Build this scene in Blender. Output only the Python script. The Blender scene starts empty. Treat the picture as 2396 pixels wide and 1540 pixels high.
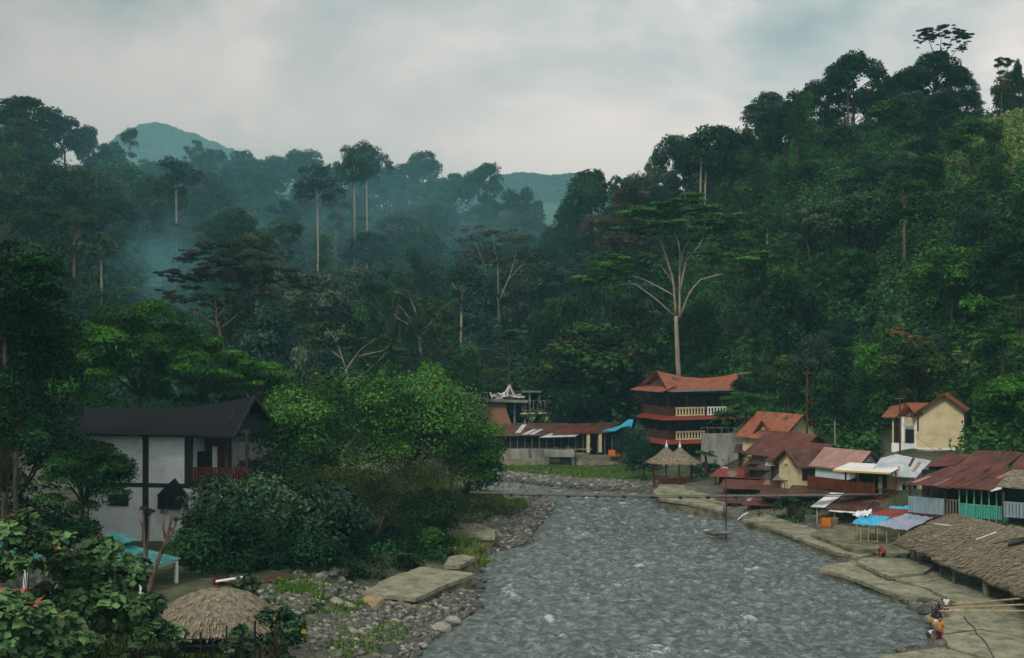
import bpy, bmesh, math, random
import numpy as np
from mathutils import Vector, Matrix
V = Vector
R = math.radians
rng = np.random.default_rng(11)
random.seed(5)
SC = bpy.context.scene
COL = SC.collection

# ------------------------------------------------------------ camera
F, CX, HY, H = 2892.0, 1198.0, 800.0, 17.5        # focal length and horizon in photo pixels (2396 wide), eye height
cam = bpy.data.cameras.new('camera'); cam.sensor_width = 36.0; cam.lens = 36.0 * F / 2396.0
cam.clip_start = 0.5; cam.clip_end = 12000
camo = bpy.data.objects.new('camera', cam); COL.objects.link(camo)
camo.location = (0, 0, H); camo.rotation_euler = (R(90) + math.atan(30 / F), 0, 0)
SC.camera = camo

# ------------------------------------------------------------ sky, sun, exposure
SUN_EL, SUN_AZ = R(44), R(212)
W = bpy.data.worlds.new('World'); SC.world = W; W.use_nodes = True
nt = W.node_tree; nt.nodes.clear()
def N(tree, typ, **kw):
    n = tree.nodes.new(typ)
    for k, v in kw.items(): setattr(n, k, v)
    return n
def ramp(tree, stops, interp='LINEAR'):
    r = N(tree, 'ShaderNodeValToRGB'); e = r.color_ramp.elements; r.color_ramp.interpolation = interp
    e[0].position, e[0].color = stops[0][0], (*stops[0][1], 1)
    e[1].position, e[1].color = stops[-1][0], (*stops[-1][1], 1)
    for p, c in stops[1:-1]:
        k = e.new(p); k.color = (*c, 1)
    return r
def mixc(tree, fac, a, b, mode='MIX'):
    m = N(tree, 'ShaderNodeMix', data_type='RGBA', blend_type=mode)
    for sock, val in ((m.inputs[0], fac), (m.inputs[6], a), (m.inputs[7], b)):
        if hasattr(val, 'is_linked'): tree.links.new(val, sock)
        elif isinstance(val, (tuple, list)): sock.default_value = (*val, 1)
        else: sock.default_value = val
    return m.outputs[2]
out = N(nt, 'ShaderNodeOutputWorld'); bg = N(nt, 'ShaderNodeBackground'); bg.inputs[1].default_value = 0.094
sky = N(nt, 'ShaderNodeTexSky', sky_type='NISHITA', sun_disc=False)
sky.sun_elevation = SUN_EL; sky.sun_rotation = SUN_AZ; sky.air_density = 1.0; sky.dust_density = 2.5
tc = N(nt, 'ShaderNodeTexCoord')
mp = N(nt, 'ShaderNodeMapping'); mp.inputs['Scale'].default_value = (1.0, 1.0, 1.7); mp.inputs['Location'].default_value = (0.35, 0.2, 0.1)
nt.links.new(tc.outputs['Generated'], mp.inputs[0])
n1 = N(nt, 'ShaderNodeTexNoise'); n1.inputs['Scale'].default_value = 3.3; n1.inputs['Detail'].default_value = 7; n1.inputs['Roughness'].default_value = 0.58; n1.inputs['Distortion'].default_value = 0.25
nt.links.new(mp.outputs[0], n1.inputs['Vector'])
cl = ramp(nt, [(0.33, (2.7, 3.5, 3.65)), (0.43, (4.2, 4.95, 5.0)), (0.51, (5.7, 6.1, 5.95)), (0.60, (7.5, 7.55, 7.25))])
nt.links.new(n1.outputs['Fac'], cl.inputs[0])
sep = N(nt, 'ShaderNodeSeparateXYZ'); nt.links.new(tc.outputs['Generated'], sep.inputs[0])
mr = N(nt, 'ShaderNodeMapRange'); mr.inputs[1].default_value = 0.04; mr.inputs[2].default_value = 0.21
nt.links.new(sep.outputs[2], mr.inputs[0])
low = mixc(nt, mr.outputs[0], (4.0, 5.25, 5.4), cl.outputs[0])       # even teal-grey deck of cloud towards the horizon
zr = N(nt, 'ShaderNodeMapRange'); zr.inputs[1].default_value = 0.33; zr.inputs[2].default_value = 0.85; zr.inputs[3].default_value = 1.0; zr.inputs[4].default_value = 1.35
nt.links.new(sep.outputs[2], zr.inputs[0])                             # an overcast sky is brightest overhead
zen = N(nt, 'ShaderNodeVectorMath', operation='SCALE'); nt.links.new(low, zen.inputs[0]); nt.links.new(zr.outputs[0], zen.inputs['Scale'])
xr_ = N(nt, 'ShaderNodeMapRange'); xr_.inputs[1].default_value = -0.40; xr_.inputs[2].default_value = 0.05; xr_.inputs[3].default_value = 0.60; xr_.inputs[4].default_value = 1.06
nt.links.new(sep.outputs[0], xr_.inputs[0])                            # thicker cloud over the left of the valley
zen2 = N(nt, 'ShaderNodeVectorMath', operation='SCALE'); nt.links.new(zen.outputs[0], zen2.inputs[0]); nt.links.new(xr_.outputs[0], zen2.inputs['Scale'])
fin = mixc(nt, 0.92, sky.outputs[0], zen2.outputs[0])
nt.links.new(fin, bg.inputs[0]); nt.links.new(bg.outputs[0], out.inputs[0])

sl = bpy.data.lights.new('sun', 'SUN'); sl.energy = 1.5; sl.angle = R(16); sl.color = (1.0, 0.95, 0.86)
so = bpy.data.objects.new('sun', sl); COL.objects.link(so); so.rotation_euler = (R(90) - SUN_EL, 0, math.pi - SUN_AZ)
so.location = (0, 0, 200)
vs = SC.view_settings; vs.view_transform = 'Standard'; vs.look = 'None'; vs.exposure = 0.3; vs.gamma = 1.0; vs.use_curve_mapping = False
cy = SC.cycles
cy.max_bounces = 5; cy.diffuse_bounces = 2; cy.glossy_bounces = 2; cy.transmission_bounces = 2; cy.volume_bounces = 2
cy.transparent_max_bounces = 4; cy.use_denoising = True; cy.use_adaptive_sampling = True; cy.adaptive_threshold = 0.02
cy.sample_clamp_indirect = 4.0; cy.caustics_reflective = False; cy.caustics_refractive = False

# ------------------------------------------------------------ helpers: pixels to places, properties, noise
def P(X, Y, d): return V(((X - CX) / F * d, d, H + (HY - Y) / F * d))
def G(X, Y, z=0.0): return P(X, Y, (H - z) * F / (Y - HY))
def to_px(p): return (CX + p[0] / p[1] * F, HY + (H - p[2]) / p[1] * F)
def tag(o, label=None, cat=None, group=None, kind=None):
    for k, v in (('label', label), ('category', cat), ('group', group), ('kind', kind)):
        if v: o[k] = v
    return o
def empty(name, loc, rz=0.0, label=None, cat=None, group=None):
    o = bpy.data.objects.new(name, None); o.empty_display_size = 0.3; COL.objects.link(o)
    o.location = loc; o.rotation_euler = (0, 0, rz)
    return tag(o, label, cat, group)
def link(name, me, mat=None, parent=None):
    o = bpy.data.objects.new(name, me); COL.objects.link(o)
    if mat is not None and not me.materials: me.materials.append(mat)
    if parent is not None: o.parent = parent
    return o
def h2(ix, iy, s):
    n = (ix.astype(np.int64) * 374761393 + iy.astype(np.int64) * 668265263 + s * 974711) & 0xffffffff
    n = ((n ^ (n >> 13)) * 1274126177) & 0xffffffff
    return ((n ^ (n >> 16)) & 0xffff) / 65535.0
def vn(x, y, s=0):
    x = np.asarray(x, float); y = np.asarray(y, float)
    i, j = np.floor(x), np.floor(y); u, v = x - i, y - j
    u = u * u * u * (u * (u * 6 - 15) + 10); v = v * v * v * (v * (v * 6 - 15) + 10)
    a, b, c, d = h2(i, j, s), h2(i + 1, j, s), h2(i, j + 1, s), h2(i + 1, j + 1, s)
    return (a + (b - a) * u) * (1 - v) + (c + (d - c) * u) * v
def fbm(x, y, s=0, o=4, g=0.5):
    t = 0; a = 1; n = 0
    for k in range(o):
        t = t + a * vn(x * 2 ** k, y * 2 ** k, s + k * 17); n += a; a *= g
    return t / n - 0.5

# ------------------------------------------------------------ materials
MATS = {}
def surf(name, stops, scale=2.0, rough=0.85, bump=0.0, bscale=None, stretch=(1, 1, 1), spec=0.12, detail=6, metal=0.0,
         rib=None, spots=None, coords='Object'):
    """noise-coloured principled surface; rib=(axis, pitch, depth) adds corrugation; spots=(colour, scale, threshold) adds patches"""
    m = bpy.data.materials.new(name); m.use_nodes = True; t = m.node_tree; b = t.nodes['Principled BSDF']; MATS[name] = m
    c = N(t, 'ShaderNodeTexCoord'); mp = N(t, 'ShaderNodeMapping'); mp.inputs['Scale'].default_value = stretch
    t.links.new(c.outputs[coords], mp.inputs[0])
    n = N(t, 'ShaderNodeTexNoise'); n.inputs['Scale'].default_value = scale; n.inputs['Detail'].default_value = detail; n.inputs['Roughness'].default_value = 0.62
    t.links.new(mp.outputs[0], n.inputs['Vector'])
    k = len(stops); r = ramp(t, [(0.32 + 0.36 * i / max(1, k - 1), s) for i, s in enumerate(stops)])
    t.links.new(n.outputs['Fac'], r.inputs[0]); colr = r.outputs[0]
    if spots:
        n3 = N(t, 'ShaderNodeTexNoise'); n3.inputs['Scale'].default_value = spots[1]; n3.inputs['Detail'].default_value = 5; n3.inputs['Roughness'].default_value = .7
        t.links.new(mp.outputs[0], n3.inputs['Vector'])
        r3 = ramp(t, [(spots[2], (0, 0, 0)), (spots[2] + 0.08, (1, 1, 1))]); t.links.new(n3.outputs['Fac'], r3.inputs[0])
        colr = mixc(t, r3.outputs[0], colr, spots[0])
    t.links.new(colr, b.inputs['Base Color'])
    b.inputs['Roughness'].default_value = rough; b.inputs['Specular IOR Level'].default_value = spec; b.inputs['Metallic'].default_value = metal
    nrm = None
    if bump:
        n2 = N(t, 'ShaderNodeTexNoise'); n2.inputs['Scale'].default_value = bscale or scale * 4; n2.inputs['Detail'].default_value = 5
        t.links.new(mp.outputs[0], n2.inputs['Vector'])
        bp = N(t, 'ShaderNodeBump'); bp.inputs['Strength'].default_value = bump; bp.inputs['Distance'].default_value = 0.08
        t.links.new(n2.outputs['Fac'], bp.inputs['Height']); nrm = bp.outputs[0]
    if rib:
        w = N(t, 'ShaderNodeTexWave', wave_type='BANDS', bands_direction=rib[0]); w.inputs['Scale'].default_value = 0.314 / rib[1]
        t.links.new(c.outputs['Object'], w.inputs['Vector'])
        bp = N(t, 'ShaderNodeBump'); bp.inputs['Strength'].default_value = 1.0; bp.inputs['Distance'].default_value = rib[2]
        t.links.new(w.outputs['Fac'], bp.inputs['Height'])
        if nrm: t.links.new(nrm, bp.inputs['Normal'])
        nrm = bp.outputs[0]
    if nrm: t.links.new(nrm, b.inputs['Normal'])
    return m

def foliage(name, dark, light, trans=0.2, rough=0.6, spec=0.10, odd=None):
    """leaf colours drawn at random per leaf and per spray of leaves (attribute 'tone'); odd=(colour, share) some sprays turn"""
    m = bpy.data.materials.new(name); m.use_nodes = True; t = m.node_tree; b = t.nodes['Principled BSDF']; MATS[name] = m
    a = N(t, 'ShaderNodeAttribute', attribute_name='tone'); oi = N(t, 'ShaderNodeObjectInfo')
    s = N(t, 'ShaderNodeSeparateColor'); t.links.new(a.outputs['Color'], s.inputs[0])
    ad = N(t, 'ShaderNodeMath', operation='MULTIPLY_ADD'); ad.inputs[1].default_value = 0.20; ad.inputs[2].default_value = -0.10
    t.links.new(oi.outputs['Random'], ad.inputs[0])
    ad2 = N(t, 'ShaderNodeMath', operation='ADD', use_clamp=True); t.links.new(s.outputs[0], ad2.inputs[0]); t.links.new(ad.outputs[0], ad2.inputs[1])
    r = ramp(t, [(0.05, dark), (0.5, tuple(0.66 * x + 0.34 * y for x, y in zip(dark, light))), (0.98, tuple(1.5 * y for y in light))])
    t.links.new(ad2.outputs[0], r.inputs[0]); c = r.outputs[0]
    if odd:
        cmp_ = N(t, 'ShaderNodeMath', operation='LESS_THAN'); cmp_.inputs[1].default_value = odd[1]; t.links.new(s.outputs[1], cmp_.inputs[0])
        c = mixc(t, cmp_.outputs[0], c, odd[0])
    t.links.new(c, b.inputs['Base Color']); b.inputs['Roughness'].default_value = rough; b.inputs['Specular IOR Level'].default_value = spec
    tr = N(t, 'ShaderNodeBsdfTranslucent'); t.links.new(c, tr.inputs[0])
    mx = N(t, 'ShaderNodeMixShader'); mx.inputs[0].default_value = trans
    t.links.new(b.outputs[0], mx.inputs[1]); t.links.new(tr.outputs[0], mx.inputs[2])
    t.links.new(mx.outputs[0], t.nodes['Material Output'].inputs[0])
    return m

foliage('deep green', (0.0018, 0.009, 0.0036), (0.0192, 0.0721, 0.0192))
foliage('mid green', (0.003, 0.0168, 0.0036), (0.0433, 0.1298, 0.0212))
foliage('bright green', (0.0054, 0.033, 0.0036), (0.0729, 0.2146, 0.0189))
foliage('blue green', (0.006, 0.0216, 0.0156), (0.0452, 0.1041, 0.0678))
foliage('olive green', (0.0072, 0.0168, 0.003), (0.0634, 0.0995, 0.0199))
foliage('grey green', (0.018, 0.036, 0.0192), (0.0911, 0.1328, 0.0759))
foliage('rusty brown', (0.0204, 0.018, 0.0096), (0.0911, 0.0683, 0.0418))
foliage('yellow green', (0.045, 0.085, 0.014), (0.1955, 0.2645, 0.0575))
foliage('flowering green', (0.0024, 0.012, 0.003), (0.0384, 0.1009, 0.0192), odd=((0.20, 0.085, 0.02), 0.05))
foliage('golden flecked green', (0.0042, 0.0228, 0.0042), (0.0747, 0.1992, 0.0298), odd=((0.50, 0.20, 0.015), 0.0025))
foliage('glossy green', (0.0036, 0.0204, 0.0084), (0.0402, 0.1039, 0.0321), rough=0.42, spec=0.3, odd=((0.34, 0.19, 0.02), 0.008))
foliage('near leaf green', (0.012, 0.038, 0.015), (0.1207, 0.2242, 0.0747), spec=0.25, odd=((0.50, 0.20, 0.015), 0.004))
foliage('canopy green', (0.008, 0.045, 0.008), (0.0978, 0.2472, 0.0345))
foliage('dusky brown', (0.0084, 0.0096, 0.0048), (0.0585, 0.0546, 0.0312))
foliage('orange bloom', (0.35, 0.06, 0.01), (0.6, 0.14, 0.03))
foliage('grass', (0.045, 0.100, 0.016), (0.14, 0.24, 0.04))
foliage('dry leaf', (0.05, 0.05, 0.022), (0.16, 0.14, 0.08))
surf('dark bark', [(0.035, 0.026, 0.02), (0.085, 0.065, 0.05)], 6, bump=0.5, stretch=(1, 1, .25))
surf('pale bark', [(0.20, 0.17, 0.14), (0.42, 0.37, 0.31)], 4, bump=0.4, stretch=(1, 1, .2))
surf('brown bark', [(0.08, 0.055, 0.04), (0.17, 0.125, 0.09)], 5, bump=0.5, stretch=(1, 1, .25))
surf('cream bark', [(0.20, 0.17, 0.13), (0.38, 0.335, 0.265)], 3, bump=0.3, stretch=(1, 1, .2))
surf('concrete', [(0.12, 0.117, 0.078), (0.235, 0.226, 0.155), (0.33, 0.318, 0.225)], 0.8, bump=0.5, bscale=9, detail=9, spots=((0.09, 0.095, 0.05), 2.2, 0.56))
surf('wet concrete', [(0.05, 0.05, 0.035), (0.14, 0.135, 0.085), (0.27, 0.25, 0.16)], 0.9, bump=0.5, bscale=7)
surf('grey concrete', [(0.10, 0.105, 0.095), (0.22, 0.225, 0.20), (0.34, 0.34, 0.30)], 0.55, bump=0.3, bscale=8, stretch=(1, 1, .35), spots=((0.075, 0.085, 0.07), 0.9, 0.58))
surf('stone wall', [(0.07, 0.07, 0.055), (0.16, 0.155, 0.12), (0.25, 0.24, 0.19)], 2.2, bump=0.9, bscale=3)
surf('cream wall', [(0.48, 0.41, 0.23), (0.64, 0.55, 0.33), (0.70, 0.61, 0.38)], 0.8, bump=0.1, spots=((0.42, 0.33, 0.17), 0.8, 0.64))
surf('faded paint', [(0.50, 0.47, 0.38), (0.58, 0.55, 0.46)], 3)
surf('white plaster', [(0.66, 0.68, 0.68), (0.84, 0.86, 0.85), (0.88, 0.90, 0.89)], 1.1, bump=0.15, bscale=8, spots=((0.40, 0.43, 0.43), 0.7, 0.61))
surf('white paint', [(0.68, 0.68, 0.66), (0.80, 0.80, 0.78)], 3)
surf('black slate', [(0.008, 0.0085, 0.010), (0.017, 0.018, 0.021)], 3, rough=0.85, spec=0.04, rib=('X', 0.45, 0.01))
surf('dark timber', [(0.022, 0.022, 0.026), (0.045, 0.042, 0.044)], 4, stretch=(1, 1, .2))
surf('brown timber', [(0.045, 0.022, 0.014), (0.11, 0.052, 0.032)], 4, stretch=(1, 1, .2), bump=.3)
surf('red timber', [(0.06, 0.017, 0.010), (0.14, 0.038, 0.02)], 4, stretch=(1, 1, .2), bump=.3)
surf('grey timber', [(0.08, 0.072, 0.06), (0.19, 0.175, 0.145)], 4, stretch=(1, 1, .2), bump=.3)
surf('bamboo', [(0.26, 0.21, 0.11), (0.46, 0.39, 0.23)], 3, stretch=(1, 1, .2))
surf('orange tin', [(0.19, 0.065, 0.036), (0.30, 0.105, 0.06), (0.36, 0.145, 0.085)], 0.6, rough=0.6, rib=('X', 0.3, 0.03), spots=((0.11, 0.05, 0.034), 0.6, 0.54))
surf('maroon tin', [(0.070, 0.025, 0.020), (0.115, 0.040, 0.031), (0.155, 0.06, 0.045)], 0.7, rough=0.6, rib=('X', 0.22, 0.03), spots=((0.085, 0.04, 0.034), 1.4, 0.60))
surf('pink tin', [(0.26, 0.14, 0.115), (0.40, 0.25, 0.21)], 0.9, rough=0.6, rib=('X', 0.22, 0.03))
surf('rusty tin', [(0.045, 0.022, 0.016), (0.09, 0.044, 0.032), (0.14, 0.08, 0.062)], 0.8, rough=0.7, rib=('X', 0.22, 0.03), spots=((0.17, 0.16, 0.15), 0.7, 0.64))
surf('red tin', [(0.17, 0.032, 0.024), (0.26, 0.055, 0.036)], 1.0, rough=0.6, rib=('X', 0.22, 0.03))
surf('zinc', [(0.30, 0.35, 0.36), (0.42, 0.47, 0.48), (0.52, 0.56, 0.57)], 0.7, rough=0.45, rib=('X', 0.25, 0.03), spots=((0.24, 0.24, 0.22), 0.9, 0.63))
surf('old zinc', [(0.13, 0.12, 0.115), (0.24, 0.23, 0.22)], 1.2, rough=0.6, rib=('X', 0.25, 0.03))
surf('white tin', [(0.62, 0.60, 0.58), (0.82, 0.80, 0.78)], 1.0, rough=0.5, rib=('X', 0.25, 0.02))
surf('teal tin', [(0.016, 0.115, 0.11), (0.035, 0.18, 0.17), (0.09, 0.26, 0.25)], 0.8, rough=0.45, spots=((0.17, 0.30, 0.29), 1.0, 0.60))
surf('teal paint', [(0.035, 0.27, 0.24), (0.07, 0.40, 0.35)], 4)
surf('green paint', [(0.09, 0.30, 0.19), (0.16, 0.42, 0.27)], 4)
surf('blue grey paint', [(0.18, 0.26, 0.30), (0.30, 0.39, 0.43)], 2, stretch=(1, 1, .3))
surf('pale blue wall', [(0.40, 0.52, 0.56), (0.58, 0.68, 0.70)], 1.2)
surf('blue tarp', [(0.03, 0.30, 0.50), (0.08, 0.45, 0.64)], 2.0, rough=0.45, bump=.6, bscale=3)
surf('grey tarp', [(0.24, 0.27, 0.37), (0.36, 0.39, 0.47)], 0.8, rough=0.5, bump=.5, bscale=2, spots=((0.10, 0.22, 0.42), 0.35, 0.56))
surf('white sheet', [(0.6, 0.62, 0.64), (0.8, 0.8, 0.8)], 2, bump=.5)
surf('thatch', [(0.095, 0.080, 0.058), (0.19, 0.165, 0.12), (0.31, 0.27, 0.20)], 3.2, rough=1.0, bump=1.0, bscale=14, stretch=(1, 1, 1), spots=((0.09, 0.08, 0.06), 1.2, 0.60))
surf('straw', [(0.16, 0.125, 0.08), (0.30, 0.245, 0.165), (0.42, 0.36, 0.25)], 6, rough=1.0, bump=1.0, bscale=20)
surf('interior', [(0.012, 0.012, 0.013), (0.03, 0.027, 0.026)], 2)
surf('brown panel', [(0.20, 0.105, 0.06), (0.29, 0.155, 0.09)], 0.6)
surf('stone', [(0.055, 0.055, 0.045), (0.12, 0.118, 0.098), (0.22, 0.21, 0.18)], 1.5, bump=.4, bscale=8)
surf('pale stone', [(0.15, 0.145, 0.11), (0.28, 0.265, 0.21), (0.38, 0.365, 0.30)], 1.5, bump=.3, bscale=8)
surf('tan stone', [(0.20, 0.15, 0.08), (0.36, 0.28, 0.16)], 1.5, bump=.3, bscale=8)
surf('wet stone', [(0.018, 0.019, 0.018), (0.05, 0.05, 0.045)], 2.0, rough=0.35, spec=0.5, bump=.4, bscale=8)
surf('skin', [(0.22, 0.115, 0.07), (0.27, 0.145, 0.09)], 5, rough=.6)
surf('hair', [(0.010, 0.008, 0.007), (0.02, 0.017, 0.015)], 5)
surf('orange cloth', [(0.42, 0.16, 0.02), (0.55, 0.24, 0.04)], 6)
surf('dark cloth', [(0.02, 0.02, 0.026), (0.05, 0.045, 0.05)], 6)
surf('red cloth', [(0.30, 0.03, 0.03), (0.42, 0.05, 0.045)], 6)
surf('maroon cloth', [(0.06, 0.02, 0.02), (0.11, 0.035, 0.03)], 6)
surf('white cloth', [(0.60, 0.60, 0.62), (0.74, 0.74, 0.76)], 6)
surf('black metal', [(0.012, 0.014, 0.016), (0.03, 0.032, 0.034)], 6, rough=.5)
surf('orange plastic', [(0.55, 0.14, 0.015), (0.68, 0.20, 0.03)], 3, rough=.5)
surf('yellow paint', [(0.50, 0.33, 0.05), (0.62, 0.43, 0.08)], 3)
def glass_mat():
    m = bpy.data.materials.new('window glass'); m.use_nodes = True; b = m.node_tree.nodes['Principled BSDF']
    b.inputs['Base Color'].default_value = (0.012, 0.015, 0.018, 1); b.inputs['Roughness'].default_value = 0.12; MATS['window glass'] = m
glass_mat()

# ------------------------------------------------------------ mesh builder
class MB:
    def __init__(s): s.v = []; s.f = []
    def add(s, vs, fs):
        o = len(s.v); s.v += [tuple(p) for p in vs]; s.f += [tuple(i + o for i in f) for f in fs]; return s
    def box(s, c, size, rz=0.0, M=None):
        x, y, z = (q / 2 for q in size); ca, sa = math.cos(rz), math.sin(rz)
        pts = []
        for dx, dy, dz in ((-x, -y, -z), (x, -y, -z), (x, y, -z), (-x, y, -z), (-x, -y, z), (x, -y, z), (x, y, z), (-x, y, z)):
            p = V((c[0] + dx * ca - dy * sa, c[1] + dx * sa + dy * ca, c[2] + dz)); pts.append(M @ p if M else p)
        return s.add(pts, [(0, 3, 2, 1), (4, 5, 6, 7), (0, 1, 5, 4), (1, 2, 6, 5), (2, 3, 7, 6), (3, 0, 4, 7)])
    def span(s, a, b): return s.box([(a[i] + b[i]) / 2 for i in range(3)], [abs(b[i] - a[i]) for i in range(3)])
    def beam(s, a, b, w, h=None):
        a, b = V(a), V(b); h = h or w; d = (b - a); L = d.length; d.normalize()
        side = d.cross(V((0, 0, 1)))
        side = V((1, 0, 0)) if side.length < 1e-4 else side.normalized()
        up = side.cross(d); pts = []
        for p in (a, b):
            for i, j in ((-1, -1), (1, -1), (1, 1), (-1, 1)): pts.append(p + side * w / 2 * i + up * h / 2 * j)
        return s.add(pts, [(0, 1, 2, 3), (7, 6, 5, 4), (0, 4, 5, 1), (1, 5, 6, 2), (2, 6, 7, 3), (3, 7, 4, 0)])
    def tube(s, path, rad, n=6):
        path = [V(p) for p in path]; k = len(path); base = len(s.v)
        rad = rad if hasattr(rad, '__len__') else [rad] * k
        ref = None
        for i, p in enumerate(path):
            d = path[min(i + 1, k - 1)] - path[max(i - 1, 0)]; d.normalize()
            a = d.cross(V((0.31, 0.93, 0.18)) if abs(d.y) < 0.9 else V((1, 0, 0))).normalized()
            b = d.cross(a)
            for j in range(n):
                t = 2 * math.pi * j / n; s.v.append(tuple(p + (a * math.cos(t) + b * math.sin(t)) * rad[i]))
        for i in range(k - 1):
            for j in range(n):
                s.f.append((base + i * n + j, base + i * n + (j + 1) % n, base + (i + 1) * n + (j + 1) % n, base + (i + 1) * n + j))
        s.f.append(tuple(base + j for j in reversed(range(n)))); s.f.append(tuple(base + (k - 1) * n + j for j in range(n)))
        return s
    def lathe(s, c, prof, n=12, ph=0.0):
        base = len(s.v)
        for r, z in prof:
            for j in range(n):
                t = ph + 2 * math.pi * j / n; s.v.append((c[0] + r * math.cos(t), c[1] + r * math.sin(t), c[2] + z))
        for i in range(len(prof) - 1):
            for j in range(n):
                s.f.append((base + i * n + j, base + i * n + (j + 1) % n, base + (i + 1) * n + (j + 1) % n, base + (i + 1) * n + j))
        s.f.append(tuple(base + j for j in reversed(range(n)))); s.f.append(tuple(base + (len(prof) - 1) * n + j for j in range(n)))
        return s
    def slab(s, top, th=0.1):
        """polygon prism hanging th below the given top points"""
        k = len(top); lo = [V(p) - V((0, 0, th)) for p in top]
        return s.add([V(p) for p in top] + lo, [tuple(range(k)), tuple(reversed(range(k, 2 * k)))] + [(i, i + k, (i + 1) % k + k, (i + 1) % k) for i in range(k)])
    def loft(s, rows, th=0.12):
        """sheet through rows of points with real thickness (roofs, tarps)"""
        m, k = len(rows), len(rows[0]); o = len(s.v)
        for dz in (0, -th):
            for r in rows:
                for p in r: s.v.append((p[0], p[1], p[2] + dz))
        q = m * k
        for i in range(m - 1):
            for j in range(k - 1):
                a, b, c, d = o + i * k + j, o + i * k + j + 1, o + (i + 1) * k + j + 1, o + (i + 1) * k + j
                s.f.append((a, b, c, d)); s.f.append((d + q, c + q, b + q, a + q))
        rim = [(0, j) for j in range(k)] + [(i, k - 1) for i in range(1, m)] + [(m - 1, j) for j in range(k - 2, -1, -1)] + [(i, 0) for i in range(m - 2, 0, -1)]
        ids = [o + i * k + j for i, j in rim]
        for a, b in zip(ids, ids[1:] + ids[:1]): s.f.append((a, a + q, b + q, b))
        return s
    def build(s, name, mat, parent=None, smooth=False):
        me = bpy.data.meshes.new(name); me.from_pydata(s.v, [], s.f); me.update()
        bm = bmesh.new(); bm.from_mesh(me); bmesh.ops.recalc_face_normals(bm, faces=bm.faces); bm.to_mesh(me); bm.free()
        if smooth:
            for p in me.polygons: p.use_smooth = True
        return link(name, me, MATS[mat] if isinstance(mat, str) else mat, parent)

def lerp(a, b, t): return V(a) * (1 - t) + V(b) * t
def line(pts, n):
    """n points evenly spread along a smooth polyline"""
    pts = [V(p) for p in pts]; L = [0]
    for a, b in zip(pts, pts[1:]): L.append(L[-1] + (b - a).length)
    o = []
    for i in range(n):
        t = L[-1] * i / (n - 1); k = max(j for j in range(len(L)) if L[j] <= t + 1e-9); k = min(k, len(pts) - 2)
        o.append(lerp(pts[k], pts[k + 1], (t - L[k]) / max(1e-9, L[k + 1] - L[k])))
    return o

class Frame:
    """a building's own axes: x along its front, y going back, z up; photo pixels meet its planes"""
    def __init__(s, name, label, cat, origin, yaw=0.0, group=None):
        s.o = empty(name, origin, R(yaw), label, cat, group)
        s.M = Matrix.Translation(V(origin)) @ Matrix.Rotation(R(yaw), 4, 'Z'); s.I = s.M.inverted()
        s.c = s.I @ V((0, 0, H))
    def hit(s, X, Y, axis, val):
        d = (s.I @ P(X, Y, 100.0)) - s.c; t = (val - s.c[axis]) / d[axis]; return s.c + d * t
    def y(s, X, Y, val=0.0): return s.hit(X, Y, 1, val)
    def x(s, X, Y, val=0.0): return s.hit(X, Y, 0, val)
    def z(s, X, Y, val=0.0): return s.hit(X, Y, 2, val)

# ------------------------------------------------------------ terrain
SLABS = [                                                      # label, outline in photo pixels, height, thickness, material
    ('long low concrete slab jutting furthest into the river on the right', [(1915, 1330), (1975, 1345), (2040, 1368), (2100, 1392), (2200, 1398), (2110, 1350), (2060, 1330), (2005, 1312), (1940, 1318)], .50, 1.4, 'concrete'),
    ('raised concrete slab behind the jutting right hand one', [(2003, 1312), (2078, 1347), (2160, 1338), (2190, 1320), (2120, 1306), (2020, 1304)], .85, .9, 'concrete'),
    ('wide concrete floor under the nearest thatched shelter', [(2078, 1348), (2170, 1375), (2240, 1410), (2330, 1420), (2420, 1430), (2440, 1340), (2200, 1318), (2160, 1339)], .62, .9, 'concrete'),
    ('pale concrete bank where the children stand in the right corner', [(2160, 1440), (2195, 1470), (2215, 1510), (2260, 1525), (2420, 1560), (2440, 1440), (2240, 1412)], .42, 1.2, 'concrete'),
    ('worn concrete slab at the bottom right corner with broken edge', [(2035, 1545), (2070, 1530), (2180, 1515), (2230, 1520), (2300, 1545), (2420, 1580), (2420, 1680), (2060, 1660)], .30, 1.2, 'concrete'),
    ('concrete walkway along the water below the waterside shacks', [(1735, 1214), (1800, 1232), (1880, 1262), (1960, 1292), (2010, 1302), (2060, 1290), (1990, 1268), (1900, 1235), (1800, 1205)], .60, 1.3, 'concrete'),
    ('sloping concrete bank beneath the open shed with white sheet', [(1895, 1248), (1985, 1282), (2060, 1288), (2120, 1302), (2140, 1270), (2060, 1240), (1960, 1225)], .9, 1.0, 'wet concrete'),
    ('large weathered concrete slab on the left shore', [(848, 1386), (972, 1398), (1046, 1366), (1110, 1340), (985, 1325), (900, 1355)], 1.15, 2.2, 'concrete'),
    ('upper stepped concrete slab on the left shore beside the dead tree', [(1040, 1254), (1158, 1256), (1160, 1240), (1110, 1222), (1045, 1228)], 1.2, 1.3, 'concrete'),
    ('narrow concrete ledge between the two left shore slabs', [(1040, 1322), (1075, 1322), (1115, 1303), (1085, 1296), (1050, 1302)], 1.2, 1.5, 'concrete'),
    ('small low concrete step on the left shore near the far reeds', [(1045, 1212), (1120, 1214), (1128, 1200), (1050, 1200)], 1.1, 1.0, 'wet concrete'),
]
COLX = [-1500, -400, 0, 300, 600, 1000, 1200, 1300, 1400, 1500, 1640, 1800, 1950, 2150, 2250, 2396, 2800, 3800]
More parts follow.
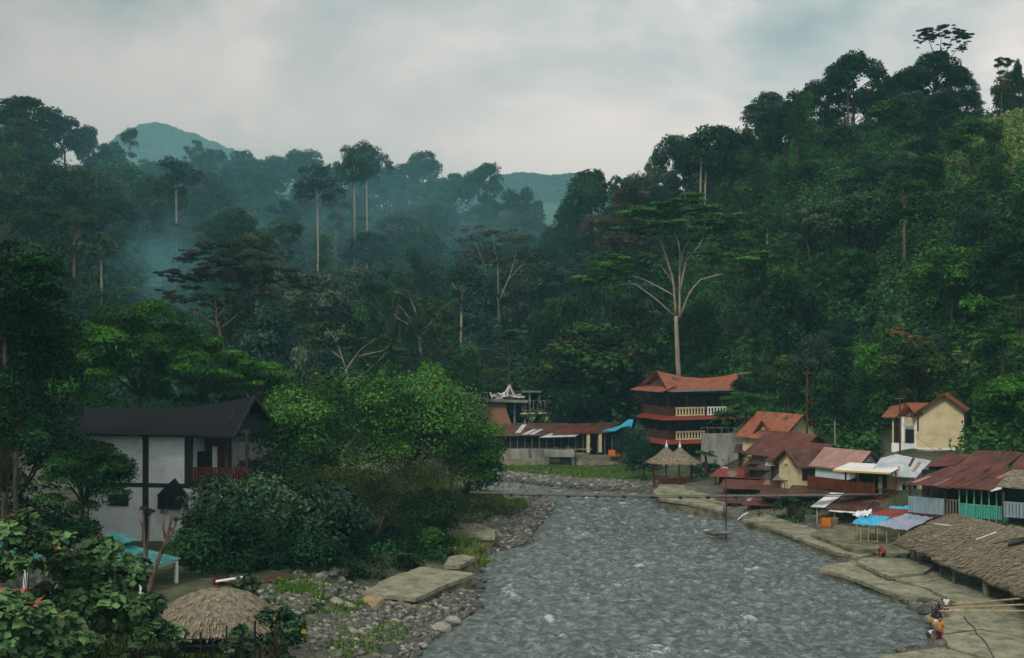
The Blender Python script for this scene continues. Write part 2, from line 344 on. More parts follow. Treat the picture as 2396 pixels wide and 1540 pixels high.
PROF = [
 [(60, 4), (150, 6), (190, 14), (260, 40), (330, 62), (400, 60), (600, 40)],
 [(60, 2), (150, 2), (190, 8), (260, 35), (330, 62), (400, 60), (600, 40)],
 [(60, 2), (160, 2), (190, 5), (260, 30), (330, 61), (400, 56), (600, 30)],
 [(60, 2), (170, 2), (200, 5), (260, 19), (350, 50), (385, 54), (450, 46), (600, 20)],
 [(60, 2), (180, 2), (220, 6), (300, 25), (400, 54), (500, 42), (650, 20)],
 [(60, 2), (190, 2), (250, 8), (350, 30), (450, 55), (550, 46), (700, 20)],
 [(60, .3), (175, .3), (200, 3), (260, 12), (350, 27), (450, 43), (560, 34), (700, 20)],
 [(60, .3), (175, .3), (190, 3), (260, 14), (350, 25), (420, 34), (500, 26), (700, 15)],
 [(60, .3), (178, .3), (190, 4), (230, 14), (320, 29), (400, 30), (500, 20), (700, 15)],
 [(60, .3), (172, .3), (185, 4), (210, 11), (260, 27), (330, 42), (400, 34), (600, 15)],
 [(60, 1.2), (165, 1.2), (185, 6), (205, 12), (250, 33), (300, 53), (360, 46), (600, 15)],
 [(60, 1.2), (142, 1.2), (160, 6), (180, 12), (220, 33), (280, 59), (330, 57), (600, 20)],
 [(60, 1.2), (120, 1.2), (150, 6), (170, 14), (200, 30), (262, 62), (300, 58), (600, 20)],
 [(60, 1.0), (96, 1.0), (110, 4), (130, 5.5), (143, 9), (170, 27), (210, 47), (248, 63), (300, 58), (600, 20)],
 [(60, 1.0), (94, 1.0), (108, 4), (128, 5.5), (140, 9), (168, 27), (205, 47), (243, 62), (300, 60), (600, 20)],
 [(60, 1.0), (88, 1.0), (100, 4), (120, 6), (132, 10), (160, 28), (200, 47), (228, 60), (300, 60), (600, 20)],
 [(60, 1.5), (80, 2), (96, 6), (112, 14), (150, 36), (200, 55), (240, 62), (300, 60), (600, 30)],
 [(60, 8), (80, 14), (112, 24), (150, 40), (200, 55), (240, 62), (300, 60), (600, 30)]]
KD = np.arange(40, 760, 5.0)
TAB = np.array([np.interp(KD, [p[0] for p in pr], [p[1] for p in pr]) for pr in PROF])
LIFT = np.interp(COLX, [-1500, 300, 1000, 1250, 1400, 1500, 1800, 2100, 2300], [1.14, 1.18, 1.27, 1.2, 1.0, 1.05, 1.06, 1.0, 1.0])
TAB = np.where(TAB > 8, 8 + (TAB - 8) * LIFT[:, None], TAB)
for _ in range(2): TAB[:, 1:-1] = 0.25 * TAB[:, :-2] + 0.5 * TAB[:, 1:-1] + 0.25 * TAB[:, 2:]
WL = [(800, 2000), (930, 1600), (975, 1540), (1030, 1480), (1110, 1430), (1140, 1349), (1107, 1306), (1240, 1270), (1250, 1241), (1292, 1200), (1300, 1171), (1234, 1160), (1149, 1148), (900, 1146), (500, 1136)]
WR = [(500, 1108), (900, 1112), (1166, 1126), (1285, 1137), (1399, 1148), (1512, 1152), (1512, 1165), (1654, 1199), (1740, 1225), (1850, 1262), (1985, 1300), (1915, 1333), (2030, 1365), (2110, 1410), (2170, 1445), (2190, 1500), (2045, 1535), (2100, 1560), (2120, 2000)]
RIV = np.array([list(G(*p))[:2] for p in WL + WR])
def poly_dist(poly, x, y):
    """signed distance to a polygon, negative inside"""
    x = np.asarray(x, float); y = np.asarray(y, float); d = np.full(x.shape, 1e9); ins = np.zeros(x.shape, bool)
    for (x0, y0), (x1, y1) in zip(poly, np.roll(poly, -1, 0)):
        ex, ey = x1 - x0, y1 - y0; t = np.clip(((x - x0) * ex + (y - y0) * ey) / (ex * ex + ey * ey + 1e-9), 0, 1)
        d = np.minimum(d, np.hypot(x - x0 - t * ex, y - y0 - t * ey))
        c = ((y0 > y) != (y1 > y)); ins ^= c & (x < ex * (y - y0) / (ey if abs(ey) > 1e-9 else 1e-9) + x0)
    return np.where(ins, -d, d)
def river_dist(x, y): return poly_dist(RIV, x, y)
SLABP = [(np.array([list(G(X, Y, s_[2]))[:2] for X, Y in s_[1]]), s_[2]) for s_ in SLABS]
def ground_z(x, y):
    x = np.asarray(x, float); y = np.asarray(y, float); ys = np.maximum(y, 40)
    X = CX + x / ys * F
    ci = np.clip(np.searchsorted(COLX, X) - 1, 0, len(COLX) - 2); cx = np.array(COLX, float)
    u = np.clip((X - cx[ci]) / (cx[ci + 1] - cx[ci]), 0, 1); u = u * u * (3 - 2 * u)
    dk = np.clip((ys - 40) / 5.0, 0, len(KD) - 1.001); k = dk.astype(int); w = dk - k
    za = TAB[ci, k] * (1 - w) + TAB[ci, k + 1] * w; zb = TAB[ci + 1, k] * (1 - w) + TAB[ci + 1, k + 1] * w
    z = za * (1 - u) + zb * u
    z = np.where(y > 700, 18 + 0 * z, z)
    hill = np.clip((z - 6) / 15, 0, 1); z = z + hill * 7 * fbm(x / 26, y / 26, 3, 4)
    left = np.clip((-x - 3) / 5, 0, 1) * np.clip((60 - y) / 10, 0, 1); z = z + left * 2.6       # the near left bank stands higher
    s = river_dist(x, y); n = fbm(x / 3, y / 3, 9, 3)
    bank = np.where(s > 0, 0.05 + 0.22 * s + 0.5 * n * np.clip(s / 2, 0, 1), -0.25 - 0.3 * np.minimum(-s, 3))
    z = np.where(y < 190, np.minimum(z + 0.25 * n, bank + np.maximum(0, s - 7) * 2.5), z)
    for poly, top in SLABP:
        lo, hi = poly.min(0) - 3, poly.max(0) + 3; m_ = (x > lo[0]) & (x < hi[0]) & (y > lo[1]) & (y < hi[1])
        if m_.any():
            dd = np.where(m_, 9.0, 9.0); dd[m_] = poly_dist(poly, x[m_], y[m_]); z = np.where(dd < 2.5, np.minimum(z, top - (0.62 if top > 1 else 0.28) + 0.5 * np.maximum(0, dd - .5)), z)
    return z
def gz(x, y): return float(ground_z(np.array([x]), np.array([y]))[0])
def axis(lo, hi, step, far, fstep, ends):
    a = list(np.arange(lo, hi, step)); b = [lo - k for k in np.arange(fstep, lo - far[0], fstep)][::-1]; c = list(np.arange(hi, far[1], fstep))
    return np.array([ends[0]] + b + a + c + [ends[1]])
def np_mesh(name, v, f, smooth=False, tone=None):
    me = bpy.data.meshes.new(name); v = np.ascontiguousarray(v, np.float32); f = np.ascontiguousarray(f, np.int32); k = f.shape[1]
    me.vertices.add(len(v)); me.vertices.foreach_set('co', v.ravel())
    me.loops.add(f.size); me.loops.foreach_set('vertex_index', f.ravel())
    me.polygons.add(len(f)); me.polygons.foreach_set('loop_start', np.arange(0, f.size, k, dtype=np.int32))
    try: me.polygons.foreach_set('loop_total', np.full(len(f), k, np.int32))
    except Exception: pass
    if smooth: me.polygons.foreach_set('use_smooth', np.ones(len(f), bool))
    if tone is not None:
        a = me.color_attributes.new('tone', 'FLOAT_COLOR', 'POINT'); a.data.foreach_set('color', np.ascontiguousarray(tone, np.float32).ravel())
    me.update(); return me
def grid_faces(m, k):
    i, j = np.meshgrid(np.arange(m - 1), np.arange(k - 1), indexing='ij'); a = (i * k + j).ravel()
    return np.stack([a, a + k, a + k + 1, a + 1], 1)
xs = axis(-46, 62, 0.75, (-420, 460), 7, (-4000, 4000)); ys = axis(44, 196, 0.75, (-60, 720), 7, (-3000, 5000))
gx, gy = np.meshgrid(xs, ys, indexing='ij'); gzz = ground_z(gx, gy)
sd = river_dist(gx, gy)
tone = np.zeros((gx.size, 4), np.float32)
gm = np.clip(1.25 - (sd.ravel() / 7.0) + 0.9 * fbm(gx.ravel() / 4, gy.ravel() / 4, 21, 3), 0, 1) * (gy.ravel() < 185)
wet = np.clip(1.2 - sd.ravel() / 1.1, 0, 1)
tone[:, 0] = gm; tone[:, 1] = wet; tone[:, 3] = 1
def ground_mat():
    m = bpy.data.materials.new('earth and gravel'); m.use_nodes = True; t = m.node_tree; b = t.nodes['Principled BSDF']
    a = N(t, 'ShaderNodeAttribute', attribute_name='tone'); s = N(t, 'ShaderNodeSeparateColor'); t.links.new(a.outputs['Color'], s.inputs[0])
    c = N(t, 'ShaderNodeTexCoord')
    n = N(t, 'ShaderNodeTexNoise'); n.inputs['Scale'].default_value = 0.35; n.inputs['Detail'].default_value = 8; t.links.new(c.outputs['Object'], n.inputs['Vector'])
    soil = ramp(t, [(0.35, (0.018, 0.032, 0.012)), (0.5, (0.045, 0.06, 0.022)), (0.65, (0.10, 0.09, 0.05))]); t.links.new(n.outputs['Fac'], soil.inputs[0])
    v = N(t, 'ShaderNodeTexVoronoi'); v.inputs['Scale'].default_value = 3.0; t.links.new(c.outputs['Object'], v.inputs['Vector'])
    sc = N(t, 'ShaderNodeSeparateColor'); t.links.new(v.outputs['Color'], sc.inputs[0])
    gr = ramp(t, [(0.0, (0.05, 0.048, 0.034)), (0.5, (0.12, 0.112, 0.08)), (1.0, (0.23, 0.215, 0.165))]); t.links.new(sc.outputs[0], gr.inputs[0])
    g2 = mixc(t, s.outputs[1], gr.outputs[0], (0.045, 0.042, 0.032))
    fin = mixc(t, s.outputs[0], soil.outputs[0], g2)
    t.links.new(fin, b.inputs['Base Color']); b.inputs['Roughness'].default_value = 0.9
    bp = N(t, 'ShaderNodeBump'); bp.inputs['Distance'].default_value = 0.15; t.links.new(v.outputs['Distance'], bp.inputs['Height']); bp.invert = True
    t.links.new(bp.outputs[0], b.inputs['Normal']); return m
me = np_mesh('ground', np.stack([gx.ravel(), gy.ravel(), gzz.ravel()], 1), grid_faces(*gx.shape), True, tone)
tag(link('ground', me, ground_mat()), kind='structure')

# ------------------------------------------------------------ river
def river_mat():
    m = bpy.data.materials.new('river water'); m.use_nodes = True; t = m.node_tree; b = t.nodes['Principled BSDF']
    a = N(t, 'ShaderNodeAttribute', attribute_name='tone'); s = N(t, 'ShaderNodeSeparateColor'); t.links.new(a.outputs['Color'], s.inputs[0])
    c = N(t, 'ShaderNodeTexCoord')
    n = N(t, 'ShaderNodeTexNoise'); n.inputs['Scale'].default_value = 6.5; n.inputs['Detail'].default_value = 7; n.inputs['Roughness'].default_value = .7
    t.links.new(c.outputs['Object'], n.inputs['Vector'])
    ad = N(t, 'ShaderNodeMath', operation='ADD'); t.links.new(n.outputs['Fac'], ad.inputs[0]); t.links.new(s.outputs[0], ad.inputs[1])
    fm = ramp(t, [(0.80, (0, 0, 0)), (1.0, (1, 1, 1))]); t.links.new(ad.outputs[0], fm.inputs[0])
    n5 = N(t, 'ShaderNodeTexNoise'); n5.inputs['Scale'].default_value = 1.25; n5.inputs['Detail'].default_value = 9; n5.inputs['Roughness'].default_value = .78; n5.inputs['Distortion'].default_value = .6; t.links.new(c.outputs['Object'], n5.inputs['Vector'])
    glints = ramp(t, [(0.35, (0.012, 0.022, 0.022)), (0.49, (0.090, 0.112, 0.106)), (0.64, (0.31, 0.35, 0.34))]); t.links.new(n5.outputs['Fac'], glints.inputs[0])    # silty water, with silvery sky glints and dark ripples painted into its colour
    base = mixc(t, 0.25, glints.outputs[0], (0.06, 0.075, 0.07))
    t.links.new(mixc(t, fm.outputs[0], base, (0.50, 0.54, 0.54)), b.inputs['Base Color'])
    rr = N(t, 'ShaderNodeMapRange'); rr.inputs[3].default_value = 0.05; rr.inputs[4].default_value = 0.8; t.links.new(fm.outputs[0], rr.inputs[0]); t.links.new(rr.outputs[0], b.inputs['Roughness'])
    b.inputs['IOR'].default_value = 1.36
    bp = N(t, 'ShaderNodeBump'); bp.inputs['Strength'].default_value = 0.6; bp.inputs['Distance'].default_value = 0.14; t.links.new(n.outputs['Fac'], bp.inputs['Height']); t.links.new(bp.outputs[0], b.inputs['Normal'])
    return m
wx = np.concatenate([np.arange(-62, -16, 0.5), np.arange(-16, 34, 0.15), np.arange(34, 44, .5)]); wy = np.concatenate([np.arange(34, 64, 0.6), np.arange(64, 115, 0.15), np.arange(115, 178, 0.24)])
WX, WY = np.meshgrid(wx, wy, indexing='ij'); ws = river_dist(WX, WY)
q = 0.55 * fbm(WX / 4, WY / 4, 51, 2)
wz = 0.50 * fbm(WX / 0.75 + q, WY / 0.95 + q, 31, 3, 0.62) + 0.34 * fbm(WX / 2.2 + q, WY / 3.0, 41, 2)
wz = np.where(ws < 0, wz * np.clip(-ws / 1.5, 0.25, 1), wz * 0.25)
rough_w = np.clip(fbm(WX / 9, WY / 13, 61, 3) * 1.5 + 0.35, 0, 1)
crest = np.clip((wz - 0.05) * 2.9, 0, 0.5) * (0.62 + 0.42 * rough_w)
rap = np.exp(-((WY - 140) / 9.0) ** 2) * 0.14
tn = np.zeros((WX.size, 4), np.float32); tn[:, 0] = (crest + rap * np.clip(0.5 + 2 * fbm(WX / 2, WY / 2, 71, 3), 0, 1)).ravel(); tn[:, 1] = rough_w.ravel(); tn[:, 3] = 1
MIDROCKS = [(1390, 1310, .55), (1490, 1283, .3), (1362, 1398, .4), (1278, 1442, .5), (1210, 1482, .75), (1640, 1430, .3), (1860, 1470, .3), (2060, 1448, .3), (1500, 1322, .25), (1560, 1345, .28), (1440, 1360, .22), (1720, 1400, .26), (1600, 1385, .22), (1330, 1245, .3), (1930, 1395, .28), (1480, 1455, .3), (1750, 1330, .22), (1420, 1230, .25), (1560, 1510, .3), (1880, 1420, .24)]
for X_, Y_, s_ in MIDROCKS:                                           # broken water round and below each stone
    p_ = G(X_, Y_, .1); dy_ = p_.y - WY; dx_ = WX - p_.x; wake = np.exp(-(dx_ / (.5 + s_ + .12 * np.abs(dy_))) ** 2) * np.where(dy_ > -s_ * .6, np.exp(-np.maximum(dy_, 0) / (2.2 + 2 * s_)), 0) * (.55 + .9 * vn(WX / .5, WY / .7, 83)) * .27
    tn[:, 0] += wake.ravel()
keep = (ws < 1.6)
ff = grid_faces(*WX.shape); ff = ff[keep.ravel()[ff].any(1)]
used = np.unique(ff); remap = np.full(WX.size, -1); remap[used] = np.arange(len(used))
vv = np.stack([WX.ravel(), WY.ravel(), wz.ravel()], 1)[used]
tag(link('river', np_mesh('river', vv, remap[ff], True, tn[used]), river_mat()), kind='structure')
# ------------------------------------------------------------ foliage
def rdir(n, up=0.75):
    d = rng.normal(size=(n, 3)); d /= np.linalg.norm(d, axis=1, keepdims=True) + 1e-9
    f = (rng.random(n) < up) & (d[:, 2] < 0); d[f, 2] *= -1; return d
def leaf_mesh(name, c, nrm, size, asp=0.55, tone=None, droop=0.25):
    """one four-cornered bent leaf (or leaf spray) at each centre"""
    n = len(c); nrm = nrm / (np.linalg.norm(nrm, axis=1, keepdims=True) + 1e-9)
    r = rng.normal(size=(n, 3)); t = np.cross(nrm, r); t /= np.linalg.norm(t, axis=1, keepdims=True) + 1e-9
    b = np.cross(nrm, t); L = size[:, None] * 0.5; w = L * asp
    v = np.stack([c - t * L, c + b * w - nrm * L * droop * 0.3, c + t * L - nrm * L * droop, c - b * w + nrm * L * droop * 0.2], 1).reshape(-1, 3)
    f = np.arange(4 * n).reshape(n, 4)
    tt = np.zeros((n, 4), np.float32); tt[:, 0] = tone if tone is not None else rng.random(n); tt[:, 1] = rng.random(n); tt[:, 3] = 1
    return np_mesh(name, v, f, False, np.repeat(tt, 4, 0))
def clump_leaves(cl, n, leaf, up=0.7, shell=0.6, upn=0.5):
    """leaves over the shells of clumps cl = rows (x, y, z, rx, ry, rz)"""
    cl = np.asarray(cl, float); w = (cl[:, 3] * cl[:, 4]) ** 0.9 + 1e-6; k = rng.choice(len(cl), n, p=w / w.sum())
    d = rdir(n, up); rad = shell + (1 - shell) * rng.random(n) ** 0.6; rad *= 0.85 + 0.3 * rng.random(n)
    c = cl[k, :3] + d * cl[k, 3:6] * rad[:, None]
    nr = d * 0.7 + np.array([0, 0, upn]) + rng.normal(size=(n, 3)) * 0.42
    ct = rng.random(len(cl)); tone = np.clip(0.65 * ct[k] + 0.45 * rng.random(n) - 0.05, 0, 1)
    return c, nr, leaf * (0.6 + 0.8 * rng.random(n)), tone
def crown_clumps(R_, hz, n, cs, z0=0.0, lower=0.25, sq=0.75):
    d = rdir(n, 1 - lower); rr = 0.55 + 0.45 * rng.random(n) ** 0.5
    p = d * np.array([R_, R_, hz]) * rr[:, None] * 0.86; p[:, 2] += z0
    s = cs * (0.6 + 0.8 * rng.random(n))
    return np.column_stack([p, s, s, s * sq])
def cmesh(name, cl, n, leaf, **k):
    c, nr, s, t = clump_leaves(cl, n, leaf, **k); return leaf_mesh(name, c, nr, s, 0.55, t)
def branch_mesh(name, base, fork, tips, r0, wob=0.5, n=5):
    """trunk from base to fork with limbs to the tips"""
    b = MB(); base, fork = V(base), V(fork)
    mid = lerp(base, fork, .5) + V((random.uniform(-1, 1), random.uniform(-1, 1), 0)) * wob * .5
    b.tube([base - V((0, 0, .6)), base, mid, fork], [r0 * 1.35, r0 * 1.1, r0 * .85, r0 * .62], 7)
    for tp in tips:
        tp = V(tp); m1 = lerp(fork, tp, .45) + V((random.uniform(-1, 1), random.uniform(-1, 1), random.uniform(-.2, .9))) * wob
        b.tube([fork - V((0, 0, r0)), m1, tp], [r0 * .5, r0 * .3, r0 * .08], n)
    me = bpy.data.meshes.new(name); me.from_pydata(b.v, [], b.f); me.update()
    for p in me.polygons: p.use_smooth = True
    return me

PROTO = {}
def proto(kind, crown, trunk, w, h, bark='dark bark'):
    trunk.materials.append(MATS[bark]); crown.materials.append(MATS['deep green']); PROTO.setdefault(kind, []).append((crown, trunk, w, h))
def P_dome(leafn=7500, leaf=0.75):
    h, R_ = 20.0, 7.5; cl = crown_clumps(R_, 7.6, 40, 2.3, h - 8.2, .35); cl[:4, 2] = h - 1.9; cl[:4, :2] *= .4
    proto('dome', cmesh('crown', cl, leafn, leaf), branch_mesh('trunk', (0, 0, 0), (0, 0, 10), cl[rng.choice(40, 7), :3], .4), 15, h)
def P_tall(leafn=4200, leaf=0.7):
    h = 32.0; cl = np.vstack([crown_clumps(5.6, 5.0, 17, 2.1, h - 6), crown_clumps(3.0, 2.5, 5, 1.4, h - 13)])
    proto('tall', cmesh('crown', cl, leafn, leaf), branch_mesh('trunk', (0, 0, 0), (.3, 0, 22), cl[rng.choice(17, 7), :3], .5, .6), 11.5, h, 'pale bark')
def P_cone(leafn=5600, leaf=0.7):
    h = 26.0; rows = []
    for i in range(34):
        z = h * (i + 1) / 35; r = (5.2 * (1 - (z / h) ** 1.6) + 2.0) * random.uniform(.3, .8); a = random.uniform(0, 6.28); s = random.uniform(1.4, 2.6)
        rows.append((r * math.cos(a), r * math.sin(a), z - 1, s, s, s * 1.1))
    proto('draped', cmesh('crown', rows, leafn, leaf, up=.55), branch_mesh('trunk', (0, 0, 0), (0, 0, 20), [r[:3] for r in rows[20:26]], .45), 12, h)
def P_flat(leafn=4200, leaf=0.55, layers=15):
    h, R_ = 18.0, 8.0; rows = []
    for i in range(layers):
        a, r = random.uniform(0, 6.28), R_ * math.sqrt(random.random()) * .85; s = random.uniform(1.6, 3.0)
        rows.append((r * math.cos(a), r * math.sin(a), h - 1 - 2.2 * (r / R_) ** 2 - random.choice((0, 0, 1.6, 3.4)), s, s, s * .2))
    proto('flat', cmesh('crown', rows, leafn, leaf, upn=1.1, shell=.2), branch_mesh('trunk', (0, 0, 0), (0, 0, 9), [r[:3] for r in rows], .35, .8), 16, h, 'brown bark')
def P_sparse(leafn=4200, leaf=0.55):
    h, R_ = 18.0, 6.5; cl = crown_clumps(R_, 6, 30, 1.25, h - 6.3, .3)
    proto('sparse', cmesh('crown', cl, leafn, leaf, shell=.3), branch_mesh('trunk', (0, 0, 0), (0, 0, 8), cl[:8, :3], .26, 1.2), 13, h, 'brown bark')
def P_bush(leafn=3200, leaf=0.42):
    R_ = 3.2; cl = crown_clumps(R_, 2.6, 18, 1.25, 2.3, .35); 
    proto('bush', cmesh('crown', cl, leafn, leaf), branch_mesh('trunk', (0, 0, 0), (0, 0, 1.2), cl[:6, :3], .12, .3), 6.6, 5.3)
def P_low(leafn=5600, leaf=0.42):
    h, R_ = 9.0, 4.6; cl = crown_clumps(R_, 3.9, 26, 1.5, 4.8, .4)
    proto('low', cmesh('crown', cl, leafn, leaf), branch_mesh('trunk', (0, 0, 0), (0, 0, 3.5), cl[:7, :3], .22, .4), 10, h)
for _ in range(4): P_dome()
for _ in range(3): P_tall()
for _ in range(2): P_cone()
for _ in range(3): P_flat()
for _ in range(3): P_sparse()
for _ in range(3): P_bush()
for _ in range(4): P_low()

def palm_meshes(nf=16, L=3.6, h=7.0, nl=26, stiff=.35, fan=False):
    cs, ns, ss = [], [], []; vs, fs = [], []; b = MB()
    for i in range(nf):
        a = 6.283 * i / nf + random.uniform(-.15, .15); el = random.uniform(.15, 1.25); d = V((math.cos(a), math.sin(a), 0)); path = []
        for k in range(7):
            t = k / 6; path.append(V((0, 0, h)) + d * (L * t * math.cos(el * (1 - .35 * t))) + V((0, 0, L * t * math.sin(el) - stiff * 3.2 * L * t * t * .5)))
        b.tube(path, [.05, .045, .04, .03, .025, .02, .01], 4)
        side = d.cross(V((0, 0, 1)))
        for k in range(nl):
            t = .12 + .88 * k / nl; q = min(5, int(t * 6)); p = lerp(path[q], path[q + 1], t * 6 - q); fw = (path[q + 1] - path[q]).normalized()
            ll = L * .30 * math.sin(3.14 * min(.97, t * .85 + .12)) + .08
            for sgn in (-1, 1):
                tip = p + side * sgn * ll * .8 + fw * ll * .5 - V((0, 0, ll * random.uniform(.15, .5))); w = .055
                o = len(vs); vs += [tuple(p - fw * w), tuple(lerp(p, tip, .5) - fw * w * 1.3), tuple(tip), tuple(lerp(p, tip, .5) + fw * w * 1.3)]; fs.append((o, o + 1, o + 2, o + 3))
    o = len(vs); vs += b.v; fs += [tuple(i + o for i in f) for f in b.f if len(f) == 4]
    n = len(vs); tn = np.zeros((n, 4), np.float32); tn[:, 0] = np.repeat(rng.random(n // 4 + 1), 4)[:n]; tn[:, 1] = 1; tn[:, 3] = 1
    tr = MB().tube([(0, 0, -.5), (.1, 0, h * .5), (0, 0, h)], [.2, .15, .13], 7); tm = bpy.data.meshes.new('trunk'); tm.from_pydata(tr.v, [], tr.f)
    return np_mesh('crown', np.array(vs), np.array(fs), False, tn), tm

def add_tree(kind, loc, height, tint, label, group=None, width=None, rz=None, name=None, cat='tree', idx=None, bark=None):
    c, t, w, h = PROTO[kind][idx if idx is not None else random.randrange(len(PROTO[kind]))]
    o = empty(name or ('shrub' if kind == 'bush' else 'forest_tree'), loc, random.uniform(0, 6.28) if rz is None else rz, label, cat, group)
    s = height / h; sw = (width / w) if width else s * random.uniform(.9, 1.12); o.scale = (sw, sw, s)
    co = link('crown', c, None, o); to = link('trunk', t, None, o)
    co.material_slots[0].link = 'OBJECT'; co.material_slots[0].material = MATS[tint]
    if bark: to.material_slots[0].link = 'OBJECT'; to.material_slots[0].material = MATS[bark]
    return o
def px_tree(kind, X, Yt, d, wpx, tint, label, Yb=None, group=None, **k):
    """tree whose crown top is at photo pixel (X, Yt), wpx wide, standing d metres away"""
    x = (X - CX) / F * d; zb = gz(x, d) if Yb is None else H + (HY - Yb) / F * d; zt = H + (HY - Yt) / F * d
    return add_tree(kind, (x, d, zb - .1), max(1.0, zt - zb + .1), tint, label, group, width=wpx * d / F, **k)

# ------------------------------------------------------------ the forest on both hillsides
LANDMARKS = [(60, 300, 'near the top of the left hill'), (230, 320, 'on the left ridge beside the distant peak'), (420, 380, 'below the distant blue peak'), (620, 400, 'on the ridge right of the distant blue peak'),
 (850, 440, 'around the twin pale trunks on the left ridge'), (1000, 440, 'below the middle of the skyline'), (1180, 470, 'by the gap in the skyline'), (130, 520, 'halfway up the left hill'), (400, 560, 'above the drifting smoke'),
 (650, 560, 'behind the brown layered tree'), (960, 600, 'in the middle of the left hillside'), (1180, 640, 'beside the reddish bare tree'), (120, 660, 'low on the left hill above the dark tree'), (330, 660, 'in the drifting smoke'),
 (620, 760, 'on the valley floor behind the white house'), (900, 780, 'on the valley floor above the river bushes'), (1150, 800, 'above the collapsed white roof'), (1380, 560, 'at the foot of the conical vine tree'),
 (1330, 800, 'beside the orange flecked tree'), (1560, 380, 'at the left shoulder of the right hill'), (1700, 380, 'upper right hill around the tall twin trunks'), (1900, 300, 'near the top of the right hill'),
 (2150, 260, 'under the umbrella tree on the right summit'), (2340, 300, 'by the bright grassy slope at top right'), (1720, 620, 'right of the pale limbed giant'), (1900, 560, 'in the middle of the right hillside'),
 (2120, 520, 'on the right hillside below the summit'), (2330, 520, 'on the right hillside at the picture edge'), (1780, 800, 'above the orange roofed guest house'), (2000, 780, 'on the lower right hillside'),
 (2150, 800, 'above the yellow house'), (2330, 800, 'on the lower right slope by the palm'), (1950, 930, 'behind the village houses'), (2330, 960, 'right of the yellow house'), (1480, 640, 'left of the pale limbed giant'), (1580, 740, 'behind the guest house')]
KINDTXT = {'dome': 'broad rounded {} tree', 'tall': 'tall {} tree with bare straight trunk', 'draped': 'narrow vine draped {} tree', 'flat': 'flat layered {} tree', 'sparse': 'thin leaved {} tree showing pale branches', 'low': 'bushy {} tree', 'bush': 'low {} shrub'}
USED = {}
AUTO = []
def auto_label(kind, tint, p):
    X, Y = to_px(p); lm = min(LANDMARKS, key=lambda l: (l[0] - X) ** 2 + ((l[1] - Y) * 1.2) ** 2)
    return KINDTXT[kind].format(tint) + ' ' + lm[2]
def near_any(p, pts, r):
    return any((p[0] - q[0]) ** 2 + (p[1] - q[1]) ** 2 < r * r for q in pts)
def scatter(region, n_try, space, seed):
    r = np.random.default_rng(seed); pts = []
    while n_try > 0:
        n_try -= 1; d = r.uniform(region[2], region[3]); X = r.uniform(region[0], region[1]); x = (X - CX) / F * d
        sp = space(X, d)
        if sp is None: continue
        if not near_any((x, d), pts, sp): pts.append((x, d))
    return pts
TREES = []
def visible_front(x, d):
    """standing on a slope that faces the camera, or only just over its brow"""
    z = gz(x, d); k = .86; return gz(x * k, d * k) * 1.0 < z + 3
def left_space(X, d):
    if X > 1480 and d > 250: return 13
    return 9.5 if d < 240 else (12.0 if d < 300 else 13.5)
for x, d in scatter((-60, 1520, 196, 470), 9000, left_space, 3):
    X = CX + x / d * F; z = gz(x, d)
    if X > 1230 and d < 235: continue
    if X < 330 and d > 372 or X < 700 and d > 425: continue
    rr = random.random(); ridge = z > 44
    if d < 240: kind = random.choice(['low', 'low', 'dome', 'flat', 'sparse']); h = random.uniform(8, 14)
    elif rr < .58: kind = 'dome'; h = random.uniform(13, 21)
    elif rr < .67: kind = 'tall'; h = random.uniform(20, 27)
    elif rr < .84: kind = 'draped'; h = random.uniform(16, 23)
    elif rr < .92: kind = 'sparse'; h = random.uniform(13, 19)
    else: kind = 'flat'; h = random.uniform(11, 17)
    if ridge: h *= .82
    tint = random.choices(['deep green', 'mid green', 'blue green', 'olive green', 'rusty brown', 'grey green'], [4, 4, 4, 2, 1.2 if d < 380 and X > 650 else .35, 1.1])[0]
    TREES.append((kind, x, d, z, h, tint, 'trees of the left hill forest'))
def right_space(X, d):
    x = (X - CX) / F * d; z = gz(x, d)
    if z < 6.5 or (X > 2225 and z > 43 and d < 243): return None
    if X < 1480: return None
    return 7.4 if d < 200 else 9.0
for x, d in scatter((1480, 2560, 118, 330), 9000, right_space, 8):
    X = CX + x / d * F; z = gz(x, d)
    if not visible_front(x, d): continue
    rr = random.random()
    if rr < .40: kind = 'low'; h = random.uniform(5.5, 9.5)
    elif rr < .66: kind = 'dome'; h = random.uniform(8, 13)
    elif rr < .78: kind = 'draped'; h = random.uniform(8, 13)
    elif rr < .86: kind = 'tall'; h = random.uniform(11, 16)
    elif rr < .93: kind = 'sparse'; h = random.uniform(7, 11)
    else: kind = 'flat'; h = random.uniform(7, 11)
    if z > 50: h *= 1.15
    tint = random.choices(['deep green', 'mid green', 'bright green', 'olive green', 'blue green', 'grey green'], [4, 5, 1.6, 2.0, 1.0, .7])[0]
    TREES.append((kind, x, d, z, h, tint, 'trees of the right hill forest'))
print('scattered', len(TREES))
from collections import defaultdict
bylab = defaultdict(list)
for i, tr in enumerate(TREES): bylab[auto_label(tr[0], tr[5].replace('rusty brown', 'rusty'), (tr[1], tr[2], tr[3] + tr[4] * .8))].append(i)
ORD = ['leftmost', 'second from the left', 'third from the left', 'fourth from the left', 'fifth from the left', 'sixth from the left']
for lab, ids in bylab.items():
    ids.sort(key=lambda i: TREES[i][1] / TREES[i][2])
    for k, i in enumerate(ids):
        kind, x, d, z, h, tint, grp = TREES[i]
        l = lab if len(ids) == 1 else (('left' if k == 0 else 'right') + ' one of two: ' + lab if len(ids) == 2 else ORD[min(k, 5)] + ' ' + lab)
        add_tree(kind, (x, d, z - .4), h, tint, ' '.join(l.split()[:16]), grp, bark='brown bark' if kind == 'tall' and random.random() < .75 else None)

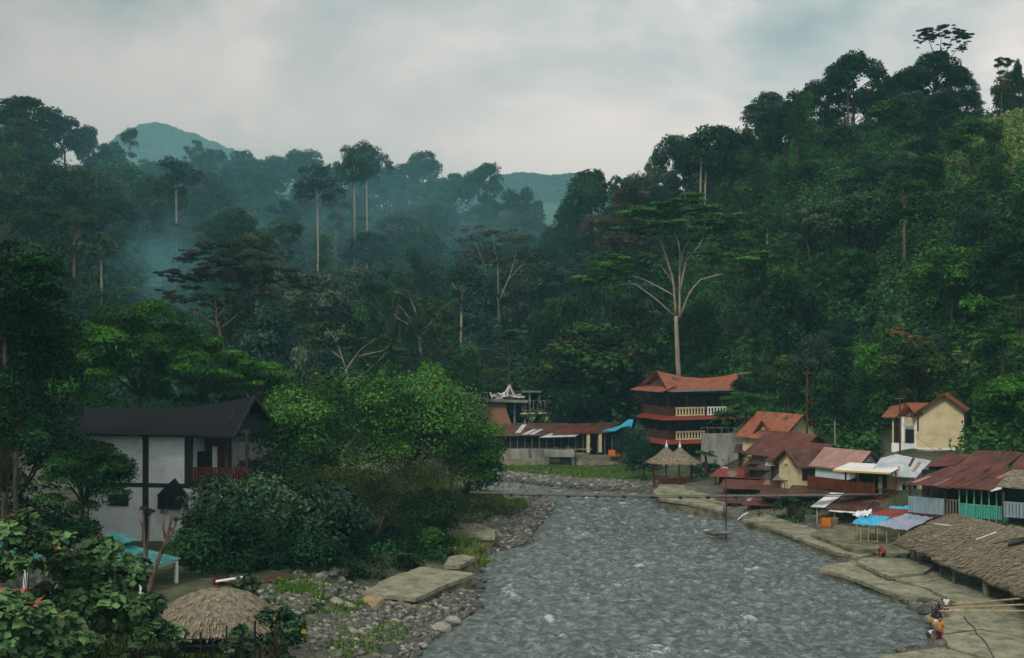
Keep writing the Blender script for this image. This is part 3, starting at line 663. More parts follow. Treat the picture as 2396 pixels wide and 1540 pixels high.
# trees that stand out on the skyline and on the slopes
HERO = [
 ('dome', 845, 340, 455, 110, 'deep green', 'large dark crowned tree rising above the middle of the left ridge'),
 ('tall', 828, 372, 440, 70, 'deep green', 'very tall pale trunked tree below the highest crown of the left ridge'),
 ('tall', 742, 390, 430, 80, 'blue green', 'slim tall tree with long bare white trunk left of the twin trunks'),
 ('tall', 410, 372, 385, 90, 'blue green', 'tall tree with pale trunk standing above the drifting smoke'),
 ('dome', 990, 355, 462, 92, 'blue green', 'rounded skyline tree right of the highest left crown'),
 ('dome', 1130, 378, 440, 110, 'deep green', 'broad dark skyline tree with a small topknot beside the far valley gap'),
 ('low', 1240, 432, 420, 90, 'blue green', 'small rounded tree at the skyline gap edge'),
 ('dome', 1385, 388, 318, 150, 'deep green', 'conical vine covered dark tree standing against the sky in the valley gap'),
 ('tall', 1456, 404, 315, 58, 'deep green', 'narrow small topped tree just right of the conical vine tree'),
 ('dome', 1665, 288, 262, 165, 'deep green', 'wide dark crowned tree over the tall twin pale trunks on the right hill'),
 ('sparse', 460, 318, 400, 75, 'grey green', 'ragged open crowned tree on the ridge in front of the distant peak'),
 ('tall', 304, 296, 385, 44, 'deep green', 'slender tuft topped tree against the sky left of the distant peak'),
 ('dome', 205, 294, 372, 60, 'deep green', 'round topped ridge tree left of the slender tuft topped one'),
 ('dome', 55, 224, 330, 170, 'deep green', 'huge dark crown at the top of the left hill'),
 ('dome', 150, 268, 345, 120, 'deep green', 'dark domed tree stepping down the left ridge'),
 ('dome', 710, 352, 425, 130, 'deep green', 'wide flat topped dark crown on the ridge left of the twin trunks'),
 ('dome', 2000, 124, 258, 140, 'deep green', 'large dark tree left of the umbrella tree on the right summit'),
 ('sparse', 1975, 150, 262, 70, 'grey green', 'open branched tree leaning out on the right skyline'),
 ('dome', 2185, 118, 250, 150, 'deep green', 'dense dark tree directly under the umbrella tree on the summit'),
 ('dome', 2245, 152, 250, 80, 'deep green', 'dark tree at the right side of the summit clump'),
 ('low', 2088, 160, 262, 80, 'blue green', 'rounded tree between the two high summit clumps'),
 ('sparse', 1780, 232, 275, 110, 'grey green', 'thin grey crowned tree on the right skyline'),
 ('dome', 1870, 212, 268, 90, 'deep green', 'dark skyline tree halfway up the right ridge'),
 ('draped', 1868, 232, 240, 66, 'mid green', 'vine wrapped column shaped tree high on the right hill'),
 ('dome', 1580, 318, 300, 120, 'blue green', 'rounded tree at the left shoulder of the right ridge'),
 ('sparse', 1540, 352, 310, 80, 'grey green', 'feathery tree at the very left end of the right ridge'),
 ('flat', 2346, 126, 235, 56, 'deep green', 'small flat topped tree on the bright hill dome at top right'),
 ('low', 2385, 132, 236, 26, 'deep green', 'tiny tree beside the small flat topped one at top right'),
 ('draped', 1755, 352, 225, 110, 'mid green', 'leaning vine column on the right hill, right of the twin trunks'),
 ('low', 2020, 440, 190, 210, 'grey green', 'large rounded glossy leaved tree in the middle of the right hillside'),
 ('tall', 2130, 210, 232, 66, 'grey green', 'pale trunked slim tree below the summit clump'),
 ('tall', 1798, 470, 205, 80, 'mid green', 'thin tree with a straight white trunk on the right hillside'),
 ('sparse', 1890, 470, 200, 120, 'grey green', 'tree with bare grey branches on the right hillside'),
 ('draped', 1650, 700, 196, 120, 'mid green', 'leafy tree right behind the guest house roof'),
 ('low', 1850, 600, 178, 170, 'mid green', 'rounded green tree right of the pale limbed giant'),
 ('draped', 1830, 640, 172, 130, 'deep green', 'dark vine hung tree above the guest house stairs'),
 ('low', 1900, 780, 158, 120, 'grey green', 'silvery leaved tree behind the village poles'),
 ('low', 2040, 790, 148, 150, 'bright green', 'fresh green tree between the poles and the yellow house'),
 ('low', 1985, 880, 143, 110, 'deep green', 'dark bushy tree left of the yellow house'),
 ('low', 2365, 880, 128, 190, 'bright green', 'bright leafy tree right of the yellow house'),
 ('low', 2290, 960, 136, 130, 'mid green', 'green tree close behind the yellow house'),
 ('dome', 2250, 640, 165, 230, 'deep green', 'big dark tree above the yellow house'),
 ('low', 1310, 672, 205, 150, 'deep green', 'round dark tree left of the orange flecked tree'),
 ('low', 1420, 575, 230, 110, 'mid green', 'green tree at the left edge of the giant crown'),
 ('dome', 1395, 752, 186, 290, 'flowering green', 'big orange flecked tree behind the long tin roof'),
 ('dome', 1490, 700, 190, 150, 'flowering green', 'smaller orange flecked tree left of the guest house'),
 ('low', 1290, 820, 192, 110, 'flowering green', 'orange flecked tree overhanging the concrete ruin'),
 ('low', 1530, 850, 182, 120, 'grey green', 'grey leaved tree at the left corner of the guest house'),
 ('low', 1480, 985, 160, 90, 'blue green', 'bluish bush in front of the guest house corner'),
 ('low', 1350, 860, 182, 150, 'deep green', 'dark understorey tree above the long tin roof'),
 ('low', 1440, 870, 184, 130, 'deep green', 'dark tree beside the blue roof pieces'),
 ('low', 600, 690, 200, 210, 'olive green', 'olive tree behind the brown layered tree'),
 ('dome', 610, 720, 178, 180, 'blue green', 'dark tree on the valley floor right of the brown layered tree'),
 ('low', 700, 790, 165, 130, 'grey green', 'grey green tree right of the feathery trees'),
 ('low', 860, 700, 205, 120, 'mid green', 'green tree left of the bare white tree'),
 ('flat', 915, 622, 225, 120, 'deep green', 'dark flat layered tree above the bare white tree'),
 ('low', 1020, 830, 168, 150, 'bright green', 'fresh green low tree behind the river bushes'),
 ('low', 920, 840, 160, 130, 'mid green', 'green tree behind the golden flecked tree'),
 ('low', 1090, 790, 190, 120, 'mid green', 'green tree above the collapsed roof'),
('low', 262, 326, 372, 90, 'deep green', 'dark leafy tree filling the left ridge just left of the slender tuft topped one'), ('low', 352, 366, 385, 100, 'deep green', 'dark leafy ridge tree in front of the distant peak, left side'), ('low', 500, 352, 405, 120, 'blue green', 'bluish leafy ridge tree at the right foot of the distant peak'), ('low', 575, 346, 415, 110, 'deep green', 'leafy dark ridge tree right of the distant peak'), ('low', 640, 360, 420, 120, 'blue green', 'bluish leafy ridge tree left of the wide flat topped crown'), ('low', 775, 384, 440, 110, 'deep green', 'leafy tree tucked left of the highest left ridge crown'), ('low', 905, 388, 458, 100, 'blue green', 'leafy tree tucked right of the highest left ridge crown'), ('low', 945, 418, 460, 110, 'deep green', 'lower dark tree in the dip of the left ridge skyline'), ('low', 1050, 408, 455, 110, 'deep green', 'dark tree between the two rounded skyline trees'), ('low', 1185, 440, 430, 110, 'deep green', 'dark tree left of the far valley gap'), ('low', 1715, 300, 265, 130, 'deep green', 'leafy dark tree right of the wide crown over the twin pale trunks'), ('low', 1830, 236, 272, 130, 'blue green', 'leafy bluish tree on the middle of the right ridge'), ('low', 1930, 185, 262, 130, 'deep green', 'dark leafy tree below the left high summit clump'), ('low', 2060, 172, 258, 130, 'deep green', 'dark leafy tree joining the two high summit clumps'), ('low', 2120, 160, 254, 120, 'deep green', 'dark leafy tree left of the umbrella tree foot'), ('low', 1620, 318, 290, 120, 'deep green', 'leafy dark tree left of the wide crown over the twin pale trunks'), ('low', 1560, 400, 300, 150, 'blue green', 'bluish leafy tree at the low end of the right ridge'), ('low', 1470, 470, 300, 130, 'deep green', 'dark leafy tree under the narrow small topped one'), ('low', 1320, 470, 318, 120, 'deep green', 'dark leafy tree at the left foot of the conical vine tree'),
 ('sparse', 1015, 690, 215, 150, 'olive green', 'thin olive tree beside the bare white tree'),
 ('low', 1045, 910, 178, 110, 'grey green', 'silvery tree left of the collapsed roof'),
]
for k, X, Yt, d, w, tint, lab in HERO:
    x = (X - CX) / F * d; zt = H + (HY - Yt) / F * d; g = gz(x, d); hmin = w * d / F * (.75 if k in ('low', 'dome') else 1.1)
    zb = min(g, zt - hmin)
    px_tree(k, X, Yt, d, w, tint, lab, Yb=HY + (H - max(zb, g - 14)) / d * F)

# undergrowth hugging both slopes: ground cover nobody could count
def undergrowth(name, X0, X1, d0, d1, n, leaf, zmin, rad, tint, seed, per=46, cond=None, lift=0.0):
    r = np.random.default_rng(seed); d = r.uniform(d0, d1, n * 3); X = r.uniform(X0, X1, n * 3); x = (X - CX) / F * d
    z = ground_z(x, d); ok = (z > zmin) & (river_dist(x, d) > 3)
    ok &= ~((X > 2040) & (X < 2275) & (d > 112) & (d < 141))
    if cond is not None: ok &= cond(x, d, z, X)
    x, d, z = x[ok][:n], d[ok][:n], z[ok][:n]; k = len(x)
    s = rad * (0.5 + r.random(k) ** 2 * 1.3); c = np.repeat(np.column_stack([x, d, z - .2 + lift * r.random(k) ** 2 * 2]), per, 0); q = rdir(k * per, .9)
    p = c + q * np.repeat(s, per)[:, None] * np.array([1, 1, .9]) * (0.7 + .4 * r.random((k * per, 1)))
    nr = q * .7 + np.array([0, -.15, .5]) + r.normal(size=q.shape) * .4
    tn = np.clip(np.repeat(r.random(k), per) * .65 + r.random(k * per) * .4, 0, 1)
    me = leaf_mesh(name, p, nr, leaf * (.6 + .8 * r.random(k * per)), .55, tn)
    tag(link(name, me, MATS[tint]), 'tangled green undergrowth covering the hillside', 'undergrowth', kind='stuff')
undergrowth('undergrowth', 1480, 2600, 105, 320, 8500, .58, 2.6, 2.0, 'mid green', 5, per=60, lift=.8, cond=lambda x, d, z, X: ~((X > 2225) & (z > 42) & (d < 246)) & ((z > 6.5) | ((X > 1760) & (d > 128)) | (X > 2300) & (d > 112)))
undergrowth('undergrowth', -120, 1560, 180, 470, 4600, 1.0, 2.2, 4.2, 'deep green', 6, per=64, lift=2.5)
undergrowth('undergrowth', 2215, 2600, 190, 246, 3500, .5, 42, 1.1, 'yellow green', 7)

# ------------------------------------------------------------ trees traced limb by limb
def traced(name, label, d, base_z, limbs, pads, tint, bark, leafn, leaf, flat=.16, cat='tree', jit=2.0, upn=1.1, shell=.25, group=None):
    """limbs = pixel paths with radii in metres; pads = (X, Y, radius in px, depth offset)"""
    k = d / F; x0 = (limbs[0][0][0][0] - CX) * k; root = V((x0, d, base_z)); o = empty(name, root, 0, label, cat, group); b = MB()
    for pts, r0, r1, dy in limbs:
        n = len(pts); r0, r1 = r0 * .68, r1 * .68; path = [P(X, Y, d) - root + V((0, dy * i / max(1, n - 1), 0)) for i, (X, Y) in enumerate(pts)]
        b.tube(line(path, 2 * n + 1), list(np.linspace(r0, r1, 2 * n + 1)), 7)
    b.build('trunk', bark, o, True)
    cl = []
    for X, Y, r, dy in pads:
        c = P(X, Y, d) - root
        for q in range(9):
            rr = r * k * random.uniform(.2, .48)
            cl.append((c[0] + random.uniform(-1, 1) * r * k * .85, dy + random.uniform(-jit, jit), c[2] + random.gauss(0, .24) * r * k, rr, rr * 1.1, rr * flat))
    c, nr, s, t = clump_leaves(cl, leafn, leaf, shell=shell, upn=upn); me = leaf_mesh('crown', c, nr, s, .5, t); link('crown', me, MATS[tint], o); return o
A = lambda cx, cy: (1373 + .4255 * cx, 250 + .4255 * cy)
traced('giant_tree', 'giant flat crowned tree with smooth pale forked limbs behind the guest house', 186, 8,
 [([A(510, 1520), A(500, 1400), A(490, 1150)], .62, .46, 0), ([A(490, 1150), A(475, 960), A(430, 820), A(400, 740), A(310, 690)], .34, .07, -2), ([A(510, 1160), A(515, 900), A(520, 760), A(490, 680)], .32, .08, 2),
  ([A(515, 1010), A(545, 850), A(640, 740), A(660, 600)], .24, .07, 1), ([A(512, 1160), A(560, 1020), A(620, 950), A(850, 895)], .27, .06, -3), ([A(485, 1155), A(390, 1070), A(250, 970), A(95, 1000)], .25, .05, -3),
  ([A(475, 1035), A(350, 960), A(235, 910)], .2, .06, 3), ([A(560, 1025), A(640, 940), A(800, 920)], .14, .04, 3), ([A(470, 960), A(420, 880), A(380, 850)], .12, .04, 2), ([A(520, 890), A(520, 800), A(600, 660)], .14, .04, -2), ([A(560, 800), A(740, 800)], .12, .04, 1)],
 [(*A(620, 555), 60, 2), (*A(480, 575), 70, 0), (*A(330, 600), 64, -3), (*A(240, 630), 44, 1), (*A(720, 575), 60, -1), (*A(770, 640), 52, 3), (*A(560, 640), 60, -4), (*A(400, 640), 60, 4), (*A(300, 690), 44, -2), (*A(660, 610), 50, 0), (*A(560, 690), 36, 2),
  (*A(110, 880), 54, -3), (*A(190, 845), 50, 1), (*A(50, 930), 54, -2), (*A(240, 880), 30, 2), (*A(0, 960), 40, -3), (*A(890, 850), 66, -3), (*A(800, 770), 56, 3), (*A(740, 830), 44, 0), (*A(960, 900), 48, -2), (*A(680, 700), 34, 2)],
 'canopy green', 'cream bark', 34000, .45, flat=.24, upn=1.0)
traced('umbrella_tree', 'umbrella shaped tree with thin branches crowning the right summit', 250, 62,
 [([(2190, 215), (2200, 150), (2205, 110)], .5, .2, 0), ([(2200, 160), (2180, 110), (2165, 80)], .25, .06, -1), ([(2203, 150), (2225, 105), (2240, 75)], .25, .06, 1), ([(2200, 170), (2235, 120), (2262, 95)], .2, .05, -1), ([(2203, 120), (2205, 80)], .18, .05, 0)],
 [(2165, 72, 20, 0), (2190, 66, 20, 2), (2220, 66, 22, -1), (2245, 72, 20, 1), (2262, 88, 16, -1), (2150, 84, 14, 1), (2205, 78, 22, 0), (2180, 90, 16, -2), (2266, 102, 14, 1), (2240, 96, 16, -2), (2250, 116, 14, 0), (2180, 74, 24, 1), (2232, 80, 24, -1), (2165, 92, 16, 0), (2222, 100, 16, 1), (2258, 78, 18, 2)], 'deep green', 'dark bark', 7000, .42, jit=2.2, flat=.22)
traced('layered_tree', 'brown leaved tree with flat layered branches in front of the smoke', 190, 3,
 [([(545, 900), (520, 800), (505, 740)], .5, .3, 0), ([(515, 770), (470, 735), (410, 690)], .25, .05, -2), ([(508, 745), (500, 680), (470, 620)], .26, .05, 1), ([(508, 745), (550, 680), (600, 610)], .25, .05, 2), ([(515, 770), (580, 720), (650, 670)], .22, .05, -2), ([(505, 720), (440, 670), (420, 640)], .15, .04, 2)],
 [(440, 600, 44, 1), (500, 585, 46, -1), (560, 588, 46, 2), (610, 605, 46, -2), (650, 640, 40, 1), (470, 640, 50, -2), (540, 640, 50, 2), (600, 660, 44, 0), (400, 690, 38, 1), (440, 700, 40, -2), (510, 700, 40, 2), (570, 710, 36, -1), (420, 650, 34, 0), (520, 740, 30, 2), (480, 570, 24, 0), (690, 660, 36, 1), (400, 640, 34, 0), (530, 610, 50, 0), (590, 640, 50, 1), (450, 660, 40, 1), (620, 690, 40, -2), (480, 700, 40, 0), (560, 570, 36, 2)], 'dusky brown', 'brown bark', 30000, .42, flat=.3)
traced('bare_tree', 'reddish half bare tree with fine upright branches on the left hillside', 250, 9,
 [([(1168, 760), (1165, 700)], .35, .25, 0), ([(1165, 705), (1140, 640), (1110, 560)], .22, .04, -1), ([(1166, 705), (1165, 620), (1150, 545)], .2, .04, 1), ([(1166, 710), (1195, 640), (1215, 560)], .22, .04, 1), ([(1150, 670), (1110, 610), (1085, 590)], .12, .03, -1), ([(1185, 660), (1230, 610), (1245, 590)], .12, .03, 0)],
 [(1100, 560, 36, 0), (1150, 545, 40, 1), (1200, 555, 40, -1), (1235, 590, 30, 1), (1085, 600, 28, -1), (1140, 600, 34, 0), (1190, 610, 30, 1), (1130, 655, 24, 0)], 'rusty brown', 'pale bark', 2400, .5, flat=.3)
traced('bare_tree', 'bare white branched tree on the valley floor above the river bushes', 215, 4,
 [([(985, 830), (980, 790)], .4, .26, 0), ([(980, 795), (955, 740), (935, 715)], .2, .04, -1), ([(981, 795), (975, 730), (955, 690)], .2, .04, 1), ([(982, 795), (1010, 750), (1035, 735)], .18, .04, 1), ([(968, 765), (930, 745), (920, 735)], .12, .03, 1), ([(976, 740), (960, 700), (925, 680)], .12, .03, -1)],
 [(930, 690, 26, 0), (1010, 715, 34, 1), (1040, 730, 34, -1), (960, 690, 24, 1)], 'olive green', 'pale bark', 1300, .5, flat=.3)
traced('branchy_tree', 'yellowish tree with long bare rising branches above the river bushes', 150, 2.5,
 [([(815, 930), (810, 860)], .35, .22, 0), ([(810, 865), (790, 800), (765, 765)], .18, .04, -1), ([(810, 865), (840, 820), (880, 790)], .18, .04, 1), ([(800, 840), (750, 800), (720, 770)], .14, .03, 1), ([(830, 835), (900, 820), (925, 795)], .12, .03, -1), ([(812, 900), (870, 860), (905, 825)], .12, .03, 0)],
 [(765, 760, 36, 0), (715, 770, 30, 1), (825, 790, 34, -1), (885, 785, 30, 1), (925, 800, 26, -1), (790, 800, 30, 1), (860, 840, 30, 0), (740, 800, 28, -1)], 'olive green', 'cream bark', 3000, .4, flat=.3)
def pale_tree(label, X, Yc, d, w, tint='deep green', r=.42):
    g = gz((X - CX) / F * d, d); Yb = HY + (H - g) / d * F; Yf = Yc + w * .35
    traced('pale_trunk_tree', label, d, g - .5, [([(X, Yb + 6), (X + 2, (Yb + Yf) / 2), (X, Yf)], r, r * .7, 0), ([(X, Yf + 6), (X - w * .2, Yf - w * .25), (X - w * .3, Yc)], r * .5, .08, -1), ([(X, Yf + 6), (X + w * .18, Yf - w * .3), (X + w * .28, Yc)], r * .5, .08, 1), ([(X, Yf + 4), (X, Yc)], r * .5, .08, 0)],
           [(X - w * .3, Yc + w * .1, w * .32, 0), (X + w * .3, Yc + w * .14, w * .3, 1), (X, Yc - w * .2, w * .34, 0), (X - w * .14, Yc + w * .3, w * .3, -2), (X + w * .16, Yc - w * .02, w * .3, 2), (X + w * .05, Yc + w * .34, w * .26, 1)], tint, 'pale bark', 4200, .6, flat=1.0, upn=.6, shell=.5)
for a in ((742, 425, 300, 110, 'blue green'), (828, 385, 312, 100, 'deep green'), (857, 372, 330, 100, 'deep green'), (411, 408, 292, 110, 'blue green'), (236, 575, 236, 80, 'grey green'), (600, 640, 205, 60, 'olive green')):
    n_ = {742: 'slim tree with a long bare white trunk halfway down the left hill', 828: 'taller of two pale trunked trees side by side on the left hill', 857: 'shorter bare section trunk right of the tallest pale one', 411: 'pale trunked tree standing above the drifting smoke', 236: 'pale trunked tree low on the left hill near the dark tree', 687: 'pale trunked tree left of the slim white trunk', 1190: 'pale trunked tree by the far valley gap', 600: 'small pale trunked tree right of the brown layered tree', 866: 'thin pale trunked tree below the two side by side ones'}[a[0]]
    pale_tree(n_, *a)
traced('twin_trunk', 'pair of straight pale trunks under the wide dark crown on the right hill', 258, 36,
 [([(1640, 480), (1640, 430), (1642, 370)], .42, .3, 0), ([(1650, 480), (1652, 430), (1655, 380)], .34, .25, 1)], [(1630, 372, 20, 0), (1665, 376, 22, 0)], 'yellow green', 'cream bark', 350, .6, flat=.5)
# palms and a tree fern
def palm(X, Yt, d, Yb, label, tint, name='palm', L=3.4, nf=16, cat='palm tree'):
    zb, zt = H + (HY - Yb) / F * d, H + (HY - Yt) / F * d; c, t = palm_meshes(nf, L, max(.5, zt - zb)); c.materials.append(MATS[tint]); t.materials.append(MATS['dark bark'])
    o = empty(name, ((X - CX) / F * d, d, zb), 0, label, cat); link('crown', c, None, o); link('trunk', t, None, o); return o
palm(1190, 790, 195, 905, 'dark palm standing left of the orange flecked tree', 'deep green', L=3.0)
palm(1075, 845, 190, 905, 'small palm on the valley floor above the collapsed roof', 'deep green', L=2.0)
palm(2345, 800, 132, 870, 'palm with long arching fronds on the lower right slope', 'bright green', L=4.2)
palm(2265, 840, 135, 880, 'palm with one yellow frond above the yellow house', 'yellow green', L=2.4, nf=6)
palm(1745, 945, 152, 1020, 'tree fern spreading wide fronds in front of the guest house', 'mid green', name='tree_fern', L=3.9, nf=20)
palm(1700, 975, 157, 1030, 'smaller tree fern beside the grey concrete wall', 'mid green', name='tree_fern', L=2.4, nf=16)
palm(1650, 1062, 148, 1105, 'small palm between the thatched gazebo and the grey wall', 'mid green', L=1.5, nf=14)
# orange blossom spray on the lower right slope
bl = np.array([[rng.normal() * .9, rng.normal() * .5, rng.normal() * .35 + 2.5, .35, .35, .25] for _ in range(9)])
bt = empty('flowering_tree', P(2098, 830, 140), 0, 'small tree with orange blossom on the lower right slope', 'tree')
link('blossom', cmesh('blossom', bl, 160, .22), MATS['orange bloom'], bt); link('crown', cmesh('crown', np.array([[0, .5, .8, 1.7, 1.5, 1.6], [.8, .4, 0, 1.5, 1.4, 1.5], [-.9, .3, -.4, 1.5, 1.4, 1.6]]), 1500, .36), MATS['deep green'], bt)

# ------------------------------------------------------------ near trees and bushes on the left bank
def leafy(name, label, X, Yt, Yb, wpx, d, tint, n, leaf, nc=26, tr=1.0, cs=.24, depth=None, sq=.8, flat_l=.55, up=.7, bark='dark bark', cat='tree', upn=.5, ztrunk=None, group=None):
    """a tree or bush drawn to size: crown ellipsoid filled with clumps, limbs reaching into them"""
    k = d / F; w = wpx * k / 2; zt, zb = H + (HY - Yt) / F * d, H + (HY - Yb) / F * d; x = (X - CX) * k; g = gz(x, d); g = min(g, zb)
    hz = (zt - zb) / 2; o = empty(name, (x, d, g), 0, label, cat, group); cz = (zt + zb) / 2 - g
    dd = rdir(nc, .62); rr = .45 + .5 * rng.random(nc) ** .5; p = dd * np.array([w, (depth or w), hz]) * rr[:, None]; p[:, 2] += cz
    m = min(w, hz); s = m * cs * 2 * (.55 + .8 * rng.random(nc)); cl = np.column_stack([p, s, s, s * sq])
    c, nr, sz, t = clump_leaves(cl, n, leaf, up=up, upn=upn); c[:, 2] = np.maximum(c[:, 2], .05 + .2 * rng.random(n)); me = leaf_mesh('crown', c, nr, sz, flat_l, t); link('crown', me, MATS[tint], o)
    tm = branch_mesh('trunk', (0, 0, 0), (0, 0, max(.4, (zb - g) + hz * .45)), cl[rng.choice(nc, min(9, nc), replace=False), :3], max(.05, .045 * w + .06) * tr, .12 * w); tm.materials.append(MATS[bark]); link('trunk', tm, None, o); return o
L_ = leafy
L_('broadleaf_tree', 'golden flecked bright green tree right of the black roofed house', 790, 885, 1160, 330, 108, 'golden flecked green', 17000, .30, 34)
L_('broadleaf_tree', 'bright green tree in the middle of the riverside thicket', 950, 905, 1180, 300, 113, 'golden flecked green', 15000, .30, 32)
L_('broadleaf_tree', 'silvery green tree at the far end of the riverside thicket', 1055, 925, 1120, 165, 128, 'grey green', 9000, .30, 26)
L_('broadleaf_tree', 'fresh green tree leaning over the far left riverbank', 1122, 995, 1165, 130, 121, 'bright green', 6000, .30, 20)
L_('feathery_bush', 'dark olive feathery bush filling the middle of the riverside thicket', 870, 1050, 1345, 400, 97, 'olive green', 19000, .26, 40, flat_l=.3, sq=.45)
L_('feathery_bush', 'olive feathery bush reaching towards the river from the thicket', 1030, 1075, 1270, 210, 106, 'olive green', 9000, .26, 28, flat_l=.3, sq=.45)
L_('broadleaf_bush', 'glossy large leaved bush at the front of the riverside thicket', 745, 1140, 1360, 280, 90, 'glossy green', 9500, .38, 30)
L_('broadleaf_bush', 'glossy bush beside the veranda of the black roofed house', 560, 1110, 1330, 210, 91, 'glossy green', 7000, .36, 26)
L_('broadleaf_tree', 'leafy tree just right of the black roof gable', 690, 940, 1150, 180, 104, 'golden flecked green', 8000, .30, 24)
L_('leafy_bush', 'dark bush at the edge of the first concrete slab', 985, 1235, 1350, 140, 96, 'mid green', 5000, .28, 20)
L_('leafy_bush', 'dark green bush along the back of the large concrete slab', 880, 1270, 1400, 200, 92, 'deep green', 6500, .28, 22)
L_('leafy_bush', 'deep green bush under the glossy leaved bush', 660, 1230, 1385, 250, 88, 'deep green', 7500, .30, 24)
L_('leafy_bush', 'dark bush under the veranda of the black roofed house', 500, 1180, 1350, 150, 92, 'deep green', 4500, .30, 18)
L_('feathery_tree', 'tall bright feathery tree directly behind the black roofed house', 330, 700, 985, 270, 124, 'bright green', 24000, .46, 44, cs=.17, flat_l=.28, sq=.5)
L_('feathery_tree', 'bright feathery tree behind the left end of the black roof', 190, 730, 985, 210, 121, 'bright green', 18000, .46, 36, cs=.18, flat_l=.28, sq=.5)
L_('feathery_tree', 'feathery tree with drooping branch tips behind the black roof', 470, 775, 975, 250, 126, 'bright green', 20000, .46, 40, cs=.17, flat_l=.28, sq=.4)
L_('feathery_tree', 'low feathery tree behind the black gable peak', 590, 835, 985, 190, 129, 'bright green', 13000, .46, 30, cs=.18, flat_l=.28, sq=.4)
L_('dark_tree', 'large dark tree with clustered leaves at the left picture edge', 10, 570, 800, 225, 82, 'deep green', 9000, .32, 22, cs=.22)
L_('dark_tree', 'lower dark limb of foliage left of the feathery trees', 45, 690, 1010, 230, 86, 'deep green', 12000, .32, 30)
L_('dark_tree', 'dark mass of foliage left of the white house', 40, 900, 1240, 240, 92, 'deep green', 17000, .32, 40)
L_('feathery_bush', 'feathery dark bush overhanging the left half of the white wall', 196, 1036, 1215, 190, 90, 'mid green', 17000, .42, 40, flat_l=.24, sq=.5)
L_('leafy_bush', 'bush at the foot of the white wall left corner', 130, 1190, 1350, 210, 86, 'deep green', 6000, .3, 20)
for X, Yt, Yb, w, d, n, lab in [(70, 1190, 1500, 210, 47, 2300, 'large leaved shrub in the near left corner, taller one'), (215, 1262, 1530, 260, 50, 3300, 'large leaved shrub in front of the teal gazebo'), (30, 1370, 1600, 220, 43, 2000, 'large leaved shrub at the very bottom left corner'),
   (330, 1390, 1580, 170, 49, 1700, 'large leaved shrub left of the thatched hut'), (655, 1400, 1590, 115, 56, 1300, 'leafy shrub at the pebble shore beside the fence'), (120, 1440, 1620, 260, 45, 2200, 'large leaved shrub low in the bottom left'), (575, 1340, 1420, 70, 66, 420, 'thin leafy sapling behind the thatched hut'), (560, 1470, 1560, 80, 52, 500, 'small leafy shrub growing through the black fence')]:
    L_('large_leaved_shrub', lab, X, Yt, Yb, w, d, 'near leaf green' if d < 55 else 'glossy green', int(n * .95), .33 if d < 55 else .26, 30, tr=.38, cs=.15, flat_l=.8, bark='brown bark', cat='shrub', upn=.8)
for X, Yt, Yb, w, d, lab in [(690, 1020, 1230, 240, 103, 'dark bush closing the gap below the leafy tree right of the black gable'), (640, 1080, 1300, 220, 97, 'dark bush behind the veranda corner'), (1090, 1040, 1180, 150, 124, 'dark bush at the far end of the thicket by the river'), (540, 1200, 1425, 250, 85, 'dark bush spilling down to the brown boat'), (690, 1220, 1430, 260, 85, 'dark bush spilling down to the grey boulders'), (815, 1250, 1420, 200, 88, 'dark bush spilling down to the slab corner'), (930, 1240, 1362, 240, 100, 'dark bush behind the large left concrete slab'), (850, 1270, 1392, 230, 95, 'dark bush left behind the large left concrete slab'), (1010, 1240, 1330, 130, 101, 'dark bush above the narrow concrete ledge'), (700, 1200, 1370, 300, 92, 'dark tall bush in the middle of the thicket foot'), (10, 860, 1230, 170, 79, 'dark tall bush at the left picture edge'), (930, 1130, 1300, 260, 102, 'dark bush in the heart of the thicket'), (590, 1180, 1340, 200, 94, 'dark bush behind the glossy veranda bush'), (520, 1270, 1385, 170, 86, 'dark low bush left end of the thicket foot'), (620, 1290, 1390, 190, 85, 'dark low bush below the glossy leaved one'), (760, 1300, 1392, 190, 86, 'dark low bush left of the large concrete slab'), (470, 1230, 1350, 110, 90, 'dark narrow bush at the right corner of the white wall'), (830, 1290, 1385, 150, 91, 'dark low bush touching the large concrete slab'), (900, 1330, 1420, 120, 110, 'dark bush deep inside the thicket'), (1000, 1130, 1260, 150, 110, 'dark bush at the far side of the thicket')]:
    L_('leafy_bush', lab, X, Yt, Yb, w, d, 'deep green', 5200, .28, 20)
L_('red_plant', 'thin plant with reddish leaves against the white wall', 445, 1195, 1290, 50, 88, 'rusty brown', 420, .3, 10, flat_l=.3, cat='plant')
L_('leafy_bush', 'round green bush by the guest house left of the gazebo', 1505, 1040, 1110, 90, 152, 'deep green', 3500, .28, 16)
L_('leafy_bush', 'green bush behind the thatched gazebo', 1650, 1085, 1130, 70, 149, 'mid green', 2000, .26, 12)
L_('leafy_bush', 'bush on the terrace below the grey zinc roof', 1860, 1160, 1215, 130, 118, 'deep green', 1300, .26, 10)
# uprooted tree hung with dead leaves on the left shore
L_('uprooted_tree', 'uprooted dead tree with hanging dark leaves lying on the left shore', 1166, 1168, 1240, 118, 123, 'dry leaf', 2600, .24, 18, flat_l=.25, up=.3, cat='dead tree')
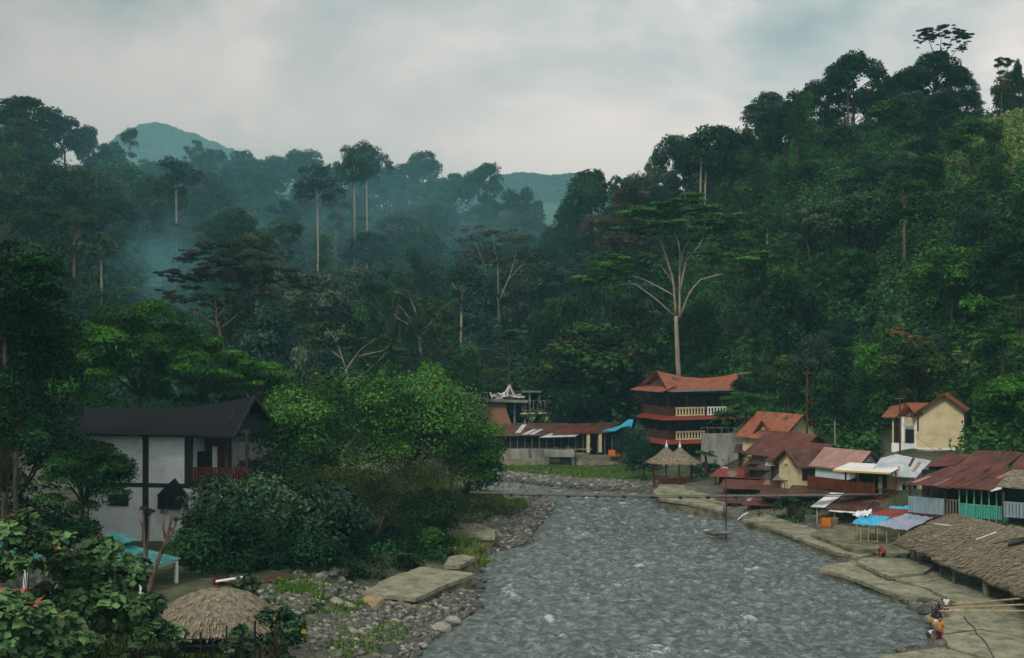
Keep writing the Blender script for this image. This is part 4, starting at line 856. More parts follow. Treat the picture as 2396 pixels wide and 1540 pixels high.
# ------------------------------------------------------------ building kit
def saddle(parent, ridge, front, back, mat, th=.12, sag=.25, n=14, m=5, name='roof'):
    """two slopes hung from a curved ridge, slightly hollow; gable ends are left open"""
    r, f, b = line(ridge, n), line(front, n), line(back, n); rows = []
    def slope(a, c):
        return [[lerp(a[j], c[j], i / m) - V((0, 0, sag * math.sin(math.pi * i / m))) for j in range(n)] for i in range(m + 1)]
    mb = MB(); mb.loft(slope(f, r)[:m + 1] + [[p for p in row] for row in slope(r, b)[1:]], th); return mb.build(name, mat, parent)
def flat_roof(parent, pts, mat, th=.06, n=8, m=3, sag=0.0, wav=0.0, name='roof', patches=0):
    """lean-to sheet through four corners (front-left, front-right, back-right, back-left)"""
    a, b, c, d = (V(p) for p in pts); mb = MB()
    rows = [[lerp(lerp(a, b, j / n), lerp(d, c, j / n), i / m) - V((0, 0, sag * math.sin(math.pi * j / n) * math.sin(math.pi * (i + .5) / (m + 1)) + wav * random.uniform(-1, 1))) for j in range(n + 1)] for i in range(m + 1)]
    mb.loft(rows, th); rf = mb.build(name, mat, parent)
    for _ in range(patches):                                            # odd replacement sheets laid over the roof
        t0 = random.uniform(.02, .85); t1 = min(.98, t0 + random.uniform(.05, .13)); v0 = random.choice((0.01, .3, .5)); v1 = min(.98, v0 + random.uniform(.35, .55)); pb = MB()
        pb.loft([[lerp(lerp(a, b, t), lerp(d, c, t), v) + V((0, 0, .035 + wav)) for t in (t0, (t0 + t1) / 2, t1)] for v in (v0, (v0 + v1) / 2, v1)], .02); pb.build('patch', random.choice(['rusty tin', 'maroon tin', 'rusty tin', 'pink tin', 'old zinc']), rf)
    return rf
def window(parent, x0, x1, z0, z1, y, frame='brown timber', bars=1, name='window', w=.08):
    m = MB(); m.span((x0 - w, y - .05, z0 - w), (x0, y + .04, z1 + w)).span((x1, y - .05, z0 - w), (x1 + w, y + .04, z1 + w)).span((x0, y - .05, z1), (x1, y + .04, z1 + w)).span((x0, y - .05, z0 - w), (x1, y + .04, z0))
    for i in range(bars): xx = x0 + (x1 - x0) * (i + 1) / (bars + 1); m.span((xx - .025, y - .035, z0), (xx + .025, y + .02, z1))
    o = m.build(name, frame, parent); MB().span((x0, y - .012, z0), (x1, y + .012, z1)).build('pane', 'window glass', o); return o
def railing(parent, a, b, h, mat, pitch=.16, th=.04, top=.08, solid=False, name='railing'):
    a, b = V(a), V(b); m = MB(); L = (b - a).length; up = V((0, 0, h)); m.beam(a + up, b + up, top, top); m.beam(a + V((0, 0, .06)), b + V((0, 0, .06)), top * .8, top * .8)
    if solid: m.beam(lerp(a, b, 0) + up * .5, b + up * .5, th, h - .1)
    else:
        k = max(2, int(L / pitch))
        for i in range(k + 1): p = lerp(a, b, i / k); m.beam(p + V((0, 0, .04)), p + up, th, th)
    return m.build(name, mat, parent)
def posts(parent, pts, h, mat, w=.14, name='post'):
    for p in pts:
        hh = h if not hasattr(p[-1], '__len__') else h; MB().span((p[0] - w / 2, p[1] - w / 2, p[2]), (p[0] + w / 2, p[1] + w / 2, p[2] + hh)).build(name, mat, parent)
def gable_house(name, label, X, Y, d, yaw, w, dep, h, rise, over, wall, roof, axis_='x', group=None, cat='house', wins=(), door=None, front=True, th=.12, sag=.06, fascia='brown timber', sink=3.0):
    fr = Frame(name, label, cat, P(X, Y, d), yaw, group); o = fr.o; m = MB(); a, b = -w / 2, w / 2; z0 = -sink
    if axis_ == 'x':
        mid = dep / 2
        for x, sgn in ((a, 1), (b, -1)):
            m.add([(x, 0, z0), (x, dep, z0), (x, dep, h), (x, mid, h + rise * .97), (x, 0, h), (x + .15 * sgn, 0, z0), (x + .15 * sgn, dep, z0), (x + .15 * sgn, dep, h), (x + .15 * sgn, mid, h + rise * .97), (x + .15 * sgn, 0, h)], [(0, 1, 2, 3, 4), (9, 8, 7, 6, 5), (0, 5, 6, 1), (1, 6, 7, 2), (2, 7, 8, 3), (3, 8, 9, 4), (4, 9, 5, 0)])
        m.span((a + .152, 0, z0), (b - .152, .15, h)); m.span((a + .152, dep - .15, z0), (b - .152, dep, h))
        s = rise / mid
        saddle(o, [(a - over, mid, h + rise + .06), (b + over, mid, h + rise + .06)], [(a - over, -over, h - over * s + .06), (b + over, -over, h - over * s + .06)], [(a - over, dep + over, h - over * s + .06), (b + over, dep + over, h - over * s + .06)], roof, th, sag)
        if fascia:
            for x in (a - over - .03, b + over + .03):
                for yy in (-over, dep + over): MB().beam((x, yy, h - over * s - .02), (x, mid, h + rise - .02), .05, .22).build('bargeboard', fascia, o)
    else:
        for y, sgn in ((0, 1), (dep, -1)):
            m.add([(a, y, z0), (b, y, z0), (b, y, h), (0, y, h + rise * .97), (a, y, h)] + [(a, y + .15 * sgn, z0), (b, y + .15 * sgn, z0), (b, y + .15 * sgn, h), (0, y + .15 * sgn, h + rise * .97), (a, y + .15 * sgn, h)], [(0, 1, 2, 3, 4), (9, 8, 7, 6, 5), (0, 5, 6, 1), (1, 6, 7, 2), (2, 7, 8, 3), (3, 8, 9, 4), (4, 9, 5, 0)])
        m.span((a, .152, z0), (a + .15, dep - .152, h)); m.span((b - .15, .152, z0), (b, dep - .152, h))
        s = rise / (w / 2)
        saddle(o, [(0, -over, h + rise + .06), (0, dep + over, h + rise + .06)], [(a - over, -over, h - over * s + .06), (a - over, dep + over, h - over * s + .06)], [(b + over, -over, h - over * s + .06), (b + over, dep + over, h - over * s + .06)], roof, th, sag)
        if fascia:
            for x in (a - over, b + over): MB().beam((x, -over - .03, h - over * s - .02), (0, -over - .03, h + rise - .02), .05, .22).build('bargeboard', fascia, o)
    m.build('wall', wall, o)
    for x0, x1, zz0, zz1 in wins: window(o, x0, x1, zz0, zz1, -.03)
    if door: MB().span((door[0], -.05, 0), (door[1], -.005, door[2])).build('door', 'brown timber', o)
    return fr

# ------------------------------------------------------------ white house with the black saddle roof
h = Frame('white_house', 'two storey white house with dark timbers and a black upswept saddle roof', 'house', P(210, 1270, 97), -9); o = h.o
q = lambda X, Y, y=0.0: h.y(X, Y, y)
xr = q(470, 1270)[0]; xm = q(440, 1130)[0]; x1 = q(335, 1130)[0]; x1b = q(349, 1130)[0]; zb1 = q(300, 1139)[2]; zb2 = q(300, 1129)[2]; zt = q(300, 1010, 0)[2]; xe = q(583, 1130)[0]
x2 = q(433, 1130)[0]; x2b = q(450, 1130)[0]; dep = 8.0
m = MB(); m.span((0, 0, -.6), (x1, .18, zb1)).span((x1b, 0, -.6), (xr, .18, zb1)).span((0, 0, zb2), (x1, .18, zt)).span((x1b, 0, zb2), (x2, .18, zt))
m.span((0, .182, -.6), (.18, dep, zt)).span((0.182, dep - .18, -.6), (xr, dep, zt)).span((xr - .18, .182, -.6), (xr, dep - .182, zb1)).span((x2 - .18, .182, zb1), (x2, dep - .182, zt))
m.build('wall', 'white plaster', o)
m = MB(); m.span((x1, -.04, -.6), (x1b, .2, zt)).span((x2, -.04, zb1 - .01), (x2b, .2, zt)).span((-.12, -.04, -.6), (-.003, .2, zt)).span((0, -.035, zb1 + .003), (x1, .19, zb2 - .003)).span((x1b, -.035, zb1 + .003), (x2, .19, zb2 - .003)).span((x2b, -.035, zb1 + .003), (xe, .16, zb2 - .003))
m.span((-.1, -.05, zt - .02), (xe, .15, zt + .25)); m.build('timber_frame', 'dark timber', o)
MB().span((x2, .2, zb2 - .25), (xe, dep, zb2 - .02)).build('veranda_floor', 'brown timber', o)
MB().span((x2b, 2.4, zb2), (xe - 2.4, 2.6, zt)).build('veranda_wall', 'brown timber', o)
dx0, dx1 = q(462, 1080, 2.3)[0], q(497, 1080, 2.3)[0]
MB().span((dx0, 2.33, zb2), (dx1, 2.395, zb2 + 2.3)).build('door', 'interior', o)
for a, b in ((q(450, 1060, 2.3)[0], dx0 - .02), (dx1 + .02, q(508, 1060, 2.3)[0])): MB().span((a, 2.3, zb2), (b, 2.39, zb2 + 2.7)).build('white_panel', 'white plaster', o)
railing(o, (x2b, .05, zb2), (xe - .1, .05, zb2), 1.25, 'red timber', .2, .13, .1)
railing(o, (xe - .1, .1, zb2), (xe - .1, dep, zb2), 1.25, 'red timber', .2, .13, .1)
for X in (530, 577): xx = q(X, 1080)[0]; MB().span((xx - .11, -.02, -.6), (xx + .11, .2, zt)).build('post', 'dark timber', o)
MB().span((xe - .22, dep - .3, -.6), (xe, dep - .05, zt)).build('post', 'dark timber', o)
# lower room under the veranda stays in the shade of the bushes
MB().span((xr + .01, .4, -.6), (xe - .3, dep - .4, zb1 - .3)).build('lower_wall', 'dark timber', o)
yr = 3.6; rid = [q(206, 953, yr), q(300, 955, yr), q(400, 955, yr), q(480, 950, yr), q(540, 939, yr), q(597, 925, yr)]
fe = [q(152, 1013, -1.3), q(300, 1016, -1.3), q(450, 1019, -1.3), q(548, 1022, -1.3)]
be = [(p[0], 2 * yr + 1.3, p[2]) for p in fe]
saddle(o, rid, fe, be, 'black slate', .16, .12, 16, 5)
R1, FE, BE = V(rid[-1]), V(fe[-1]), V(be[-1])
m = MB(); ins = .5
m.loft([[FE - V((.1, 0, .03)), BE - V((.1, 0, .03))], [lerp(FE, R1, .55) - V((.75, -.2, .2)), lerp(BE, R1, .55) - V((.75, .2, .2))]], .08); m.build('gable_hood', 'black slate', o)
m = MB(); A0, B0, T0 = lerp(FE, R1, .5) - V((1.1, 0, .2)), lerp(BE, R1, .5) - V((1.1, 0, .2)), R1 - V((1.4, 0, .5)); m.add([A0, B0, T0, A0 - V((.1, 0, 0)), B0 - V((.1, 0, 0)), T0 - V((.1, 0, 0))], [(0, 1, 2), (5, 4, 3), (0, 3, 4, 1), (1, 4, 5, 2), (2, 5, 3, 0)]); m.build('gable_wall', 'dark timber', o)
for q_ in (FE, BE): MB().beam(q_ - V((0, 0, .12)), R1 - V((0, 0, .12)), .07, .28).build('bargeboard', 'dark timber', o)
L0, LF, LB = V(rid[0]), V(fe[0]), V(be[0]); m = MB(); m.slab([LF + V((.06, 0, -.03)), LB + V((.06, 0, -.03)), L0 + V((.05, 0, -.03))], .1); m.build('end_slope', 'black slate', o)
MB().tube(line([q(148, 1014, -1.3), q(150, 1040, -1.3), q(149, 1062, -1.3), q(153, 1075, -1.3)], 6), .05, 6).build('drain_chain', 'yellow paint', o)
# bay window under its pointed hood, and the plain window
b0, b1, bz0, bz1 = q(380, 1185)[0], q(439, 1185)[0], q(400, 1186)[2], q(400, 1158)[2]
w_ = window(o, b0, b1, bz0, bz1, -.55, 'dark timber', 2)
MB().span((b0 - .05, -.52, bz0 - .12), (b1 + .05, -.02, bz0 - .085)).span((b0 - .05, -.5, bz0), (b0 + .02, -.02, bz1)).span((b1 - .02, -.5, bz0), (b1 + .05, -.02, bz1)).build('sill', 'dark timber', w_)
ap = q(410, 1118, -.1); hd = MB(); e = [(b0 - .12, -.75, bz1 - .02), (b1 + .12, -.75, bz1 - .02), (b1 + .12, -.06, bz1 - .02), (b0 - .12, -.06, bz1 - .02)]; e2 = [(b0 + .4, -.5, bz1 + .62), (b1 - .4, -.5, bz1 + .62), (b1 - .4, -.06, bz1 + .62), (b0 + .4, -.06, bz1 + .62)]
hd.add(e + e2 + [(ap[0], -.08, ap[2])], [(3, 2, 1, 0), (0, 1, 5, 4), (1, 2, 6, 5), (2, 3, 7, 6), (3, 0, 4, 7), (4, 5, 8), (5, 6, 8), (6, 7, 8), (7, 4, 8)]); hd.build('window_hood', 'black slate', o)
window(o, q(260, 1180)[0], q(300, 1180)[0], q(280, 1181)[2], q(280, 1158)[2], -.03, 'dark timber', 1)
# dark roofed shed behind the veranda
sh = Frame('shed', 'low dark grey shed seen behind the veranda posts', 'shed', P(540, 1150, 116), -5); MB().span((-1.6, 0, -3), (3.2, 4, 3.0)).build('wall', 'grey timber', sh.o); flat_roof(sh.o, [(-2, -.5, 3.0), (3.9, -.5, 3.0), (3.9, 4.4, 4.3), (-2, 4.4, 4.3)], 'dark timber', .08)

# ------------------------------------------------------------ teal gazebos
def gazebo(X, Y, d, r, label):
    o = empty('gazebo', P(X, Y, d), R(12), label, 'gazebo', 'teal roofed gazebos'); n = 6
    def cap(r0, z0, r1, z1, nm):
        m = MB()
        for i in range(n):
            a0, a1 = 6.2832 * i / n, 6.2832 * (i + 1) / n; k = 14; rows = []
            for rr, zz in ((r0, z0), ((r0 + r1) * .5, (z0 + z1) / 2 - .05), (r1, z1)):
                p, s = V((rr * math.cos(a0), rr * math.sin(a0), zz)), V((rr * math.cos(a1), rr * math.sin(a1), zz))
                rows.append([lerp(p, s, j / (2 * k)) + V((0, 0, .035 if j % 2 and rr > r1 + .01 else 0)) for j in range(2 * k + 1)])
            m.loft(rows, .03)
        return m.build(nm, 'teal tin', o)
    cap(r, 2.35, .75, 3.45, 'roof'); t = cap(1.45, 3.65, .06, 4.2, 'top_roof')
    MB().lathe((0, 0, 0), [(.7, 3.3), (.7, 3.72)], 6).build('collar', 'brown timber', t)
    m = MB()
    for i in range(n): a0, a1 = 6.2832 * i / n, 6.2832 * (i + 1) / n; m.beam(((r - .25) * math.cos(a0), (r - .25) * math.sin(a0), 2.26), ((r - .25) * math.cos(a1), (r - .25) * math.sin(a1), 2.26), .1, .16)
    m.build('eave_beam', 'white paint', o)
    for i in range(n): a0 = 6.2832 * i / n; MB().lathe(((r - .3) * math.cos(a0), (r - .3) * math.sin(a0), 0), [(.2, -.8), (.2, .2), (.13, .25), (.13, 2.2)], 8).build('post', 'white paint', o)
    MB().lathe((0, 0, 0), [(r - .1, -.8), (r - .1, .08)], 6).build('floor', 'grey concrete', o); return o
gazebo(270, 1398, 79, 4.1, 'white posted gazebo with a two tiered teal tin roof below the white house')
gazebo(20, 1385, 76, 3.2, 'teal roofed gazebo half hidden by shrubs at the left picture edge')

# ------------------------------------------------------------ thatched hut, fence, boat, pruned tree on the left bank
def thatch_cone(o, prof, n=28, el=1.0, c=(0, 0, 0), name='roof', mat='thatch', tufts=700):
    m = MB(); base = 0
    for i, (r, z) in enumerate(prof):
        for j in range(n): t = 6.2832 * j / n; jj = 1 + random.uniform(-.025, .025); m.v.append((c[0] + r * el * jj * math.cos(t), c[1] + r * jj * math.sin(t), c[2] + z + random.uniform(-.03, .03)))
    for i in range(len(prof) - 1):
        for j in range(n): m.f.append((i * n + j, i * n + (j + 1) % n, (i + 1) * n + (j + 1) % n, (i + 1) * n + j))
    m.f.append(tuple(j for j in reversed(range(n)))); m.f.append(tuple((len(prof) - 1) * n + j for j in range(n)))
    rf = m.build(name, mat, o, True); k = tufts; t = rng.random(k) * 6.2832; u = rng.random(k) ** .7; rr = np.interp(1 - u, np.linspace(0, 1, len(prof)), [p[0] for p in prof]) ; zz = np.interp(1 - u, np.linspace(0, 1, len(prof)), [p[1] for p in prof])
    v, f = [], []
    for a, r, z in zip(t, rr, zz):
        d = V((math.cos(a) * el, math.sin(a), 0)); s = V((-math.sin(a), math.cos(a), 0)); p = V(c) + d * r + V((0, 0, z + .03)); L = random.uniform(.2, .45); w = random.uniform(.03, .08); e = p + d * L * .75 - V((0, 0, L * .55 - random.uniform(0, .06))); q0 = len(v)
        v += [p - s * w, p + s * w, e + s * w * .3, e - s * w * .3]; f.append((q0, q0 + 1, q0 + 2, q0 + 3))
    me = bpy.data.meshes.new('straw'); me.from_pydata([tuple(x) for x in v], [], f); me.update(); link('straw', me, MATS['straw'], rf)['kind'] = 'stuff'; return rf
hz = gz(*P(505, 1500, 62)[:2]); hut = empty('thatched_hut', (P(508, 1500, 62)[0], 62, 1.6), 0, 'low hut with a rounded straw thatch roof on the near left bank', 'hut')
thatch_cone(hut, [(3.2, 1.75), (3.05, 2.0), (2.5, 2.7), (1.7, 3.2), (.8, 3.48), (.05, 3.56)], 30, 1.0)
for a in range(6): MB().tube([(2.2 * math.cos(a * 1.047), 2.2 * math.sin(a * 1.047), -1), (2.2 * math.cos(a * 1.047), 2.2 * math.sin(a * 1.047), 2.2)], .07, 6).build('post', 'brown timber', hut)
fo = empty('fence', (P(480, 1540, 50)[0], 50, gz(P(480, 1540, 50)[0], 50)), 0, 'black metal post and rail fence on the near left bank', 'fence')
fz = lambda Y: H + (HY - Y) / F * 50 - fo.location.z
for X, Yt in ((405, 1490), (435, 1485), (470, 1478), (502, 1490), (531, 1462), (571, 1468), (597, 1452)):
    dx = (X - 480) / F * 50; MB().beam((dx, random.uniform(-.04, .04), -.8), (dx + random.uniform(-.03, .03), 0, fz(Yt)), .06, .06).build('post', 'black metal', fo)
for Y in (1496, 1512): MB().beam(((400 - 480) / F * 50, .05, fz(Y)), ((600 - 480) / F * 50, .05, fz(Y - 3)), .045, .045).build('rail', 'black metal', fo)
bo = Frame('boat', 'brown wooden boat lying on the bank below the thicket', 'boat', P(585, 1378, 80), 12); m = MB(); rows = []
for i in range(13):
    t = i / 12; w = .95 * math.sin(math.pi * (.12 + .76 * t)) ** .6; up = .55 * (2 * t - 1) ** 2
    rows.append([((t - .5) * 4.6, w * math.cos(a), .55 + up * .5 - w * .85 * math.sin(a)) for a in np.linspace(0, math.pi, 9)])
m.loft(rows, .06); m.build('hull', 'red timber', bo.o)
for t in (-1.1, 0, 1.1): MB().span((t - .12, -.7, .5), (t + .12, .7, .56)).build('bench', 'brown timber', bo.o)
pl = Frame('board', 'pale flat board leaning beside the brown boat', 'board', P(540, 1362, 79), 8); MB().beam((-.9, 0, .1), (.9, .1, .32), .5, .05).build('plank', 'white paint', pl.o)
pl = Frame('board', 'grey flat board lying right of the brown boat', 'board', P(628, 1382, 80), -15); MB().beam((-.9, 0, .05), (.7, .1, .6), .9, .05).build('plank', 'grey timber', pl.o)
pt = empty('pruned_tree', P(350, 1385, 73), 0, 'pruned bare tree with cut stubs in front of the teal gazebo', 'tree'); pp = lambda X, Y, dy=0: P(X, Y, 73) - P(350, 1385, 73) + V((0, dy, 0)); m = MB()
for path, r0, r1 in (([(348, 1420), (352, 1370), (365, 1330), (378, 1290)], .2, .14), ([(378, 1295), (392, 1260), (400, 1225), (404, 1195)], .13, .06), ([(378, 1290), (398, 1262), (418, 1208)], .1, .05), ([(390, 1265), (383, 1235), (386, 1200)], .08, .04), ([(362, 1335), (340, 1290), (338, 1220), (336, 1190)], .09, .05), ([(345, 1300), (350, 1240), (352, 1195)], .06, .04), ([(366, 1325), (340, 1322), (318, 1330)], .08, .04), ([(400, 1240), (414, 1228)], .06, .04), ([(338, 1240), (326, 1212)], .05, .03)):
    m.tube([pp(*p) for p in path], list(np.linspace(r0, r1, len(path))), 6)
m.build('trunk', 'brown bark', pt, True); tuft = np.array([[*pp(338, 1192), .3, .3, .25], [*pp(352, 1198), .3, .3, .2], [*pp(386, 1198), .25, .25, .2], [*pp(415, 1215), .2, .2, .2]]); link('crown', cmesh('crown', tuft, 150, .22), MATS['rusty brown'], pt)

# ------------------------------------------------------------ three storey guest house
g = Frame('guest_house', 'three storey wooden guest house with an orange tin saddle roof and cream balconies', 'guest house', P(1563, 1088, 166), 20); o = g.o
s = 166 / F; fw = 11.6; ld = 7.6; lev = [0, (1088 - 1030) * s, (1088 - 974) * s, (1088 - 918) * s]
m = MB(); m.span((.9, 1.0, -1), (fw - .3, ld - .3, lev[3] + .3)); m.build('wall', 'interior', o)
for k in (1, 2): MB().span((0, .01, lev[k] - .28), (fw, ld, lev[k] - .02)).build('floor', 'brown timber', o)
for k in (1, 2):
    z = lev[k] - .05; e = 1.25; c0 = [(-e, -e), (fw * (.62 if k == 1 else 1.0), -e)]
    m = MB(); m.loft([[(-e, -e, z - .38), (c0[1][0], -e, z - .38)], [(0.03, -.03, z + .1), (c0[1][0], -.03, z + .1)]], .05); m.loft([[(-e, ld, z - .38), (-e, -e, z - .38)], [(0.03, ld, z + .1), (0.03, -.03, z + .1)]], .05); m.build('skirt_roof', 'red tin', o)
for z0, z1 in ((-1, lev[1]), (lev[1], lev[2]), (lev[2], lev[3] + .2)):
    for x in (0.1, 2.9, 5.6, 8.3, fw - .1): MB().span((x - .1, .04, z0 + .02), (x + .1, .24, z1 - .3)).build('post', 'brown timber', o)
    for y in (3.8, ld - .1): MB().span((.02, y - .1, z0 + .02), (.22, y + .1, z1 - .3)).build('post', 'brown timber', o)
for k in (1, 2):
    z = lev[k] + .02
    railing(o, (.1, .12, z), (.12, ld, z), 1.15, 'brown timber', .2, .12); railing(o, (.1, .12, z), (1.1, .12, z), 1.15, 'brown timber', .2, .12)
    for i, x in enumerate(((1.15, 5.5),) if k == 1 else ((1.15, 5.5), (5.9, 8.9))):
        b = MB(); b.span((x[0], -.14, z), (x[1], .08, z + .16)).span((x[0], -.14, z + .98), (x[1], .08, z + 1.15)); n = int((x[1] - x[0]) / .44)
        for j in range(n + 1): xx = x[0] + .12 + (x[1] - x[0] - .24) * j / n; b.lathe((xx, -.03, z), [(.10, .16), (.14, .4), (.10, .6), (.13, .98)], 6)
        b.build('balustrade', 'cream wall' if i == 0 else 'white plaster', o)
    for x in (3.2, 6.4, 8.9): window(o, x, x + .9, z + .2, z + 2.0, .95, 'brown timber', 1)
q = lambda X, Y, y: g.y(X, Y, y)
yr, fy = 3.6, -.9
rid = [q(1535, 867, yr), q(1560, 873, yr), q(1600, 882, yr), q(1645, 885, yr), q(1690, 881, yr), q(1722, 874, yr)]; fe = [q(1562, 914, fy), q(1620, 915, fy), q(1690, 917, fy), q(1752, 919, fy)]; be = [(p[0], 2 * yr - fy, p[2] + .2) for p in fe]
saddle(o, rid, fe, be, 'orange tin', .14, .25, 16, 5)
R1, FE, BE = V(rid[0]), V(fe[0]), V(be[0]); m = MB(); a, b, t = FE + V((.5, .2, -.1)), BE + V((.5, -.2, -.1)), lerp(lerp(FE, BE, .5), R1, .85) + V((1.0, 0, -.1)); m.add([a, b, t] + [p + V((.12, 0, 0)) for p in (a, b, t)], [(0, 1, 2), (5, 4, 3), (0, 3, 4, 1), (1, 4, 5, 2), (2, 5, 3, 0)]); m.build('gable_wall', 'brown timber', o)
for q_ in (FE, BE): MB().beam(q_ - V((0, 0, .1)), R1 - V((0, 0, .1)), .07, .3).build('bargeboard', 'brown timber', o)
z = lev[3] + .35; flat_roof(o, [(-1.5, -1.2, z - .25), (-1.5, ld + 1, z - .25), (.9, ld + .5, z + .7), (1.2, -.3, z + .7)], 'orange tin', .07, name='side_roof'); flat_roof(o, [(-.2, -1.3, z - .25), (fw * .86, -1.3, z - .12), (fw * .86, -.2, z + .06), (-.2, -.2, z + .06)], 'grey timber', .06, name='awning')
# stair hut and bare boulder right of the guest house
g2 = Frame('lookout_hut', 'small open hut with a flat tin roof behind the right end of the guest house', 'hut', P(1755, 925, 176), 10); flat_roof(g2.o, [(-2.2, -1, 3.0), (2.3, -1, 3.5), (2.3, 2, 3.5), (-2.2, 2, 3.0)], 'grey timber', .1); MB().span((-1.6, 0, -3), (1.2, 1.6, 2.2)).build('wall', 'cream wall', g2.o); posts(g2.o, [(-1.9, -.6, 0), (1.9, -.6, 0)], 3.0, 'brown timber', .12)
def rock_mesh(name, seed, sub=3, flat=.7, rough=.35):
    bm = bmesh.new(); bmesh.ops.create_icosphere(bm, subdivisions=sub, radius=1); r = random.Random(seed); ax = [V((r.uniform(-1, 1), r.uniform(-1, 1), r.uniform(-1, 1))).normalized() for _ in range(9)]; of = [r.uniform(.62, .95) for _ in ax]
    for v in bm.verts:
        d = v.co.normalized(); k = 1.0
        for a, f in zip(ax, of):
            t = d.dot(a)
            if t > f: k = min(k, 1 - (1 - rough) * .0 - (t - f) * rough * 2.2)
        k += rough * .25 * float(fbm(np.array([d.x * 2 + seed]), np.array([d.y * 2 + d.z * 1.7]), seed, 3)[0]); v.co = d * k; v.co.z *= flat
    me = bpy.data.meshes.new(name); bm.to_mesh(me); bm.free()
    for p in me.polygons: p.use_smooth = True
    return me
bl_ = link('boulder', rock_mesh('boulder', 77, 4, 1.2, .5), MATS['pale stone']); bl_.location = P(1808, 950, 170); bl_.scale = (2.1, 1.8, 1.9); tag(bl_, 'large pale boulder on the slope beside the guest house stairs', 'boulder')
rs = Frame('stair_railing', 'white concrete stair railing on the slope right of the guest house', 'railing', P(1785, 925, 172), -35); railing(rs.o, (-.8, 0, 0), (1.0, 0, .5), 1.5, 'grey concrete', .6, .12, .14); railing(rs.o, (1.0, 0, .3), (2.4, .3, -2.2), 1.2, 'grey concrete', .6, .12, .14, name='lower_railing')

# ------------------------------------------------------------ paired thatched gazebo by the water
t = empty('thatched_gazebo', P(1575, 1130, 145), 0, 'open gazebo with twin peaked straw roofs and white finials by the water', 'gazebo')
for cx_, cy_ in ((-.75, .3), (.75, -.2)):
    rf = thatch_cone(t, [(2.45, 2.35), (2.4, 2.5), (1.35, 3.15), (.62, 3.75), (.18, 4.1), (.1, 4.2)], 18, 1.0, (cx_, cy_, 0), tufts=260); MB().lathe((cx_, cy_, 0), [(.14, 4.1), (.17, 4.35), (.07, 4.6), (.03, 5.0)], 8).build('finial', 'white paint', rf)
for x, y in ((-2.3, -.6), (-1.0, -1.3), (.5, -1.5), (2.1, -.9), (2.2, .9), (-2.2, 1.2)): MB().tube([(x, y, -.3), (x, y, 2.9)], .09, 6).build('post', 'red timber', t)
for a, b in (((-2.3, -.6, .05), (-1.0, -1.3, .05)), ((-1, -1.3, .05), (.5, -1.5, .05)), ((.5, -1.5, .05), (2.1, -.9, .05))): railing(t, a, b, .9, 'red timber', .22, .1)
MB().span((-1.6, -.3, .05), (1.5, .5, .55)).build('bench', 'brown timber', t)

# ------------------------------------------------------------ far bank: ruin, long tin shed, river wall
r_ = Frame('concrete_ruin', 'half collapsed concrete building with a slanting brown wall and fallen white roof frame', 'building', P(1180, 1000, 190), 0); o = r_.o; s = 190 / F; u = lambda X, Y, y=0: r_.y(X, Y, y)
MB().slab([u(1100, 932, -1), u(1235, 936, -1), u(1235, 936, 7), u(1100, 932, 7)], .45).build('roof_slab', 'grey concrete', o)
MB().add([u(1100, 935, .2), u(1178, 938, .2), u(1196, 992, -.8), u(1130, 992, -.8), u(1100, 935, .5), u(1178, 938, .5), u(1196, 992, -.3), u(1130, 992, -.3)], [(0, 1, 2, 3), (7, 6, 5, 4), (0, 4, 5, 1), (1, 5, 6, 2), (2, 6, 7, 3), (3, 7, 4, 0)]).build('brown_wall', 'brown panel', o)
for X, Yt, Yb in ((1183, 940, 990), (1204, 940, 990), (1228, 945, 990), (1239, 915, 970), (1262, 915, 970), (1283, 940, 985)): a = u(X, Yt, .6); b = u(X, Yb, .6); MB().span((a[0] - .16, .5, b[2] - 2), (a[0] + .16, .8, a[2])).build('column', 'grey concrete', o)
MB().slab([u(1220, 914, 0), u(1268, 914, 0), u(1268, 914, 4), u(1220, 914, 4)], .3).build('upper_slab', 'grey concrete', o)
m = MB(); m.slab([u(1218, 966, -.5), u(1285, 964, -.5), u(1285, 964, 4), u(1218, 966, 4)], .25); m.add([u(1225, 967, 0), u(1258, 967, 0), u(1246, 988, 0), u(1225, 967, .3), u(1258, 967, .3), u(1246, 988, .3)], [(0, 1, 2), (5, 4, 3), (0, 3, 4, 1), (1, 4, 5, 2), (2, 5, 3, 0)]); m.add([u(1268, 966, 0), u(1292, 966, 0), u(1275, 990, 0), u(1268, 966, .3), u(1292, 966, .3), u(1275, 990, .3)], [(0, 1, 2), (5, 4, 3), (0, 3, 4, 1), (1, 4, 5, 2), (2, 5, 3, 0)]); m.build('balcony', 'cream wall', o)
railing(o, u(1222, 962, -.3), u(1284, 962, -.3), 1.6, 'grey concrete', .55, .09)
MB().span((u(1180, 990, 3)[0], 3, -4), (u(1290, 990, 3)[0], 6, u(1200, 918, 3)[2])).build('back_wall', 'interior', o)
railing(o, u(1100, 932, -.6), u(1140, 932, -.6), .9, 'cream wall', .45, .14)
m = MB()
for a, b in (((1175, 930), (1192, 901)), ((1192, 901), (1203, 927)), ((1160, 932), (1180, 918)), ((1192, 901), (1185, 930)), ((1150, 925), (1172, 930)), ((1147, 918), (1152, 932)), ((1195, 925), (1215, 930)), ((1165, 920), (1185, 926))): m.beam(u(*a, .5 + random.uniform(-.5, .8)), u(*b, .5), .22, .16)
m.build('broken_frame', 'white paint', o); MB().add([u(1176, 931, 1), u(1192, 903, 1.2), u(1212, 925, 2.0), u(1215, 932, 1), u(1176, 931, 1.4), u(1192, 903, 1.6), u(1212, 925, 2.4), u(1215, 932, 1.4)], [(0, 1, 2, 3), (7, 6, 5, 4), (0, 4, 5, 1), (1, 5, 6, 2), (2, 6, 7, 3), (3, 7, 4, 0)]).build('fallen_sheet', 'brown panel', o)
